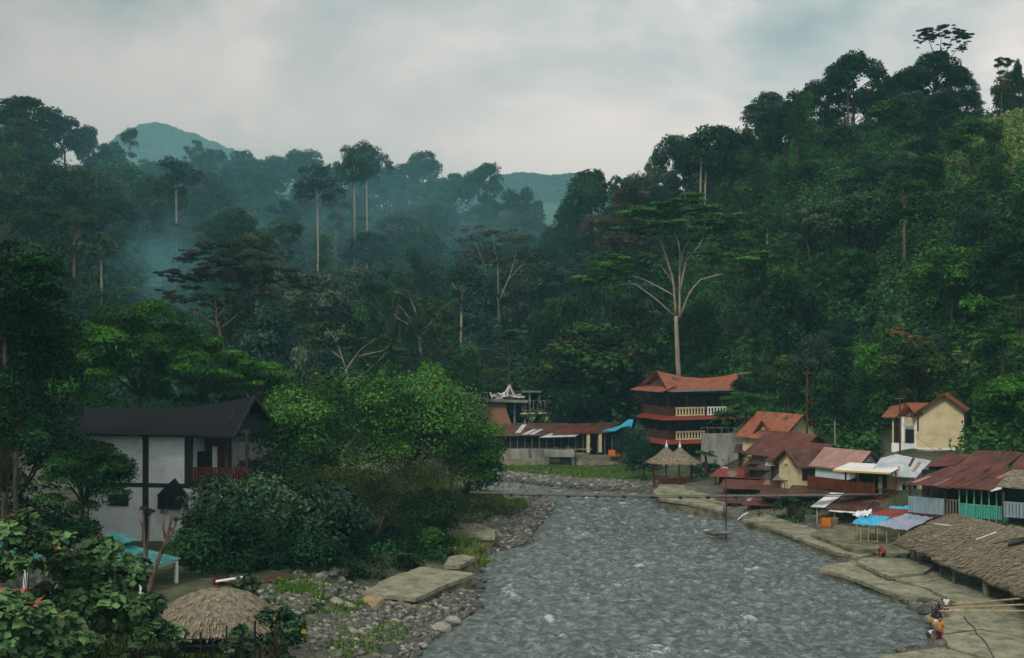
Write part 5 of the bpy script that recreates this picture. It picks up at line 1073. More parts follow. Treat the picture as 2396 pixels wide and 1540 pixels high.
for i in range(26):
    p = u(random.uniform(1150, 1225), random.uniform(921, 933), random.uniform(-.5, 2)); MB().box(p, (random.uniform(.2, .9), random.uniform(.2, .6), random.uniform(.1, .3)), random.uniform(0, 3)).build('rubble', random.choice(['white plaster', 'grey concrete', 'cream wall']), o)
ls = Frame('long_shed', 'long open shed with a patched rusty tin roof on the far bank', 'shed', P(1290, 1065, 176), 0); o = ls.o; u = lambda X, Y, y=0: ls.y(X, Y, y)
def strip(name, pts, mat, ys): flat_roof(o, [u(*pts[0], ys[0]), u(*pts[1], ys[0]), u(*pts[2], ys[1]), u(*pts[3], ys[1])], mat, .07, 10, 3, 0, .012, name)
strip('roof', [(1150, 1020), (1290, 1019), (1330, 990), (1150, 990)], 'rusty tin', (-1.2, 3.5)); strip('roof', [(1290, 1018), (1376, 1013), (1412, 989), (1330, 991)], 'maroon tin', (-1.4, 3.5)); strip('roof', [(1376, 1014), (1432, 1014), (1452, 988), (1410, 988)], 'rusty tin', (-1.2, 3.4))
strip('low_roof', [(1262, 1023), (1345, 1021), (1362, 1012), (1290, 1014)], 'zinc', (-2.0, -.5))
for a in ((1206, 1012, 1222, 993), (1222, 1016, 1246, 1004), (1238, 1016, 1262, 1004)): strip('patch', [(a[0], a[1]), (a[0] + 12, a[1]), (a[2] + 10, a[3]), (a[2], a[3])], 'zinc', (-.2 - (a[1] - 1012) * .2, 2.9 - (a[3] - 993) * .17))
for a, m_ in (((1410, 1008, 1450, 1000), 'blue tarp'), ((1448, 998, 1470, 985), 'blue tarp')): strip('blue_patch', [(a[0], a[1]), (a[0] + 30, a[1]), (a[2] + 12, a[3] - 4), (a[2], a[3] - 4)], m_, (-1.6, .4))
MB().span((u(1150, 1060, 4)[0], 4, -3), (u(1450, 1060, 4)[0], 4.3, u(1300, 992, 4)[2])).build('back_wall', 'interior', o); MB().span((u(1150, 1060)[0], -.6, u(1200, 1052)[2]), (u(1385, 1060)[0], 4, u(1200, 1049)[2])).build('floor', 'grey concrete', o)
for X in range(1160, 1440, 17): p = u(X, 1052, -.5); MB().span((p[0] - .07, -.55, p[2] - 1), (p[0] + .07, -.42, u(X, 1017, -.5)[2] - .05)).build('post', 'grey timber', o)
for X in (1376, 1404): p = u(X, 1058, -.9); MB().span((p[0] - .22, -1.1, p[2]), (p[0] + .22, -.7, u(X, 1016, -.9)[2])).build('pillar', 'cream wall', o)
railing(o, u(1160, 1050, -.45), u(1380, 1050, -.45), .8, 'brown timber', .5, .08)
for X in (1222, 1271, 1300, 1330): p = u(X, 1046, .2); MB().box((p[0], .3, p[2] - .3), (random.uniform(.3, .5), .3, random.uniform(.5, .9))).build('stored_box', random.choice(['cream wall', 'grey timber', 'white paint']), o)
rw = Frame('river_wall', 'stone and concrete river wall below the long tin shed', 'wall', P(1290, 1095, 172), 0); o = rw.o; u = lambda X, Y, y=0: rw.y(X, Y, y)
def blockw(X0, X1, Yt, Yb, y, th, mat, name): a, b = u(X0, Yb, y), u(X1, Yt, y); MB().span((a[0], y, a[2] - .5), (b[0], y + th, b[2])).build(name, mat, o)
blockw(1140, 1281, 1051, 1085, 0, .7, 'grey concrete', 'upper_wall'); blockw(1378, 1446, 1065, 1085, 0, .7, 'stone wall', 'upper_wall'); blockw(1310, 1378, 1060, 1085, .4, .7, 'stone wall', 'upper_wall'); blockw(1140, 1282, 1074, 1093, -.8, .75, 'concrete', 'lower_wall'); blockw(1345, 1372, 1078, 1097, -.8, .7, 'concrete', 'lower_wall'); blockw(1374, 1446, 1080, 1099, -.8, .7, 'concrete', 'lower_wall'); blockw(1274, 1344, 1056, 1061, -1.6, 2.2, 'grey concrete', 'landing')
for X in (1279, 1338): blockw(X, X + 5, 1061, 1094, -1.5, .3, 'stone wall', 'landing_post')
oc = Frame('crate', 'bright orange slatted crate standing on the river wall under the blue roof pieces', 'crate', P(1436, 1067, 171), 0); m = MB()
m.span((-.7, -.4, 0), (.7, .4, .1))
for zz in (.12, .36, .6):
    for a, b in (((-.7, -.44, zz), (.7, -.402, zz + .2)), ((-.7, .402, zz), (.7, .44, zz + .2)), ((-.74, -.44, zz), (-.702, .44, zz + .2)), ((.702, -.44, zz), (.74, .44, zz + .2))): m.span(a, b)
for x in (-.68, .68):
    for y in (-.38, .38): m.span((x - .04, y - .02, .1), (x + .04, y + .02, .84))
m.build('body', 'orange plastic', oc.o)
# ------------------------------------------------------------ village on the right bank
def wallobj(name, label, pts, h, th, mat, cat='wall', drop=1.5):
    """wall following ground points, h above them"""
    c = V(pts[0]); o = empty(name, c, 0, label, cat); m = MB(); pts = [V(p) - c for p in pts]
    for a, b in zip(pts, pts[1:]):
        d = (b - a); d.z = 0; n = V((-d.y, d.x, 0)).normalized() * th
        m.add([a - V((0, 0, drop)), b - V((0, 0, drop)), b + n - V((0, 0, drop)), a + n - V((0, 0, drop)), a + V((0, 0, h)), b + V((0, 0, h)), b + n + V((0, 0, h)), a + n + V((0, 0, h))], [(3, 2, 1, 0), (4, 5, 6, 7), (0, 1, 5, 4), (1, 2, 6, 5), (2, 3, 7, 6), (3, 0, 4, 7)])
    m.build('body', mat, o); return o
def terrace(name, label, px, z, th, mat, cat='concrete slab', tilt=0.0):
    """concrete slab with its top at height z over the given pixel outline"""
    pts = [G(X, Y, z) for X, Y in px]; c = pts[0].copy(); o = empty(name, c, 0, label, cat); n = len(pts)
    out = []
    for a, b in zip(pts, pts[1:] + pts[:1]):
        k = max(2, int((b - a).length / .9))
        for i in range(k):
            p = lerp(a, b, i / k); w = 0 if i == 0 else .10; out.append(p - c + V((random.uniform(-w, w), random.uniform(-w, w), random.uniform(-.02, .02) if i else 0)))
    MB().slab(out, .26).build('slab', mat, o); cc = sum(out, V((0, 0, 0))) / len(out); ins = [p + (cc - p).normalized() * .22 - V((0, 0, .262 + max(0, p.z))) for p in out]; MB().slab(ins, th).build('footing', 'wet concrete', o); return o
terrace('terrace', 'curved cream concrete terrace under the thatched gazebo', [(1528, 1150), (1545, 1166), (1620, 1178), (1692, 1196), (1690, 1160), (1645, 1134), (1545, 1130)], 0.95, 1.6, 'concrete', 'terrace')
wallobj('wall', 'tall stained grey concrete wall behind the thatched gazebo', [P(1640, 1100, 156), P(1690, 1100, 155), P(1752, 1098, 153)], 4.6, .4, 'grey concrete')
rl = Frame('railing', 'thin white pipe railing on top of the stained grey wall', 'railing', P(1640, 1018, 156), 0); railing(rl.o, (0, .2, 0), (6, -.6, .1), .9, 'grey concrete', .8, .05, .06)
# shacks at the water's edge
def shack(name, label, X, Y, d, yaw, w, dep, h, roof, wall='interior', drop=.3, over=.5, post='brown timber', mid=True, rise=.5, cat='shack'):
    f = Frame(name, label, cat, P(X, Y, d), yaw); o = f.o; a, b = -w / 2, w / 2
    flat_roof(o, [(a - over, -over, h), (b + over, -over, h), (b + over, dep + over * .5, h + rise), (a - over, dep + over * .5, h + rise)], roof, .06, 8, 3, 0, .015, patches=2)
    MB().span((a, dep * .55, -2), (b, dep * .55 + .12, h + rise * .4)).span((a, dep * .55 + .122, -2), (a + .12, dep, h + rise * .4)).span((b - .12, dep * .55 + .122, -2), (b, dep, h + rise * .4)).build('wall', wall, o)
    MB().span((a, 0, -.25), (b, dep * .55 - .01, -.08)).build('floor', 'grey timber', o)
    k = max(2, int(w / 1.7))
    for i in range(k + 1): x = a + .08 + (w - .16) * i / k; MB().span((x - .06, .02, -2.2), (x + .06, .14, h - .03)).build('post', post, o)
    if mid: railing(o, (a, .08, -.05), (b, .08, -.05), .85, post, .3, .06)
    return f
shack('shack', 'waterside shack with a low red tin awning left of the row houses', 1726, 1152, 139, -25, 5.4, 3.5, 1.75, 'red tin')
shack('shack', 'waterside shack with a dull maroon tin roof above the suspension bridge', 1760, 1185, 131, -20, 6.2, 3.5, 1.9, 'maroon tin', 'brown timber')
shack('shack', 'dark shack with a flat roof under the row houses', 1800, 1150, 137, -22, 5.5, 3.5, 2.4, 'brown timber', 'stone wall')
shack('shack', 'rusty roofed shack between the grey wall and the red gabled house', 1762, 1092, 147, -15, 3.6, 3, 1.7, 'rusty tin', 'brown timber', rise=.7)
shack('shack', 'upper shack with a rusty lean to roof beside the red gabled house', 1776, 1055, 149, -12, 2.2, 2.5, 1.2, 'maroon tin', 'brown timber', rise=.8)
shack('shack', 'lowest shack at the water with a sagging rusty roof right of the cream wall', 1745, 1204, 127, -25, 6.0, 3, 1.2, 'rusty tin', 'stone wall', rise=.4)
shack('shack', 'dark open shack under the red timber railing', 1850, 1192, 125, -20, 5.5, 3, 1.5, 'brown timber', 'stone wall', rise=.3)
shack('shack', 'little shack with a pale tin roof squeezed beside the flared pillar porch', 1835, 1130, 132, -18, 3.0, 2.5, 1.9, 'zinc', 'brown timber', rise=.5)
shack('shack', 'low shack with a pale tin roof under the suspension bridge end', 1870, 1205, 122, -18, 7.0, 3.2, 1.7, 'rusty tin', 'stone wall')
for args in (('patched shack with a steep rusty roof between the red awning and the maroon roofed house', 1792, 1124, 138, -24, 3.6, 3, 1.9, 'maroon tin', 'brown timber'), ('tiny shack with a pink tin roof behind the dull maroon roof', 1828, 1100, 137, -20, 2.6, 2.5, 2.2, 'pink tin', 'interior'), ('shack with a grey tin roof at the foot of the flared pillar porch', 1868, 1160, 127, -26, 4.2, 3, 1.6, 'old zinc', 'brown timber'), ('stilted shack with a brown roof at the end of the footbridge', 1905, 1196, 119, -24, 4.6, 3, 1.5, 'rusty tin', 'grey timber'), ('shack with a faded maroon roof left of the open shed with white sheet', 1800, 1212, 123, -24, 4.4, 2.6, 1.3, 'maroon tin', 'interior')): shack('shack', *args, rise=.55)
# row of gabled houses
gable_house('house', 'house with an orange roof and cream gable at the top of the village row', 1872, 1092, 143, 28, 5.6, 7.0, 3.7, 2.3, .7, 'cream wall', 'orange tin', 'y', wins=((-2.0, -1.1, 2.0, 3.2),))
gable_house('house', 'small orange porch gable on the left of the cream gabled house', 1790, 1084, 145, -58, 2.6, 3.6, 3.6, 1.4, .5, 'cream wall', 'orange tin', 'y', wins=((-.6, .6, 1.9, 3.0),), sink=3.5)
gable_house('house', 'house with a maroon roof in the middle of the village row', 1902, 1124, 135, 32, 5.9, 6.5, 3.0, 2.0, .7, 'grey timber', 'maroon tin', 'y', wins=((-1.7, -.7, 1.3, 2.3),))
gable_house('house', 'house with a darker maroon roof stepping down the village row', 1938, 1130, 129, 34, 4.6, 5.5, 2.4, 1.6, .7, 'brown timber', 'maroon tin', 'y', wins=((-.6, .6, .8, 1.8),))
gable_house('house', 'wide maroon roofed house left of the pale blue gable', 1910, 1142, 124, 12, 3.6, 5.0, 2.4, 1.3, .5, 'cream wall', 'rusty tin', 'x', wins=((-1.5, -.3, .9, 1.9), (.1, .6, .9, 1.9)), door=(.9, 1.6, 1.9))
gable_house('house', 'pale blue gabled house with a pink tin roof', 2030, 1122, 119, 34, 3.6, 5.0, 1.35, 1.35, .45, 'pale blue wall', 'pink tin', 'y', wins=((-.3, .4, .9, 1.6),))
cr = Frame('curved_pillar_porch', 'cream porch with flared white pillars in front of the maroon roofed houses', 'porch', P(1880, 1135, 126), -25); o = cr.o
for x in (-1.4, .2, 1.7): MB().lathe((x, 0, -.6), [(.42, 0), (.26, .5), (.2, 1.6), (.3, 2.4), (.48, 2.75)], 10).build('pillar', 'cream wall', o)
MB().span((-2, -.4, 2.16), (2.2, 1.6, 2.36)).build('roof_slab', 'cream wall', o); railing(o, (-1.9, -.2, -.5), (2.1, -.2, -.5), .9, 'brown timber', .3, .07); MB().span((-2, -.3, -3.5), (2.2, 1.6, -.52)).build('base', 'stone wall', o)
vr = Frame('veranda', 'red brown timber veranda under a flat white awning', 'veranda', P(2030, 1162, 114), -32); o = vr.o
MB().span((-2.2, 0, -.3), (2.6, 4, -.05)).build('deck', 'red timber', o); railing(o, (-2.2, .08, 0), (.5, .08, 0), 1.25, 'red timber', .15, .13, .1); railing(o, (.6, .08, 0), (2.6, .08, 0), .8, 'brown timber', .3, .06); railing(o, (-2.15, .1, 0), (-2.15, 4, 0), 1.25, 'red timber', .15, .13, .1)
for x in (-2.1, -.8, .55, 2.5): MB().span((x - .07, .0, -3), (x + .07, .14, 2.4)).build('post', 'red timber', o)
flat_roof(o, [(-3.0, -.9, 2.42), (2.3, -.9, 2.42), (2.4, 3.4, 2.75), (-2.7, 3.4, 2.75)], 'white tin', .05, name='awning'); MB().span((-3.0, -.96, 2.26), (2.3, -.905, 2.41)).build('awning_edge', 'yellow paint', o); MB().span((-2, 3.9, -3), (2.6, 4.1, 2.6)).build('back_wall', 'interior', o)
MB().span((-2.4, -.1, -.62), (2.8, 3.9, -.302)).build('floor_beam', 'concrete', o); MB().span((-2.2, 1.2, -4.5), (-.6, 3.5, -.63)).build('base', 'stone wall', o); MB().span((1.0, 1.6, -4.5), (2.6, 3.5, -.63)).build('base', 'stone wall', o)
MB().span((.9, 1.0, -.05), (1.9, 1.6, .7)).build('table', 'brown timber', o)
red_rl = Frame('railing', 'long dark red railing running left from the timber veranda', 'railing', P(1890, 1140, 121), -18); railing(red_rl.o, (0, 0, 0), (5.4, -1.5, -.3), 1.1, 'red timber', .16, .14, .1)
zc = Frame('zinc_house', 'house under a broad grey zinc roof beside the white awning', 'house', P(2110, 1165, 113), -35); o = zc.o; u = lambda X, Y, y=0: zc.y(X, Y, y)
flat_roof(o, [u(2082, 1112, -.6), u(2142, 1117, -.6), u(2178, 1078, 4.5), u(2092, 1062, 4.5)], 'zinc', .08, 12, 4, 0, .02, patches=3)
flat_roof(o, [u(2040, 1098, -.5), u(2084, 1110, -.55), u(2093, 1063, 4.4), u(2060, 1072, 4.4)], 'zinc', .08, 6, 4, 0, .02, name='side_roof')
MB().span((-1.6, .6, -3), (2.6, .75, 1.9)).span((2.45, .752, -3), (2.6, 4.5, 1.9)).build('wall', 'cream wall', o); window(o, -.2, 1.2, 0, 1.2, .55, 'white paint', 2); MB().span((-1.3, .53, -1.5), (-.5, .595, .6)).build('door', 'brown timber', o); MB().span((1.7, .5, -1.2), (2.2, .58, .8)).build('blue_door', 'blue tarp', o)
posts(o, [(-1.9, -.3, -3)], 4.9, 'concrete', .35, 'pillar')
# yellow house
yh = Frame('yellow_house', 'tall pale yellow house with a tiled orange gable roof on the slope', 'house', P(2144, 1058, 131), -24); o = yh.o; u = lambda X, Y, y=0: yh.y(X, Y, y)
xr = u(2255, 1050, 0)[0]; zt = u(2144, 968)[2]; zp = u(2208, 928)[2]; xm = u(2208, 928)[0]; dpt = 4.6
m = MB(); m.add([(0, 0, 0), (xr, 0, .3), (xr, 0, u(2250, 962)[2]), (xm, 0, zp), (0, 0, zt), (0, dpt, 0), (xr, dpt, .3), (xr, dpt, u(2250, 962)[2]), (xm, dpt, zp), (0, dpt, zt)], [(0, 1, 2, 3, 4), (9, 8, 7, 6, 5), (0, 5, 6, 1), (1, 6, 7, 2), (2, 7, 8, 3), (3, 8, 9, 4), (4, 9, 5, 0)])
m.span((-2.55, .5, .05), (-.002, dpt, zt - .3)); m.build('wall', 'cream wall', o)
m = MB(); m.span((-.26, .32, .3), (-.02, .498, zt - .35)).span((-1.55, .32, .3), (-1.27, .498, zt - .35)).span((-2.6, .3, -.1), (.02, .497, .85)).span((-.02, -.03, .35), (xr, -.003, .5)); m.build('trim', 'white plaster', o)
window(o, -1.12, -.4, 1.0, 2.3, .47, 'dark timber', 0); MB().span((-1.12, .462, 2.4), (-.4, .494, 2.75)).build('shutter', 'blue grey paint', o); window(o, -2.3, -1.75, 1.0, zt - .6, .47, 'dark timber', 0); MB().span((.06, -.02, 2.2), (.22, -.004, zt - .35)).build('slit_window', 'window glass', o)
ze = zt - .45; zr = zp + .25; R0, R1 = (xm, -.55, zr), (xm, dpt + .4, zr); sl_ = (zp - zt) / xm
saddle(o, [R0, R1], [(-.55, -.55, zt - .55 * sl_ + .2), (-.55, dpt + .4, zt - .55 * sl_ + .2)], [(xr + .3, -.55, u(2250, 962)[2]), (xr + .3, dpt + .4, u(2250, 962)[2])], 'orange tin', .12, .02, 6, 4)
m = MB(); m.beam((-.55, -.58, zt - .55 * sl_ + .12), (xm, -.58, zr - .08), .06, .24).beam((xr + .3, -.58, u(2250, 962)[2] - .08), (xm, -.58, zr - .08), .06, .24); m.build('bargeboard', 'brown timber', o)
saddle(o, [(-1.0, -.35, zt + 1.15), (xm * .8, 1.2, zt + 1.15)], [(-2.0, -.35, zt - .25), (-.5, 1.2, zt - .25)], [(.1, -.35, zt - .25), (xm, 1.2, zt + .9)], 'orange tin', .1, .02, 5, 3, name='dormer_roof')
flat_roof(o, [(-3.6, 0, zt - .4), (-1.9, 0, zt - .35), (-1.7, dpt, zt + .9), (-3.2, dpt, zt + .5)], 'orange tin', .1, name='side_roof')
m = MB(); m.add([(-1.7, .35, zt - .3), (-.15, .35, zt - .3), (-.95, .35, zt + .95), (-1.7, .47, zt - .3), (-.15, .47, zt - .3), (-.95, .47, zt + .95)], [(0, 1, 2), (5, 4, 3), (0, 3, 4, 1), (1, 4, 5, 2), (2, 5, 3, 0)]); m.build('dormer_gable', 'grey timber', o)
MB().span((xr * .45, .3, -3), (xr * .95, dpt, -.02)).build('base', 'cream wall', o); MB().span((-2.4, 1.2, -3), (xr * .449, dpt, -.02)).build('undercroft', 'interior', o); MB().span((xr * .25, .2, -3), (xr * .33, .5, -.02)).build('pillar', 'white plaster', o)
# faint painted characters on the gable wall
tx = bpy.data.curves.new('faded_numbers', 'FONT'); tx.body = '100'; tx.size = .8; tx.extrude = .004; tx.align_x = 'CENTER'
to_ = bpy.data.objects.new('lettering_source', tx); COL.objects.link(to_); dg = bpy.context.evaluated_depsgraph_get(); tme = bpy.data.meshes.new_from_object(to_.evaluated_get(dg)); bpy.data.objects.remove(to_)
tme.materials.clear(); lt = link('faded_numbers', tme, MATS['faded paint'], o); pz = u(2222, 985); lt.location = (pz[0], -.012, pz[2]); lt.rotation_euler = (R(90), 0, 0)
# long dark red roofs with railings
rr = Frame('veranda_house', 'long house with maroon tin roof, grey panel railing and teal posts', 'house', P(2243, 1205, 101), -38); o = rr.o; u = lambda X, Y, y=0: rr.y(X, Y, y)
xL, xM, xR = u(2124, 1190)[0], u(2243, 1200)[0], u(2368, 1210)[0]; z0 = -.1
MB().span((xL, 0, z0 - .3), (xR + 4, 6, z0)).build('floor', 'brown timber', o); MB().span((xL, 3.2, z0), (xR + 4, 3.4, 3.2)).build('back_wall', 'interior', o)
m = MB(); k = 16
for i in range(k): a = xL + (xM - 1.2 - xL) * i / k; m.span((a + .01, -.04, z0), (a + (xM - 1.2 - xL) / k - .01, .0, z0 + 1.35))
m.build('panel_railing', 'blue grey paint', o); railing(o, (xM - 1.2, 0, z0), (xM, 0, z0), 1.3, 'grey timber', .22, .12)
m = MB(); k = 22
for i in range(k): a = xM + (xR - xM) * i / k; m.span((a + .01, -.04, z0), (a + (xR - xM) / k - .012, .0, z0 + 1.0))
m.build('panel_railing', 'teal paint', o); MB().span((xM, -.08, z0 + 1.005), (xR, .06, z0 + 1.1)).build('handrail', 'green paint', o)
for i in range(8): x = xM + .04 + (xR - xM - .08) * i / 7; MB().span((x - .045, -.12, z0 - .2), (x + .045, -.045, u(2300, 1149, -.08)[2])).build('post', 'green paint', o)
for x in (xL + .1, xL + 1.6, xL + 3.1, xM - 1.2): MB().span((x - .06, .06, z0), (x + .06, .18, 2.5)).build('post', 'brown timber', o)
flat_roof(o, [u(2117, 1128, -1), u(2222, 1142, -1), u(2320, 1092, 3), u(2222, 1090, 3)], 'maroon tin', .07, 12, 4, 0, .015, patches=5); flat_roof(o, [u(2214, 1139, -.9), u(2332, 1147, -.9), u(2420, 1096, 3), u(2312, 1096, 3)], 'maroon tin', .07, 12, 4, 0, .015, patches=5); flat_roof(o, [u(2226, 1096, 2.8), u(2340, 1100, 2.8), u(2392, 1058, 6), u(2285, 1053, 6)], 'maroon tin', .07, 12, 4, 0, .015, name='upper_roof', patches=4); flat_roof(o, [u(2166, 1091, 3.6), u(2230, 1088, 3.6), u(2274, 1062, 6.5), u(2205, 1061, 6.5)], 'maroon tin', .07, 8, 4, 0, .015, name='rear_roof')
flat_roof(o, [u(2316, 1149, -1.1), u(2344, 1143, -1.1), u(2346, 1134, -.2), u(2322, 1140, -.2)], 'white tin', .04, 4, 2, name='white_patch')
MB().span((u(2236, 1098, 3.4)[0], 3.402, 1.5), (xR + 3, 5.5, u(2236, 1100, 3.4)[2])).build('upper_wall', 'interior', o); MB().span((u(2172, 1090, 4)[0], 4.0, -2), (u(2230, 1090, 4)[0], 6.2, u(2200, 1093, 4)[2])).build('rear_wall', 'interior', o); MB().span((xL + .2, .3, -3.5), (xR + 4, 3, z0 - .31)).build('base', 'stone wall', o)
r2 = Frame('house', 'maroon roofed house cut by the right picture edge with dry thatch eave', 'house', P(2390, 1205, 97), -38); o = r2.o; flat_roof(o, [(-1.6, -1.2, 2.3), (5, -1.2, 2.3), (5, 2.4, 3.7), (-1.0, 2.4, 3.7)], 'thatch', .12, 10, 4, 0, .03); flat_roof(o, [(-1.4, 1.6, 3.5), (6, 1.6, 3.5), (6, 5, 5), (-.8, 5, 5)], 'maroon tin', .07, name='upper_roof'); MB().span((-1.2, .6, -3), (5, .8, 2.4)).build('wall', 'interior', o); posts(o, [(-1.3, -.6, -1), (1.2, -.6, -1)], 3.4, 'brown timber', .12); railing(o, (-1.2, -.5, -.2), (4, -.5, -.2), 1.2, 'blue grey paint', .25, .2)
# shed with the white corrugated sheet
sw = Frame('shed', 'open shed with one white tin sheet on a brown patched roof', 'shed', P(1990, 1222, 113), -28); o = sw.o
flat_roof(o, [(-3.5, -.8, 1.35), (-2.2, -.8, 1.35), (-1.1, 2.4, 2.35), (-2.4, 2.4, 2.35)], 'white tin', .05, 8, 3, 0, .01, name='white_sheet'); flat_roof(o, [(-2.15, -.8, 1.25), (2.6, -.8, 1.2), (3.2, 2.6, 2.1), (-1.1, 2.6, 2.25)], 'rusty tin', .05, 10, 3, 0, .02); flat_roof(o, [(-1.8, -1.0, 1.06), (2.4, -1.0, 1.02), (2.6, -.4, 1.17), (-1.6, -.4, 1.2)], 'white tin', .04, 8, 2, 0, .03, name='eave_strip')
posts(o, [(-3, -.4, -1.6), (-1.4, -.4, -1.6), (.6, -.4, -1.6), (2.3, -.4, -1.6), (2.4, 2, -1.6)], 2.85, 'bamboo', .1); MB().span((-2.5, 2.0, -2), (2.8, 2.2, 2.0)).build('back_wall', 'stone wall', o); MB().span((-1.5, .2, -1.7), (1.5, 1.4, -.6)).build('counter', 'brown timber', o)
# tarpaulin stall on bamboo legs
st = Frame('tarp_stall', 'stall on bamboo legs roofed with blue, red and grey tarpaulins', 'stall', P(2080, 1285, 102), -30); o = st.o; u = lambda X, Y, y=0: st.y(X, Y, y)
def tarp(pts, ys, mat, name, sag=.25, wav=.05): flat_roof(o, [u(*pts[0], ys[0]), u(*pts[1], ys[0]), u(*pts[2], ys[1]), u(*pts[3], ys[1])], mat, .02, 16, 7, sag, wav, name)
tarp([(1990, 1223), (2052, 1230), (2085, 1208), (2020, 1202)], (-.4, 2.0), 'blue tarp', 'blue_tarp'); tarp([(2048, 1226), (2120, 1240), (2185, 1210), (2120, 1200)], (-.5, 2.2), 'grey tarp', 'grey_tarp'); tarp([(2022, 1208), (2096, 1212), (2136, 1192), (2072, 1188)], (1.9, 3.8), 'red tin', 'red_sheet', .0, .01); tarp([(2068, 1198), (2135, 1196), (2132, 1182), (2082, 1184)], (3.4, 5.2), 'blue tarp', 'rear_blue_tarp'); tarp([(1994, 1206), (2030, 1206), (2040, 1192), (2004, 1196)], (1.4, 2.6), 'white sheet', 'white_sheet', .1, .12)
for X in (1996, 2012, 2030, 2052, 2075, 2100, 2125): p = u(X, 1280, -.2); zt_ = u(X, 1234, -.2)[2]; MB().tube([(p[0], -.2, -1.6), (p[0] + random.uniform(-.12, .12), -.15, zt_)], .045, 6).build('leg', 'bamboo', o)
for X in (2004, 2048, 2096, 2130): p = u(X, 1270, 2.2); MB().tube([(p[0], 2.2, -1.4), (p[0], 2.2, u(X, 1212, 2.2)[2])], .045, 6).build('leg', 'bamboo', o)
MB().span((u(2040, 1265)[0], .2, -.25), (u(2130, 1265)[0], 1.9, -.15)).build('bench', 'grey timber', o)
# big thatched shelters
def thatch_roof(name, label, eave, ridge, back, legs, n=1500, hole=None):
    c = V(eave[0]); o = empty(name, c, 0, label, 'shelter', 'thatched shelters on the right bank'); E, Rg, B = [line([V(p) - c for p in l], 26) for l in (eave, ridge, back)]; m = MB(); rows = []
    for i in range(13):
        t = i / 12; rows.append([lerp(E[j], Rg[j], t) + V((random.uniform(-.03, .03), random.uniform(-.03, .03), .22 * math.sin(math.pi * t) + random.uniform(-.07, .07) + (0 if i else -.08))) + (V((-.25 * random.random(), 0, -.1 * random.random())) if i == 0 else V((0, 0, 0))) for j in range(26)])
    for i in range(1, 5): t = i / 4; rows.append([lerp(Rg[j], B[j], t) + V((0, 0, random.uniform(-.05, .05))) for j in range(26)])
    m.loft(rows, .22); rf = m.build('roof', 'thatch', o, True); v, f = [], []
    for _ in range(n):
        u_, t = random.random() * 24.99, random.random() ** 1.2; j = int(u_); a = lerp(E[j], E[j + 1], u_ - j); b = lerp(Rg[j], Rg[j + 1], u_ - j); p = lerp(a, b, t) + V((0, 0, .22 * math.sin(math.pi * t) + .05)); d = (a - b).normalized(); sd_ = (E[j + 1] - E[j]).normalized(); L = random.uniform(.25, .6); w = random.uniform(.03, .09); e = p + d * L + sd_ * random.uniform(-.15, .15) + V((0, 0, random.uniform(-.02, .12))); q0 = len(v); v += [tuple(p - sd_ * w), tuple(p + sd_ * w), tuple(e + sd_ * w * .3), tuple(e - sd_ * w * .3)]; f.append((q0, q0 + 1, q0 + 2, q0 + 3))
    me = bpy.data.meshes.new('straw'); me.from_pydata(v, [], f); me.update(); link('straw', me, MATS['straw'], rf)['kind'] = 'stuff'
    for x, y, zt_, r in legs: q0 = V((x, y, 0)) - c; MB().tube([(q0[0], q0[1], gz(x, y) - c[2] - .8), (q0[0], q0[1], zt_ - c[2])], r, 8).build('post', 'grey timber', o)
    return o
thatch_roof('thatched_shelter', 'farther thatched shelter beside the tarpaulin stall', [(29.6, 95.5, 2.15), (30.2, 92, 2.15), (30.6, 88.6, 2.15)], [(36.0, 101, 3.5), (36.5, 95, 3.7), (36.8, 91.2, 3.8)], [(40, 102, 2.6), (40.4, 96, 2.6), (40.6, 92, 2.6)], [(30.6, 94, 2.2, .1), (31.2, 90, 2.2, .1), (35, 99, 3.3, .1), (36, 92, 3.5, .1)])
thatch_roof('thatched_shelter', 'nearest big thatched shelter with a ragged eave at the right picture edge', [(30.0, 88.3, 2.1), (31.0, 83, 2.1), (31.4, 77, 2.1), (31.6, 70, 2.1), (31.6, 62, 2.1)], [(36.6, 90.6, 4.1), (37, 84, 4.2), (37, 77, 4.2), (37, 70, 4.2), (37, 62, 4.2)], [(41.5, 91, 2.4), (42, 84, 2.4), (42, 77, 2.4), (42, 70, 2.4), (42, 62, 2.4)], [(30.9, 86.5, 2.3, .13), (31.4, 82, 2.3, .24), (32.2, 79.5, 2.4, .13), (33.0, 78.8, 2.5, .1), (33, 74, 2.5, .16), (32.4, 67, 2.4, .16), (36.8, 86, 4, .14), (36.8, 78, 4, .14), (36.8, 70, 4, .14)], 3400)
hp = empty('roof_tear', (34.6, 85.2, 3.62), R(-20), 'dark torn sheet lying on the nearest thatched roof', 'sheet'); flat_roof(hp, [(-.5, -.75, .0), (.9, -.6, .36), (1.0, .65, .40), (-.35, .5, .06)], 'black metal', .05, 6, 4, -.05, .06, 'sheet')
for (a, b, nm) in (((33.6, 86.6, 3.4), (36.0, 84.5, 4.25), 'dark ragged pole lying along the nearest thatched roof'),): po = empty('pole', a, 0, nm, 'pole'); MB().tube([V((0, 0, 0)), (V(b) - V(a)) * .5 + V((0, 0, .1)), V(b) - V(a)], [.05, .07, .04], 6).build('shaft', 'brown bark', po)
for px0, px1, d0, d1, nm in (((2185, 1232), (2232, 1238), 96.5, 95.5, 'short white batten on the farther thatched roof'), ((2330, 1252), (2282, 1270), 88.5, 88.2, 'pale batten along the gap between the thatched roofs')): a = P(*px0, d0); po = empty('batten', a, 0, nm, 'batten'); MB().beam((0, 0, .25), P(*px1, d1) - a + V((0, 0, .25)), .07, .05).build('strip', 'white paint', po)
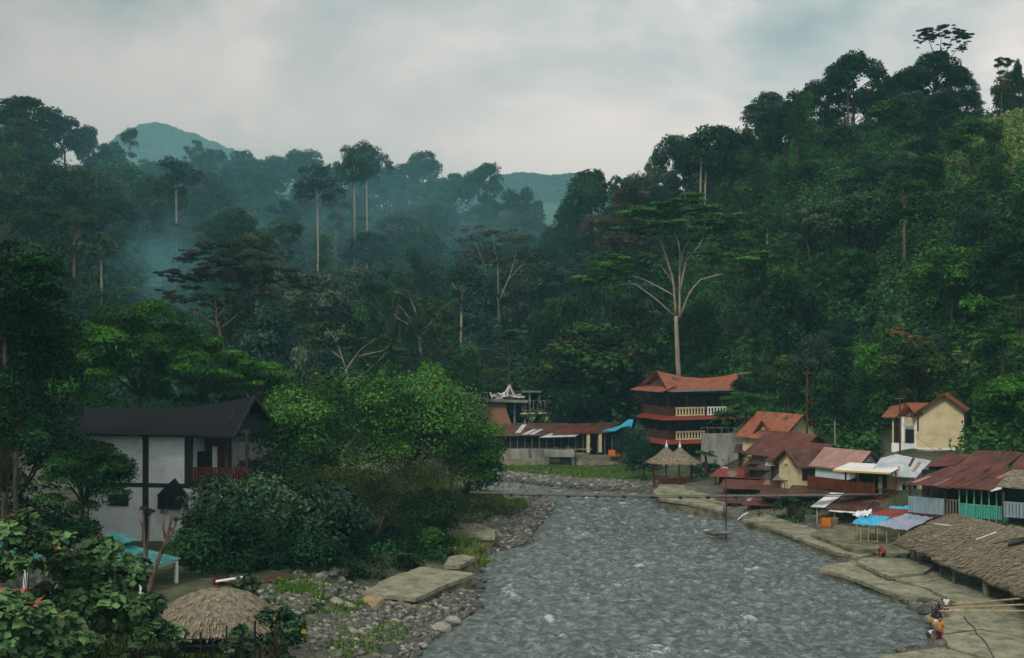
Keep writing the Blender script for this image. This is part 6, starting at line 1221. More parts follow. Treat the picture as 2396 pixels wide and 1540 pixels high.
# bamboo poles stretching out from under the eave
for i, (a, b, nm) in enumerate((((2225, 1413), (2400, 1398), 'uppermost loose bamboo pole under the thatched eave'), ((2205, 1421), (2400, 1413), 'middle loose bamboo pole under the thatched eave'), ((2195, 1428), (2400, 1428), 'lowest loose bamboo pole under the thatched eave'))): p = G(*a, 1.6 - .15 * i); q_ = G(*b, 1.7 - .15 * i); po = empty('bamboo_pole', p, 0, nm, 'bamboo pole', 'loose bamboo poles'); MB().tube([V((0, 0, 0)), q_ - p], [.045, .06], 6).build('shaft', 'bamboo', po)

# ------------------------------------------------------------ concrete slabs along both banks
for lab_, px_, z_, th_, mt_ in SLABS: terrace('river_slab', lab_, px_, z_, th_, mt_)
def cracks(lines, z, label):
    o = empty('crack', G(*lines[0][0], z), 0, label, 'crack', 'dark cracks in the right bank concrete'); m = MB()
    for ln_ in lines:
        pts = line([G(X, Y, z + .006) - o.location for X, Y in ln_], 9); pts = [p + V((random.uniform(-.1, .1), random.uniform(-.1, .1), 0)) for p in pts]
        for a, b in zip(pts, pts[1:]): m.beam(a, b, random.uniform(.05, .13), .012)
    m.build('line', 'wet stone', o)
cracks([[(2250, 1440), (2300, 1500), (2330, 1560)]], .42, 'long dark crack running towards the bottom right corner')
cracks([[(2215, 1480), (2290, 1470), (2390, 1490)]], .42, 'dark crack crossing the pale bank right of the bathers')
cracks([[(2150, 1362), (2230, 1352), (2320, 1366)]], .62, 'dark joint in the floor under the nearest shelter')
cracks([[(1975, 1330), (2050, 1345), (2120, 1366)]], .50, 'dark joint along the jutting river slab')
wallobj('wall', 'cream stained river wall below the waterside shacks', [G(1545, 1172, 0), G(1600, 1182, 0), G(1690, 1204, 0)], 1.15, .5, 'concrete')

# small clutter about the shacks
for i, (X, Y, d, kind, mt, lab) in enumerate(((1702, 1140, 139, 'crate', 'grey timber', 'grey wooden crate left of the low red awning'), (1716, 1146, 138, 'barrel', 'blue tarp', 'blue barrel under the low red awning'), (1722, 1196, 127.5, 'crate', 'brown timber', 'brown crate by the lowest shack at the water'), (1770, 1200, 126.5, 'barrel', 'white paint', 'white barrel in front of the lowest shack at the water'), (1838, 1148, 131, 'crate', 'bamboo', 'pale crate under the little zinc roofed shack'), (1812, 1192, 126, 'barrel', 'orange plastic', 'small orange barrel beside the dark open shack'), (1935, 1232, 113, 'crate', 'orange plastic', 'orange crate under the open shed with white sheet'), (1952, 1236, 112.5, 'barrel', 'grey timber', 'grey barrel under the open shed with white sheet'), (1690, 1108, 150, 'crate', 'white paint', 'white box at the foot of the stained grey wall'), (1655, 1105, 151, 'barrel', 'red tin', 'dark red barrel by the bush behind the thatched gazebo'))):
    f = Frame(kind, lab, kind, P(X, Y, d), random.uniform(-40, 40))
    if kind == 'crate':
        m = MB(); m.span((-.5, -.4, 0), (.5, .4, .08))
        for zz in (.1, .34, .58): m.span((-.5, -.44, zz), (.5, -.402, zz + .2)).span((-.5, .402, zz), (.5, .44, zz + .2)).span((-.54, -.44, zz), (-.502, .44, zz + .2)).span((.502, -.44, zz), (.54, .44, zz + .2))
        m.build('body', mt, f.o)
    else: MB().lathe((0, 0, 0), [(.3, 0), (.36, .1), (.38, .5), (.35, .95), (.28, 1.0)], 12).build('body', mt, f.o)
# ------------------------------------------------------------ suspension footbridge
A_, B_ = P(1098, 1151, 112), P(2075, 1155, 114); fb = empty('footbridge', A_, 0, 'thin suspension footbridge crossing the whole river', 'footbridge'); D = B_ - A_
deck = [D * (i / 30) - V((0, 0, .25 * math.sin(math.pi * i / 30))) for i in range(31)]
m = MB()
for a, b in zip(deck, deck[1:]): m.beam(a, lerp(a, b, .985), .8, .06)
m.build('deck', 'grey timber', fb)
m = MB()
for y in (-.5, .5): m.tube([p + V((0, y, -.1)) for p in deck], .035, 5)
m.build('cable', 'dark timber', fb)
m = MB()
for i in range(1, 30, 2): p = deck[i]; m.span((p.x - .12, p.y - .5, p.z - .26), (p.x + .12, p.y + .5, p.z - .05))
m.build('cross_beam', 'dark timber', fb)
po = empty('pole', P(1698, 1247, 110), 0, 'tall thin pole standing on a rock block in the river', 'pole'); MB().tube([(0, 0, -.8), (.02, 0, 2), (0, 0, (1247 - 1120) * 110 / F)], [.06, .05, .045], 6).build('shaft', 'dark timber', po)
rb = link('rock', rock_mesh('rock', 31, 3, .55, .6), MATS['stone']); rb.location = P(1681, 1246, 110.2); rb.scale = (1.2, .7, .55); tag(rb, 'flat topped rock block holding the thin pole in the river', 'rock')
rp = Frame('plank', 'broad weathered plank leaning up at the left end of the footbridge', 'plank', P(1090, 1145, 126), 20); MB().beam((0, 0, -.2), (3.4, 2.0, .35), .9, .08).build('board', 'grey timber', rp.o)
lg = Frame('driftwood', 'pale bare driftwood branch on the left shore above the dead tree', 'driftwood', P(1100, 1172, 124), 0); MB().tube([(0, 0, .1), (1.2, .2, -.2), (2.4, .3, -.5)], [.07, .1, .05], 6).build('branch', 'pale bark', lg.o)
wp = Frame('white_pipe', 'white bent pipe sticking out over the water at the right walkway', 'pipe', P(1725, 1216, 121), 0); MB().tube([(0, 0, 0), (.5, -.2, .5), (1.0, 0, .7)], .06, 6).build('pipe', 'white paint', wp.o)
# utility poles and wires
def upole(X, Yt, Yb, d, r, mat, label, lamp=False):
    o = empty('utility_pole', P(X, Yb, d), 0, label, 'utility pole', 'utility poles of the village'); h_ = (Yb - Yt) * d / F; MB().tube([(0, 0, -1.5), (0, 0, h_)], [r, r * .75], 8).build('shaft', mat, o)
    if lamp: MB().tube([(0, 0, h_ - .2), (-.5, -.2, h_ + .1), (-.9, -.3, h_ + .05)], .05, 6).build('lamp_arm', 'grey concrete', o); MB().lathe((-1.0, -.3, h_ - .05), [(.05, 0), (.17, .04), (.14, .14), (.03, .18)], 8).build('lamp', 'white paint', o)
    else: MB().beam((-.5, 0, h_ - .35), (.5, 0, h_ - .35), .08, .08).build('crossarm', 'grey timber', o)
    return o
upole(1888, 866, 985, 141, .13, 'brown timber', 'brown wooden pole rising behind the orange roofed row house'); upole(2018, 930, 990, 150, .13, 'grey concrete', 'grey lamp pole in front of the trees left of the yellow house', True); upole(1953, 985, 1050, 134, .12, 'grey concrete', 'short grey pole right of the row houses'); upole(2105, 925, 1060, 128, .1, 'brown timber', 'thin brown pole in front of the yellow house')
def wire(a, b, sag, label): a, b = V(a), V(b); o = empty('wire', a, 0, label, 'wire'); MB().tube([lerp(a, b, t / 12) - a - V((0, 0, sag * 4 * (t / 12) * (1 - t / 12))) for t in range(13)], .018, 4).build('cable', 'black metal', o)
wire(P(1953, 990, 134), P(2105, 965, 128), 2.2, 'sagging wire between the short grey pole and the yellow house pole'); wire(P(2105, 985, 128), P(2240, 1075, 112), .6, 'wire running down across the yellow house wall')

# ------------------------------------------------------------ rocks
RM = [rock_mesh('rock', 100 + i, 3, random.uniform(.55, .8), random.uniform(.2, .55)) for i in range(9)]
for me in RM: me.materials.append(MATS['stone'])
rn = 0
def rock(x, y, s, mat, label, group, z=None, el=1.0):
    global rn; rn += 1; o = bpy.data.objects.new('rock', random.choice(RM)); COL.objects.link(o); z = gz(x, y) if z is None else z
    o.location = (x, y, z - s * random.uniform(-.05, .2)); o.scale = (s * random.uniform(.85, 1.3) * el, s * random.uniform(.8, 1.15), s * random.uniform(.7, 1.0)); o.rotation_euler = (random.uniform(-.2, .2), random.uniform(-.2, .2), random.uniform(0, 6.28)); o.material_slots[0].link = 'OBJECT'; o.material_slots[0].material = MATS[mat]
    return tag(o, label, 'rock', group)
SIZE = lambda s: 'large' if s > .55 else ('medium sized' if s > .33 else 'small')
TONE = {'stone': 'grey', 'pale stone': 'pale', 'tan stone': 'tan', 'wet stone': 'dark wet'}
def rocks_along(path, n, s0, s1, spread, mats, where, group, wts=None):
    pts = line([G(*p) for p in path], 60)
    for _ in range(n):
        p = random.choice(pts); a = random.gauss(0, spread); b = random.gauss(0, spread * .5); s = (s0 + (s1 - s0) * random.random() ** 2.6) * (1.35 if random.random() < .12 else 1); x, y = p.x + a, p.y + b; mt = random.choices(mats, wts)[0]
        if float(river_dist(np.array([x]), np.array([y]))[0]) < .15: mt = 'wet stone' if random.random() < .7 else mt
        rock(x, y, s, mt, f'{SIZE(s)} {TONE[mt]} rock {where}', group)
PS, ST, WS, TS = 'pale stone', 'stone', 'wet stone', 'tan stone'
rocks_along([(760, 1540), (860, 1470), (920, 1430)], 62, .18, .62, 1.6, [PS, ST, TS, WS], 'on the pebble shore in the foreground', 'rocks of the left shore', [2.5, 5, 1, 1.5])
rocks_along([(740, 1420), (840, 1405), (930, 1405)], 26, .2, .55, 1.0, [PS, ST, TS], 'below the large left concrete slab', 'rocks of the left shore', [3, 5, 2])
rocks_along([(930, 1540), (1010, 1490), (1060, 1450), (1130, 1400)], 44, .2, .6, .9, [ST, WS, PS], 'at the left water line', 'rocks of the left shore', [4, 4, 1])
rocks_along([(1090, 1410), (1135, 1365), (1120, 1320)], 18, .2, .5, .5, [ST, WS], 'beside the large left concrete slab', 'rocks of the left shore')
rocks_along([(1180, 1300), (1240, 1260), (1225, 1230), (1270, 1190), (1290, 1165)], 44, .2, .6, 1.0, [ST, PS, WS], 'along the left shore by the dead tree', 'rocks of the left shore', [4, 1.5, 3])
rocks_along([(2110, 1405), (2150, 1425), (2190, 1440)], 18, .2, .5, .6, [ST, WS], 'at the right water line below the shelter', 'rocks of the right shore')
rocks_along([(1870, 1268), (1930, 1290), (1990, 1300)], 12, .2, .45, .6, [ST, WS], 'at the right water line below the open shed', 'rocks of the right shore')
rocks_along([(2060, 1375), (2110, 1408), (2165, 1440)], 18, .2, .5, .5, [WS, ST], 'along the right water line in front of the concrete', 'rocks of the right shore')
rocks_along([(2080, 1500), (2230, 1500), (2100, 1530)], 8, .2, .45, .5, [WS, ST], 'around the bathers in the right corner', 'rocks of the right shore')
rocks_along([(2000, 1300), (2120, 1330), (2230, 1405), (2300, 1450), (2330, 1500)], 14, .1, .3, 1.2, [ST, WS, TS], 'lying on the right bank concrete', 'rocks of the right shore')
for X, Y, s, mt, lab in ((1057, 1385, .85, PS, 'largest pale boulder at the foot of the large left concrete slab'), (1033, 1470, .6, PS, 'rounded pale boulder at the left water line'), (1100, 1478, .55, ST, 'grey boulder right of the rounded pale one'), (1140, 1478, .6, TS, 'brownish boulder in the shallows'), (1035, 1503, .45, TS, 'tan boulder nearest the bottom edge'), (1390, 1310, .55, WS, 'dark rock alone in midstream'), (1490, 1283, .3, WS, 'small dark rock in midstream farther up'), (1362, 1398, .4, WS, 'low dark rock in midstream nearer the camera'), (1278, 1442, .5, WS, 'long dark rock breaking the water'), (1164, 1452, .5, WS, 'dark rock off the pebble shore'), (1210, 1482, .75, WS, 'broad dark rock ledge off the pebble shore'), (1245, 1484, .5, WS, 'dark rock at the tip of the ledge'), (1180, 1298, .5, WS, 'dark spit rock below the dead tree'), (1230, 1275, .6, WS, 'dark rock at the end of the left spit'), (760, 1375, .6, ST, 'grey boulder under the bushes left of the large slab'), (735, 1372, .5, ST, 'second grey boulder under the bushes'), (1640, 1430, .3, WS, 'small dark rock in the right half of the river'), (1860, 1470, .3, WS, 'small dark rock near the right bathers'), (2070, 1508, .55, WS, 'flat dark rock beside the bathers'), (2060, 1448, .3, WS, 'small wet rock right of midstream'), (715, 1410, .35, TS, 'tan stone near the orange flowers')): p = G(X, Y, .1); rock(p.x, p.y, s, mt, lab, None, el=1.3)
for i, (X, Y, s_) in enumerate(MIDROCKS[8:]):
    p = G(X, Y, .05); rock(p.x, p.y, s_, 'wet stone', 'small dark stone among those dotted about the middle of the river', 'stones dotted about midstream', el=1.2)
# pebbles nobody could count
def pebbles(name, path, n, s0, s1, spread, label, seed):
    r = np.random.default_rng(seed); pts = np.array([list(G(*p)) for p in line([(a, b, 0) for a, b in path], 80) for p in [(p.x, p.y)]]); k = r.integers(0, len(pts), n); x = pts[k, 0] + r.normal(size=n) * spread; y = pts[k, 1] + r.normal(size=n) * spread * .7; z = ground_z(x, y); ok = (z > -.15); x, y, z = x[ok], y[ok], z[ok]
    base = RM[0]; bm = bmesh.new(); bmesh.ops.create_icosphere(bm, subdivisions=1, radius=1); bv = np.array([v.co for v in bm.verts]); bf = np.array([[v.index for v in f.verts] for f in bm.faces]); bm.free()
    n = len(x); s = s0 + (s1 - s0) * r.random(n) ** 2; a = r.random(n) * 6.28; sc = np.stack([s * r.uniform(.8, 1.4, n), s * r.uniform(.8, 1.2, n), s * r.uniform(.5, .8, n)], 1); v = bv[None] * sc[:, None] * (1 + .12 * r.normal(size=(n, len(bv), 1))); ca, sa = np.cos(a)[:, None], np.sin(a)[:, None]
    v = np.stack([v[..., 0] * ca - v[..., 1] * sa + x[:, None], v[..., 0] * sa + v[..., 1] * ca + y[:, None], v[..., 2] + z[:, None] + s[:, None] * .15], -1).reshape(-1, 3); f = (bf[None] + (np.arange(n) * len(bv))[:, None, None]).reshape(-1, 3); tn = np.zeros((len(v), 4)); tn[:, 0] = np.repeat(r.random(n), len(bv)); tn[:, 3] = 1
    tag(link(name, np_mesh(name, v, f, True, tn), PEB), label, 'pebbles', kind='stuff')
PEB = bpy.data.materials.new('pebble'); PEB.use_nodes = True; _t = PEB.node_tree; _a = N(_t, 'ShaderNodeAttribute', attribute_name='tone'); _s = N(_t, 'ShaderNodeSeparateColor'); _t.links.new(_a.outputs['Color'], _s.inputs[0]); _r = ramp(_t, [(0, (.05, .05, .042)), (.5, (.085, .083, .066)), (.85, (.165, .16, .13)), (1, (.30, .29, .25))]); _t.links.new(_s.outputs[0], _r.inputs[0]); _t.links.new(_r.outputs[0], _t.nodes['Principled BSDF'].inputs[0]); _t.nodes['Principled BSDF'].inputs['Roughness'].default_value = .8
pebbles('pebbles', [(720, 1540), (800, 1470), (900, 1420)], 5200, .06, .26, 2.4, 'pale pebbles covering the foreground shore', 1)
pebbles('pebbles', [(930, 1540), (1040, 1460), (1120, 1390)], 1800, .06, .22, .9, 'wet pebbles along the left water line', 2)
pebbles('pebbles', [(1200, 1290), (1225, 1240), (1260, 1200), (1285, 1165)], 2600, .08, .28, 1.4, 'grey pebbles of the left shore by the dead tree', 3)
pebbles('pebbles', [(1170, 1112), (1290, 1124), (1400, 1136), (1515, 1138)], 5200, .12, .38, 2.6, 'grey shingle along the far bank', 4)
pebbles('pebbles', [(1880, 1270), (1990, 1298), (2110, 1400), (2200, 1440)], 1600, .06, .22, .9, 'pebbles along the right shore', 5)

# ------------------------------------------------------------ grass and small plants
def grass(px, n, h_, label, tint='grass', z=None, seed=0):
    r = np.random.default_rng(seed); poly = np.array([list(G(X, Y, z if z is not None else .8))[:2] for X, Y in px]); lo, hi = poly.min(0), poly.max(0); p = r.uniform(lo, hi, (n * 3, 2)); ins = np.zeros(len(p), bool)
    for (x0, y0), (x1_, y1) in zip(poly, np.roll(poly, -1, 0)): ins ^= ((y0 > p[:, 1]) != (y1 > p[:, 1])) & (p[:, 0] < (x1_ - x0) * (p[:, 1] - y0) / (y1 - y0 + 1e-9) + x0)
    p = p[ins]; p = p[fbm(p[:, 0] / 2.2, p[:, 1] / 2.2, seed + 90, 3) > -.07 + .12 * r.random(len(p))][:n]; k = len(p); zz = ground_z(p[:, 0], p[:, 1]); a = r.random(k) * 6.28; hh = h_ * (.5 + r.random(k)); d = np.stack([np.cos(a), np.sin(a)], 1); lean = r.normal(size=(k, 2)) * .35 * hh[:, None]; w = .07
    b = np.column_stack([p, zz]); v = np.stack([b + np.column_stack([-d * w, 0 * a]), b + np.column_stack([d * w, 0 * a]), b + np.column_stack([lean + d * w * .3, hh]), b + np.column_stack([lean - d * w * .3, hh])], 1).reshape(-1, 3); tn = np.zeros((4 * k, 4)); tn[:, 0] = np.repeat(r.random(k), 4); tn[:, 1] = 1; tn[:, 3] = 1
    tag(link('grass', np_mesh('grass', v, np.arange(4 * k).reshape(k, 4), False, tn), MATS[tint]), label, 'grass', kind='stuff')
grass([(1150, 1098), (1200, 1092), (1450, 1098), (1530, 1112), (1530, 1132), (1440, 1126), (1300, 1116), (1200, 1106)], 34000, .3, 'green lawn on the far bank below the river wall', z=.3, seed=1)
grass([(1060, 1170), (1160, 1150), (1225, 1160), (1235, 1180), (1130, 1210), (1060, 1215)], 9000, .4, 'bright grass on the left shore around the dead tree', seed=2)
grass([(1045, 1262), (1110, 1262), (1150, 1290), (1120, 1305), (1050, 1298)], 7000, .5, 'yellowish grass between the left concrete slabs', 'yellow green', seed=3)
grass([(640, 1390), (780, 1400), (860, 1430), (760, 1470), (640, 1450)], 6000, .22, 'sparse grass behind the pebble shore', seed=4)
grass([(700, 1400), (900, 1410), (960, 1460), (880, 1540), (700, 1540)], 3500, .16, 'moss and weeds among the pebbles of the foreground shore', seed=11)
grass([(420, 1400), (640, 1395), (720, 1420), (700, 1560), (420, 1600)], 7000, .25, 'rough grass around the thatched hut', 'olive green', z=2.4, seed=5)
grass([(0, 1400), (420, 1400), (420, 1700), (0, 1700)], 9000, .4, 'rough grass on the near left bank', 'olive green', z=3.0, seed=6)
grass([(1720, 1160), (1900, 1180), (1880, 1225), (1780, 1205)], 2500, .4, 'weeds below the waterside shacks', 'mid green', seed=7)
fl = empty('flowering_plant', G(770, 1447, .9), 0, 'small plant with orange flowers on the pebble shore', 'plant'); link('flowers', cmesh('flowers', np.array([[-.18, 0, .3, .14, .12, .12], [.25, 0, .25, .14, .12, .12]]), 50, .12), MATS['orange bloom'], fl); link('leaves', cmesh('leaves', np.array([[0, .1, .15, .5, .3, .2], [.5, .2, .25, .3, .3, .3]]), 160, .16), MATS['mid green'], fl)
tp = Frame('tarp', 'rusty orange sheet draped over a low frame behind the corner shrubs', 'sheet', P(45, 1445, 58), 10); flat_roof(tp.o, [(-1.6, -.8, .3), (1.4, -.8, .15), (1.0, 1.0, 1.2), (-1.3, 1.0, 1.3)], 'orange tin', .04, 10, 5, .15, .05, 'sheet'); MB().span((-1.2, .85, -.8), (.9, .95, 1.1)).build('frame', 'grey timber', tp.o)
# ------------------------------------------------------------ people
def skin_mesh(name, chains, mat, parent, sub=1):
    """one continuous skinned body: chains of (point, radius); equal points are shared"""
    idx, vs, es, rs = {}, [], [], []
    for ch in chains:
        prev = None
        for p, r in ch:
            k = tuple(round(c, 4) for c in p)
            if k not in idx: idx[k] = len(vs); vs.append(k); rs.append(r)
            if prev is not None and prev != idx[k]: es.append((prev, idx[k]))
            prev = idx[k]
    me = bpy.data.meshes.new(name); me.from_pydata(vs, es, []); o = link(name, me, MATS[mat], parent); md = o.modifiers.new('skin', 'SKIN'); sv = me.skin_vertices[0].data
    for i, r in enumerate(rs): sv[i].radius = (r, r)
    sv[0].use_root = True; sb = o.modifiers.new('sub', 'SUBSURF'); sb.levels = sub; sb.render_levels = sub; return o
def person(loc, rz, label, J, top, bottom, hairm='hair', scale=1.0, skirt=False, sleeve=True, long_hair=False):
    """J maps joints to points in metres, the figure facing -y"""
    o = empty('person', loc, R(rz), label, 'person'); o.scale = (scale,) * 3; g_ = {k: V(v) for k, v in J.items()}
    neck, pel, chest, head = g_['neck'], g_['pelvis'], g_['chest'], g_['head']; ch = []
    up = (head - neck).normalized()
    ch.append([(pel, .13), (lerp(pel, chest, .5), .115), (chest, .135), (neck, .055), (head - up * .07, .078), (head + up * .02, .098), (head + up * .09, .075)])
    for s in 'lr':
        sh_, el, wr, ha = g_['sh' + s], g_['el' + s], g_['wr' + s], g_['ha' + s]; ch.append([(chest, .135), (sh_, .06), (el, .042), (wr, .027), (lerp(wr, ha, .55), .034)])
        pm = lerp(wr, ha, .55); dr = (ha - wr).normalized(); sd_ = dr.cross(V((0, 1, .2))).normalized()
        for i, (of, L) in enumerate(((-.03, .072), (-.01, .085), (.011, .08), (.03, .062))): b = pm + sd_ * of + dr * .03; ch.append([(pm, .034), (b, .01), (b + dr * L * .5, .009), (b + dr * L * .9 + V((0, -.02, -.01)), .007)])
        ch.append([(pm, .034), (pm + sd_ * -.045, .011), (pm + sd_ * -.06 + dr * .04, .009)])
        hp, kn, an = g_['hip' + s], g_['kn' + s], g_['an' + s]; ft = an + (g_['toe' + s] - an); ch.append([(pel, .13), (hp, .085), (kn, .055), (an, .038), (ft, .035)])
    body = skin_mesh('body', ch, 'skin', o, 2)
    f = V((0, -1, 0)); fd = (f - up * f.dot(up)).normalized(); sx = up.cross(fd)
    m = MB()
    for s in (-1, 1): m.lathe(head + fd * .088 + sx * .034 * s - V((0, 0, .004)), [(.013, -.006), (.013, .006)], 6)
    m.build('eyes', 'hair', body); MB().add([head + fd * .092 + up * .0, head + fd * .098 - up * .045 + sx * .016, head + fd * .098 - up * .045 - sx * .016, head + fd * .122 - up * .04], [(0, 1, 3), (0, 3, 2), (1, 2, 3), (0, 2, 1)]).build('nose', 'skin', body)
    hb = [(head + up * .075 - fd * .015, .092), (head + up * .02 - fd * .05, .09)]
    if long_hair: hb += [(neck - fd * .07 + up * .02, .06), (chest - fd * .13, .04)]
    skin_mesh('hair', [hb], hairm, o, 2)
    tc_ = [[(lerp(pel, chest, .1), .15), (lerp(pel, chest, .55), .145), (chest, .162), (lerp(chest, neck, .75), .075)]]
    if sleeve:
        for s in 'lr': tc_.append([(chest, .162), (g_['sh' + s], .082), (lerp(g_['sh' + s], g_['el' + s], .6), .064)])
    skin_mesh('shirt', tc_, top, o, 2)
    bc = [[(lerp(pel, chest, .08), .152), (pel, .16)]]
    for s in 'lr': e = g_['an' + s] if skirt else lerp(g_['kn' + s], g_['an' + s], .15); bc.append([(pel, .16), (g_['hip' + s], .112), (g_['kn' + s], .12 if skirt else .082)] + ([(lerp(g_['kn' + s], e, .85), .12)] if skirt else []))
    skin_mesh('skirt' if skirt else 'trousers', bc, bottom, o, 2); return o
def stand(**k):
    J = dict(pelvis=(0, 0, .92), chest=(0, .01, 1.27), neck=(0, .01, 1.45), head=(0, -.01, 1.60))
    for s, x in (('l', 1), ('r', -1)):
        J.update({'sh' + s: (.18 * x, .01, 1.39), 'el' + s: (.23 * x, .03, 1.12), 'wr' + s: (.22 * x, -.06, .88), 'ha' + s: (.22 * x, -.09, .73), 'hip' + s: (.10 * x, 0, .87), 'kn' + s: (.11 * x, -.02, .48), 'an' + s: (.11 * x, .02, .08), 'toe' + s: (.12 * x, -.15, .03)})
    J.update(k); return J
def sit(fold=False, **k):
    J = dict(pelvis=(0, 0, .16), chest=(0, -.08, .50), neck=(0, -.10, .67), head=(0, -.14, .82))
    for s, x in (('l', 1), ('r', -1)):
        J.update({'sh' + s: (.18 * x, -.09, .61), 'el' + s: (.24 * x, -.24, .42), 'wr' + s: (.14 * x, -.42, .40), 'ha' + s: (.06 * x, -.52, .36), 'hip' + s: (.11 * x, -.04, .13), 'kn' + s: (.17 * x, -.42, .42), 'an' + s: (.14 * x, -.52, .07), 'toe' + s: (.15 * x, -.68, .03)})
    J.update(k); return J
def bend(**k):
    J = stand(); J.update(pelvis=(0, .12, .80), chest=(0, -.18, .98), neck=(0, -.33, 1.05), head=(0, -.47, 1.06))
    for s, x in (('l', 1), ('r', -1)): J.update({'sh' + s: (.17 * x, -.26, 1.02), 'el' + s: (.22 * x, -.34, .76), 'wr' + s: (.18 * x, -.42, .52), 'ha' + s: (.16 * x, -.46, .38), 'hip' + s: (.10 * x, .10, .76), 'kn' + s: (.13 * x, -.04, .44)})
    J.update(k); return J
def at(X, Y, z=0.0): return G(X, Y, z)
person(at(2212, 1443, .42), 160, 'child in a white top and dark shorts standing at the right bank', stand(), 'white cloth', 'dark cloth', scale=.78)
person(at(2173, 1508, -.3), 25, 'child in a white shirt bending in the shallows beside the orange clad woman', bend(), 'white cloth', 'dark cloth', scale=.86)
person(at(2197, 1510, -.25), -40, 'woman in an orange top and dark sarong standing in the shallows', stand(elr=(-.26, -.12, 1.14), wrr=(-.10, -.30, 1.10), har=(.0, -.40, 1.06)), 'orange cloth', 'maroon cloth', skirt=True, scale=.97, long_hair=True)
person(at(2182, 1445, .42), 120, 'seated person in dark clothes on the bank left of the white clad child', sit(), 'dark cloth', 'maroon cloth')
person(at(2196, 1448, .42), 200, 'person in black sitting nearest the white clad child', sit(), 'dark cloth', 'dark cloth', long_hair=True)
person(at(2188, 1436, .42), 60, 'person in maroon sitting behind the two dark clad ones', sit(), 'maroon cloth', 'dark cloth')
person(at(2054, 1301, .85), 70, 'person in a dark shirt crouching on the slab by the tarpaulin stall', sit(), 'dark cloth', 'red cloth')
person(at(2066, 1302, .85), -60, 'person in red crouching beside the dark shirted one on the slab', sit(), 'red cloth', 'dark cloth')
def basket(X, Y, z, r, mat, label):
    o = empty('basket', at(X, Y, z), 0, label, 'basket'); MB().lathe((0, 0, 0), [(r * .7, 0), (r, r * .9), (r * .9, r * .9), (r * .62, .05)], 12).build('body', mat, o); MB().lathe((0, 0, 0), [(r * .75, r * .5), (r * .6, r * 1.0), (r * .2, r * 1.2)], 8).build('washing', 'orange cloth' if mat != 'white paint' else 'white cloth', o)
basket(2176, 1452, .42, .17, 'yellow paint', 'yellow basket of washing in front of the seated people'); basket(2187, 1455, .42, .15, 'white paint', 'white basket of washing in front of the seated people')

# ------------------------------------------------------------ far ranges, smoke, mist and the air
def far_hill(name, sky, d, depth, seed, amp, step):
    X = np.array([p[0] for p in sky], float); Z = np.array([H + (HY - p[1]) / F * d for p in sky]); xs_ = np.arange((X[0] - CX) / F * d, (X[-1] - CX) / F * d, step); ys_ = np.arange(-depth, depth * .6, step * 1.5); a, b = np.meshgrid(xs_, ys_, indexing='ij'); top = np.interp(a, (X - CX) / F * d, Z) - 8
    z = top * np.clip(1 - (np.abs(b) / depth) ** 1.5, 0, 1) + (top > 10) * amp * (fbm(a / 30, b / 30, seed, 4) * 3 + fbm(a / 7, b / 7, seed + 5, 3) * 1.6); me = np_mesh(name, np.stack([a.ravel(), b.ravel() + d, z.ravel()], 1), grid_faces(*a.shape), False)
    m = MATS.get('far forest') or surf('far forest', [(.012, .035, .018), (.04, .085, .04)], .06, coords='Object'); tag(link(name, me, m), kind='structure')
    r = np.random.default_rng(seed); n = 26000; i = r.uniform(xs_[0], xs_[-1], n); j = r.uniform(-depth * .35, depth * .05, n); tp = np.interp(i, (X - CX) / F * d, Z) - 8; zz = tp * np.clip(1 - (np.abs(j) / depth) ** 1.5, 0, 1) + amp * (fbm(i / 30, j / 30, seed, 4) * 3) ; bump = vn(i / 9, j / 9, seed) * 8 - 1
    q = rdir(n, .9); c = np.column_stack([i, j + d, zz + bump]) + q * 2.5; me = leaf_mesh('far_forest', c, q * .6 + np.array([0, 0, .6]), (d / 400.) * (1.6 + 1.2 * r.random(n)), .6); tag(link('far_forest', me, MATS['deep green']), 'hazy forest covering the distant hills', 'forest', kind='stuff')
far_hill('hills', [(60, 620), (190, 470), (240, 390), (285, 337), (318, 305), (340, 293), (370, 288), (400, 294), (436, 311), (470, 324), (530, 343), (590, 368), (700, 440), (800, 520), (900, 640)], 2600, 700, 4, 4.0, 18)
far_hill('hills', [(1000, 560), (1080, 470), (1150, 420), (1200, 404), (1240, 404), (1290, 410), (1340, 405), (1390, 430), (1450, 470), (1540, 540), (1640, 620)], 2100, 500, 9, 3.0, 14)

def volume_box(name, lo, hi, build, label=None, cat=None):
    o = MB().span(lo, hi).build(name, None); m = bpy.data.materials.new(name); m.use_nodes = True; t = m.node_tree; t.nodes.remove(t.nodes['Principled BSDF']); v = N(t, 'ShaderNodeVolumePrincipled'); t.links.new(v.outputs[0], t.nodes['Material Output'].inputs['Volume']); build(t, v); o.data.materials.clear(); o.data.materials.append(m); return tag(o, label, cat, kind='stuff')
def air(t, v): v.inputs['Color'].default_value = (0.40, 0.88, 1.0, 1); v.inputs['Absorption Color'].default_value = (1, 1, 1, 1); v.inputs['Density'].default_value = HAZE; v.inputs['Anisotropy'].default_value = 0.0
HAZE = 0.00023
volume_box('haze', (-2400, -80, -4), (2400, 3300, 480), air, 'thin bluish haze filling the valley', 'haze')
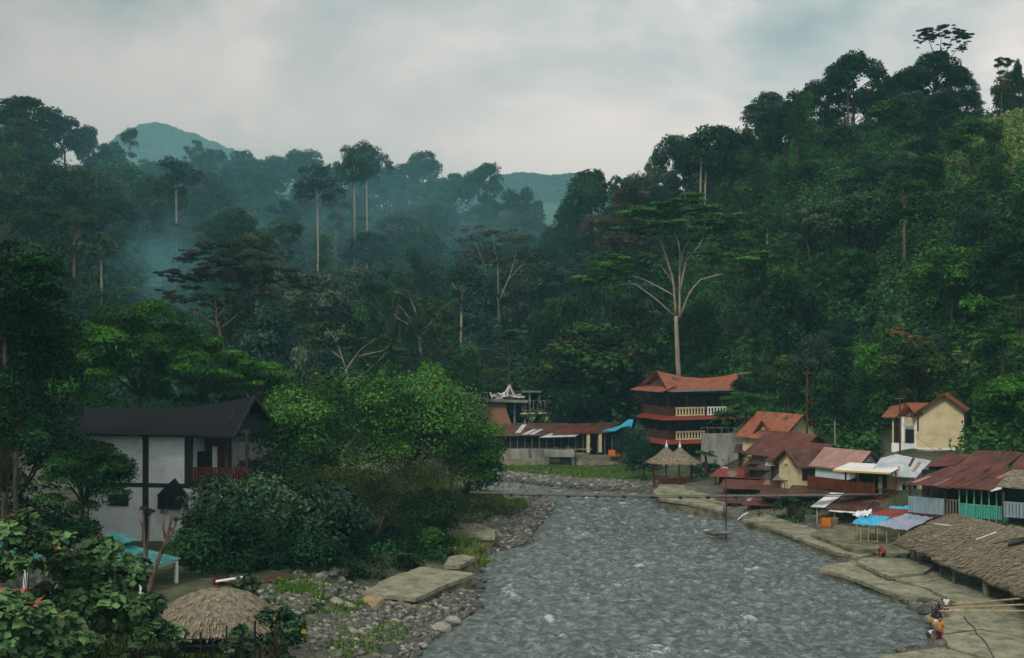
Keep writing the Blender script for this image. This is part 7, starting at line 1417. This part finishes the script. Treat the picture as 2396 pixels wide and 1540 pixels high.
# smoke rising behind the layered tree, plus a wide veil added as hillside mist
def smoke(name, loc, size, dens, lo, sc, label, seed):
    bm = bmesh.new(); bmesh.ops.create_icosphere(bm, subdivisions=3, radius=1); me = bpy.data.meshes.new(name); bm.to_mesh(me); bm.free()
    o = link(name, me); o.location = loc; o.scale = size; m = bpy.data.materials.new(name); m.use_nodes = True; t = m.node_tree; t.nodes.remove(t.nodes['Principled BSDF']); v = N(t, 'ShaderNodeVolumePrincipled'); t.links.new(v.outputs[0], t.nodes['Material Output'].inputs['Volume'])
    v.inputs['Color'].default_value = (.30, .84, 1.0, 1); v.inputs['Absorption Color'].default_value = (1, 1, 1, 1)
    c = N(t, 'ShaderNodeTexCoord'); n = N(t, 'ShaderNodeTexNoise'); n.inputs['Scale'].default_value = sc; n.inputs['Detail'].default_value = 3; n.inputs['Distortion'].default_value = .6; mp = N(t, 'ShaderNodeMapping'); mp.inputs['Location'].default_value = (seed, 0, 0); t.links.new(c.outputs['Object'], mp.inputs[0]); t.links.new(mp.outputs[0], n.inputs['Vector'])
    ln = N(t, 'ShaderNodeVectorMath', operation='LENGTH'); t.links.new(c.outputs['Object'], ln.inputs[0]); f = N(t, 'ShaderNodeMapRange'); f.inputs[1].default_value = .15; f.inputs[2].default_value = 1; f.inputs[3].default_value = 1; f.inputs[4].default_value = 0; t.links.new(ln.outputs['Value'], f.inputs[0])
    d = N(t, 'ShaderNodeMapRange'); d.inputs[1].default_value = lo; d.inputs[2].default_value = .7; d.inputs[4].default_value = dens; t.links.new(n.outputs['Fac'], d.inputs[0]); mu = N(t, 'ShaderNodeMath', operation='MULTIPLY'); t.links.new(d.outputs[0], mu.inputs[0]); t.links.new(f.outputs[0], mu.inputs[1]); t.links.new(mu.outputs[0], v.inputs['Density']); me.materials.append(m); return tag(o, label, 'smoke', kind='stuff')
smoke('smoke', P(385, 650, 232), (12, 9, 16), .05, .36, 1.6, 'thin blue smoke rising behind the layered brown tree', 1)
smoke('smoke', P(640, 560, 335), (115, 80, 42), .0062, .30, 2.2, 'broad veil of bluish mist hanging over the middle of the valley', 5)  # mist volume added to turn the left hillside teal
print('rocks', rn, 'objects', len(bpy.data.objects))
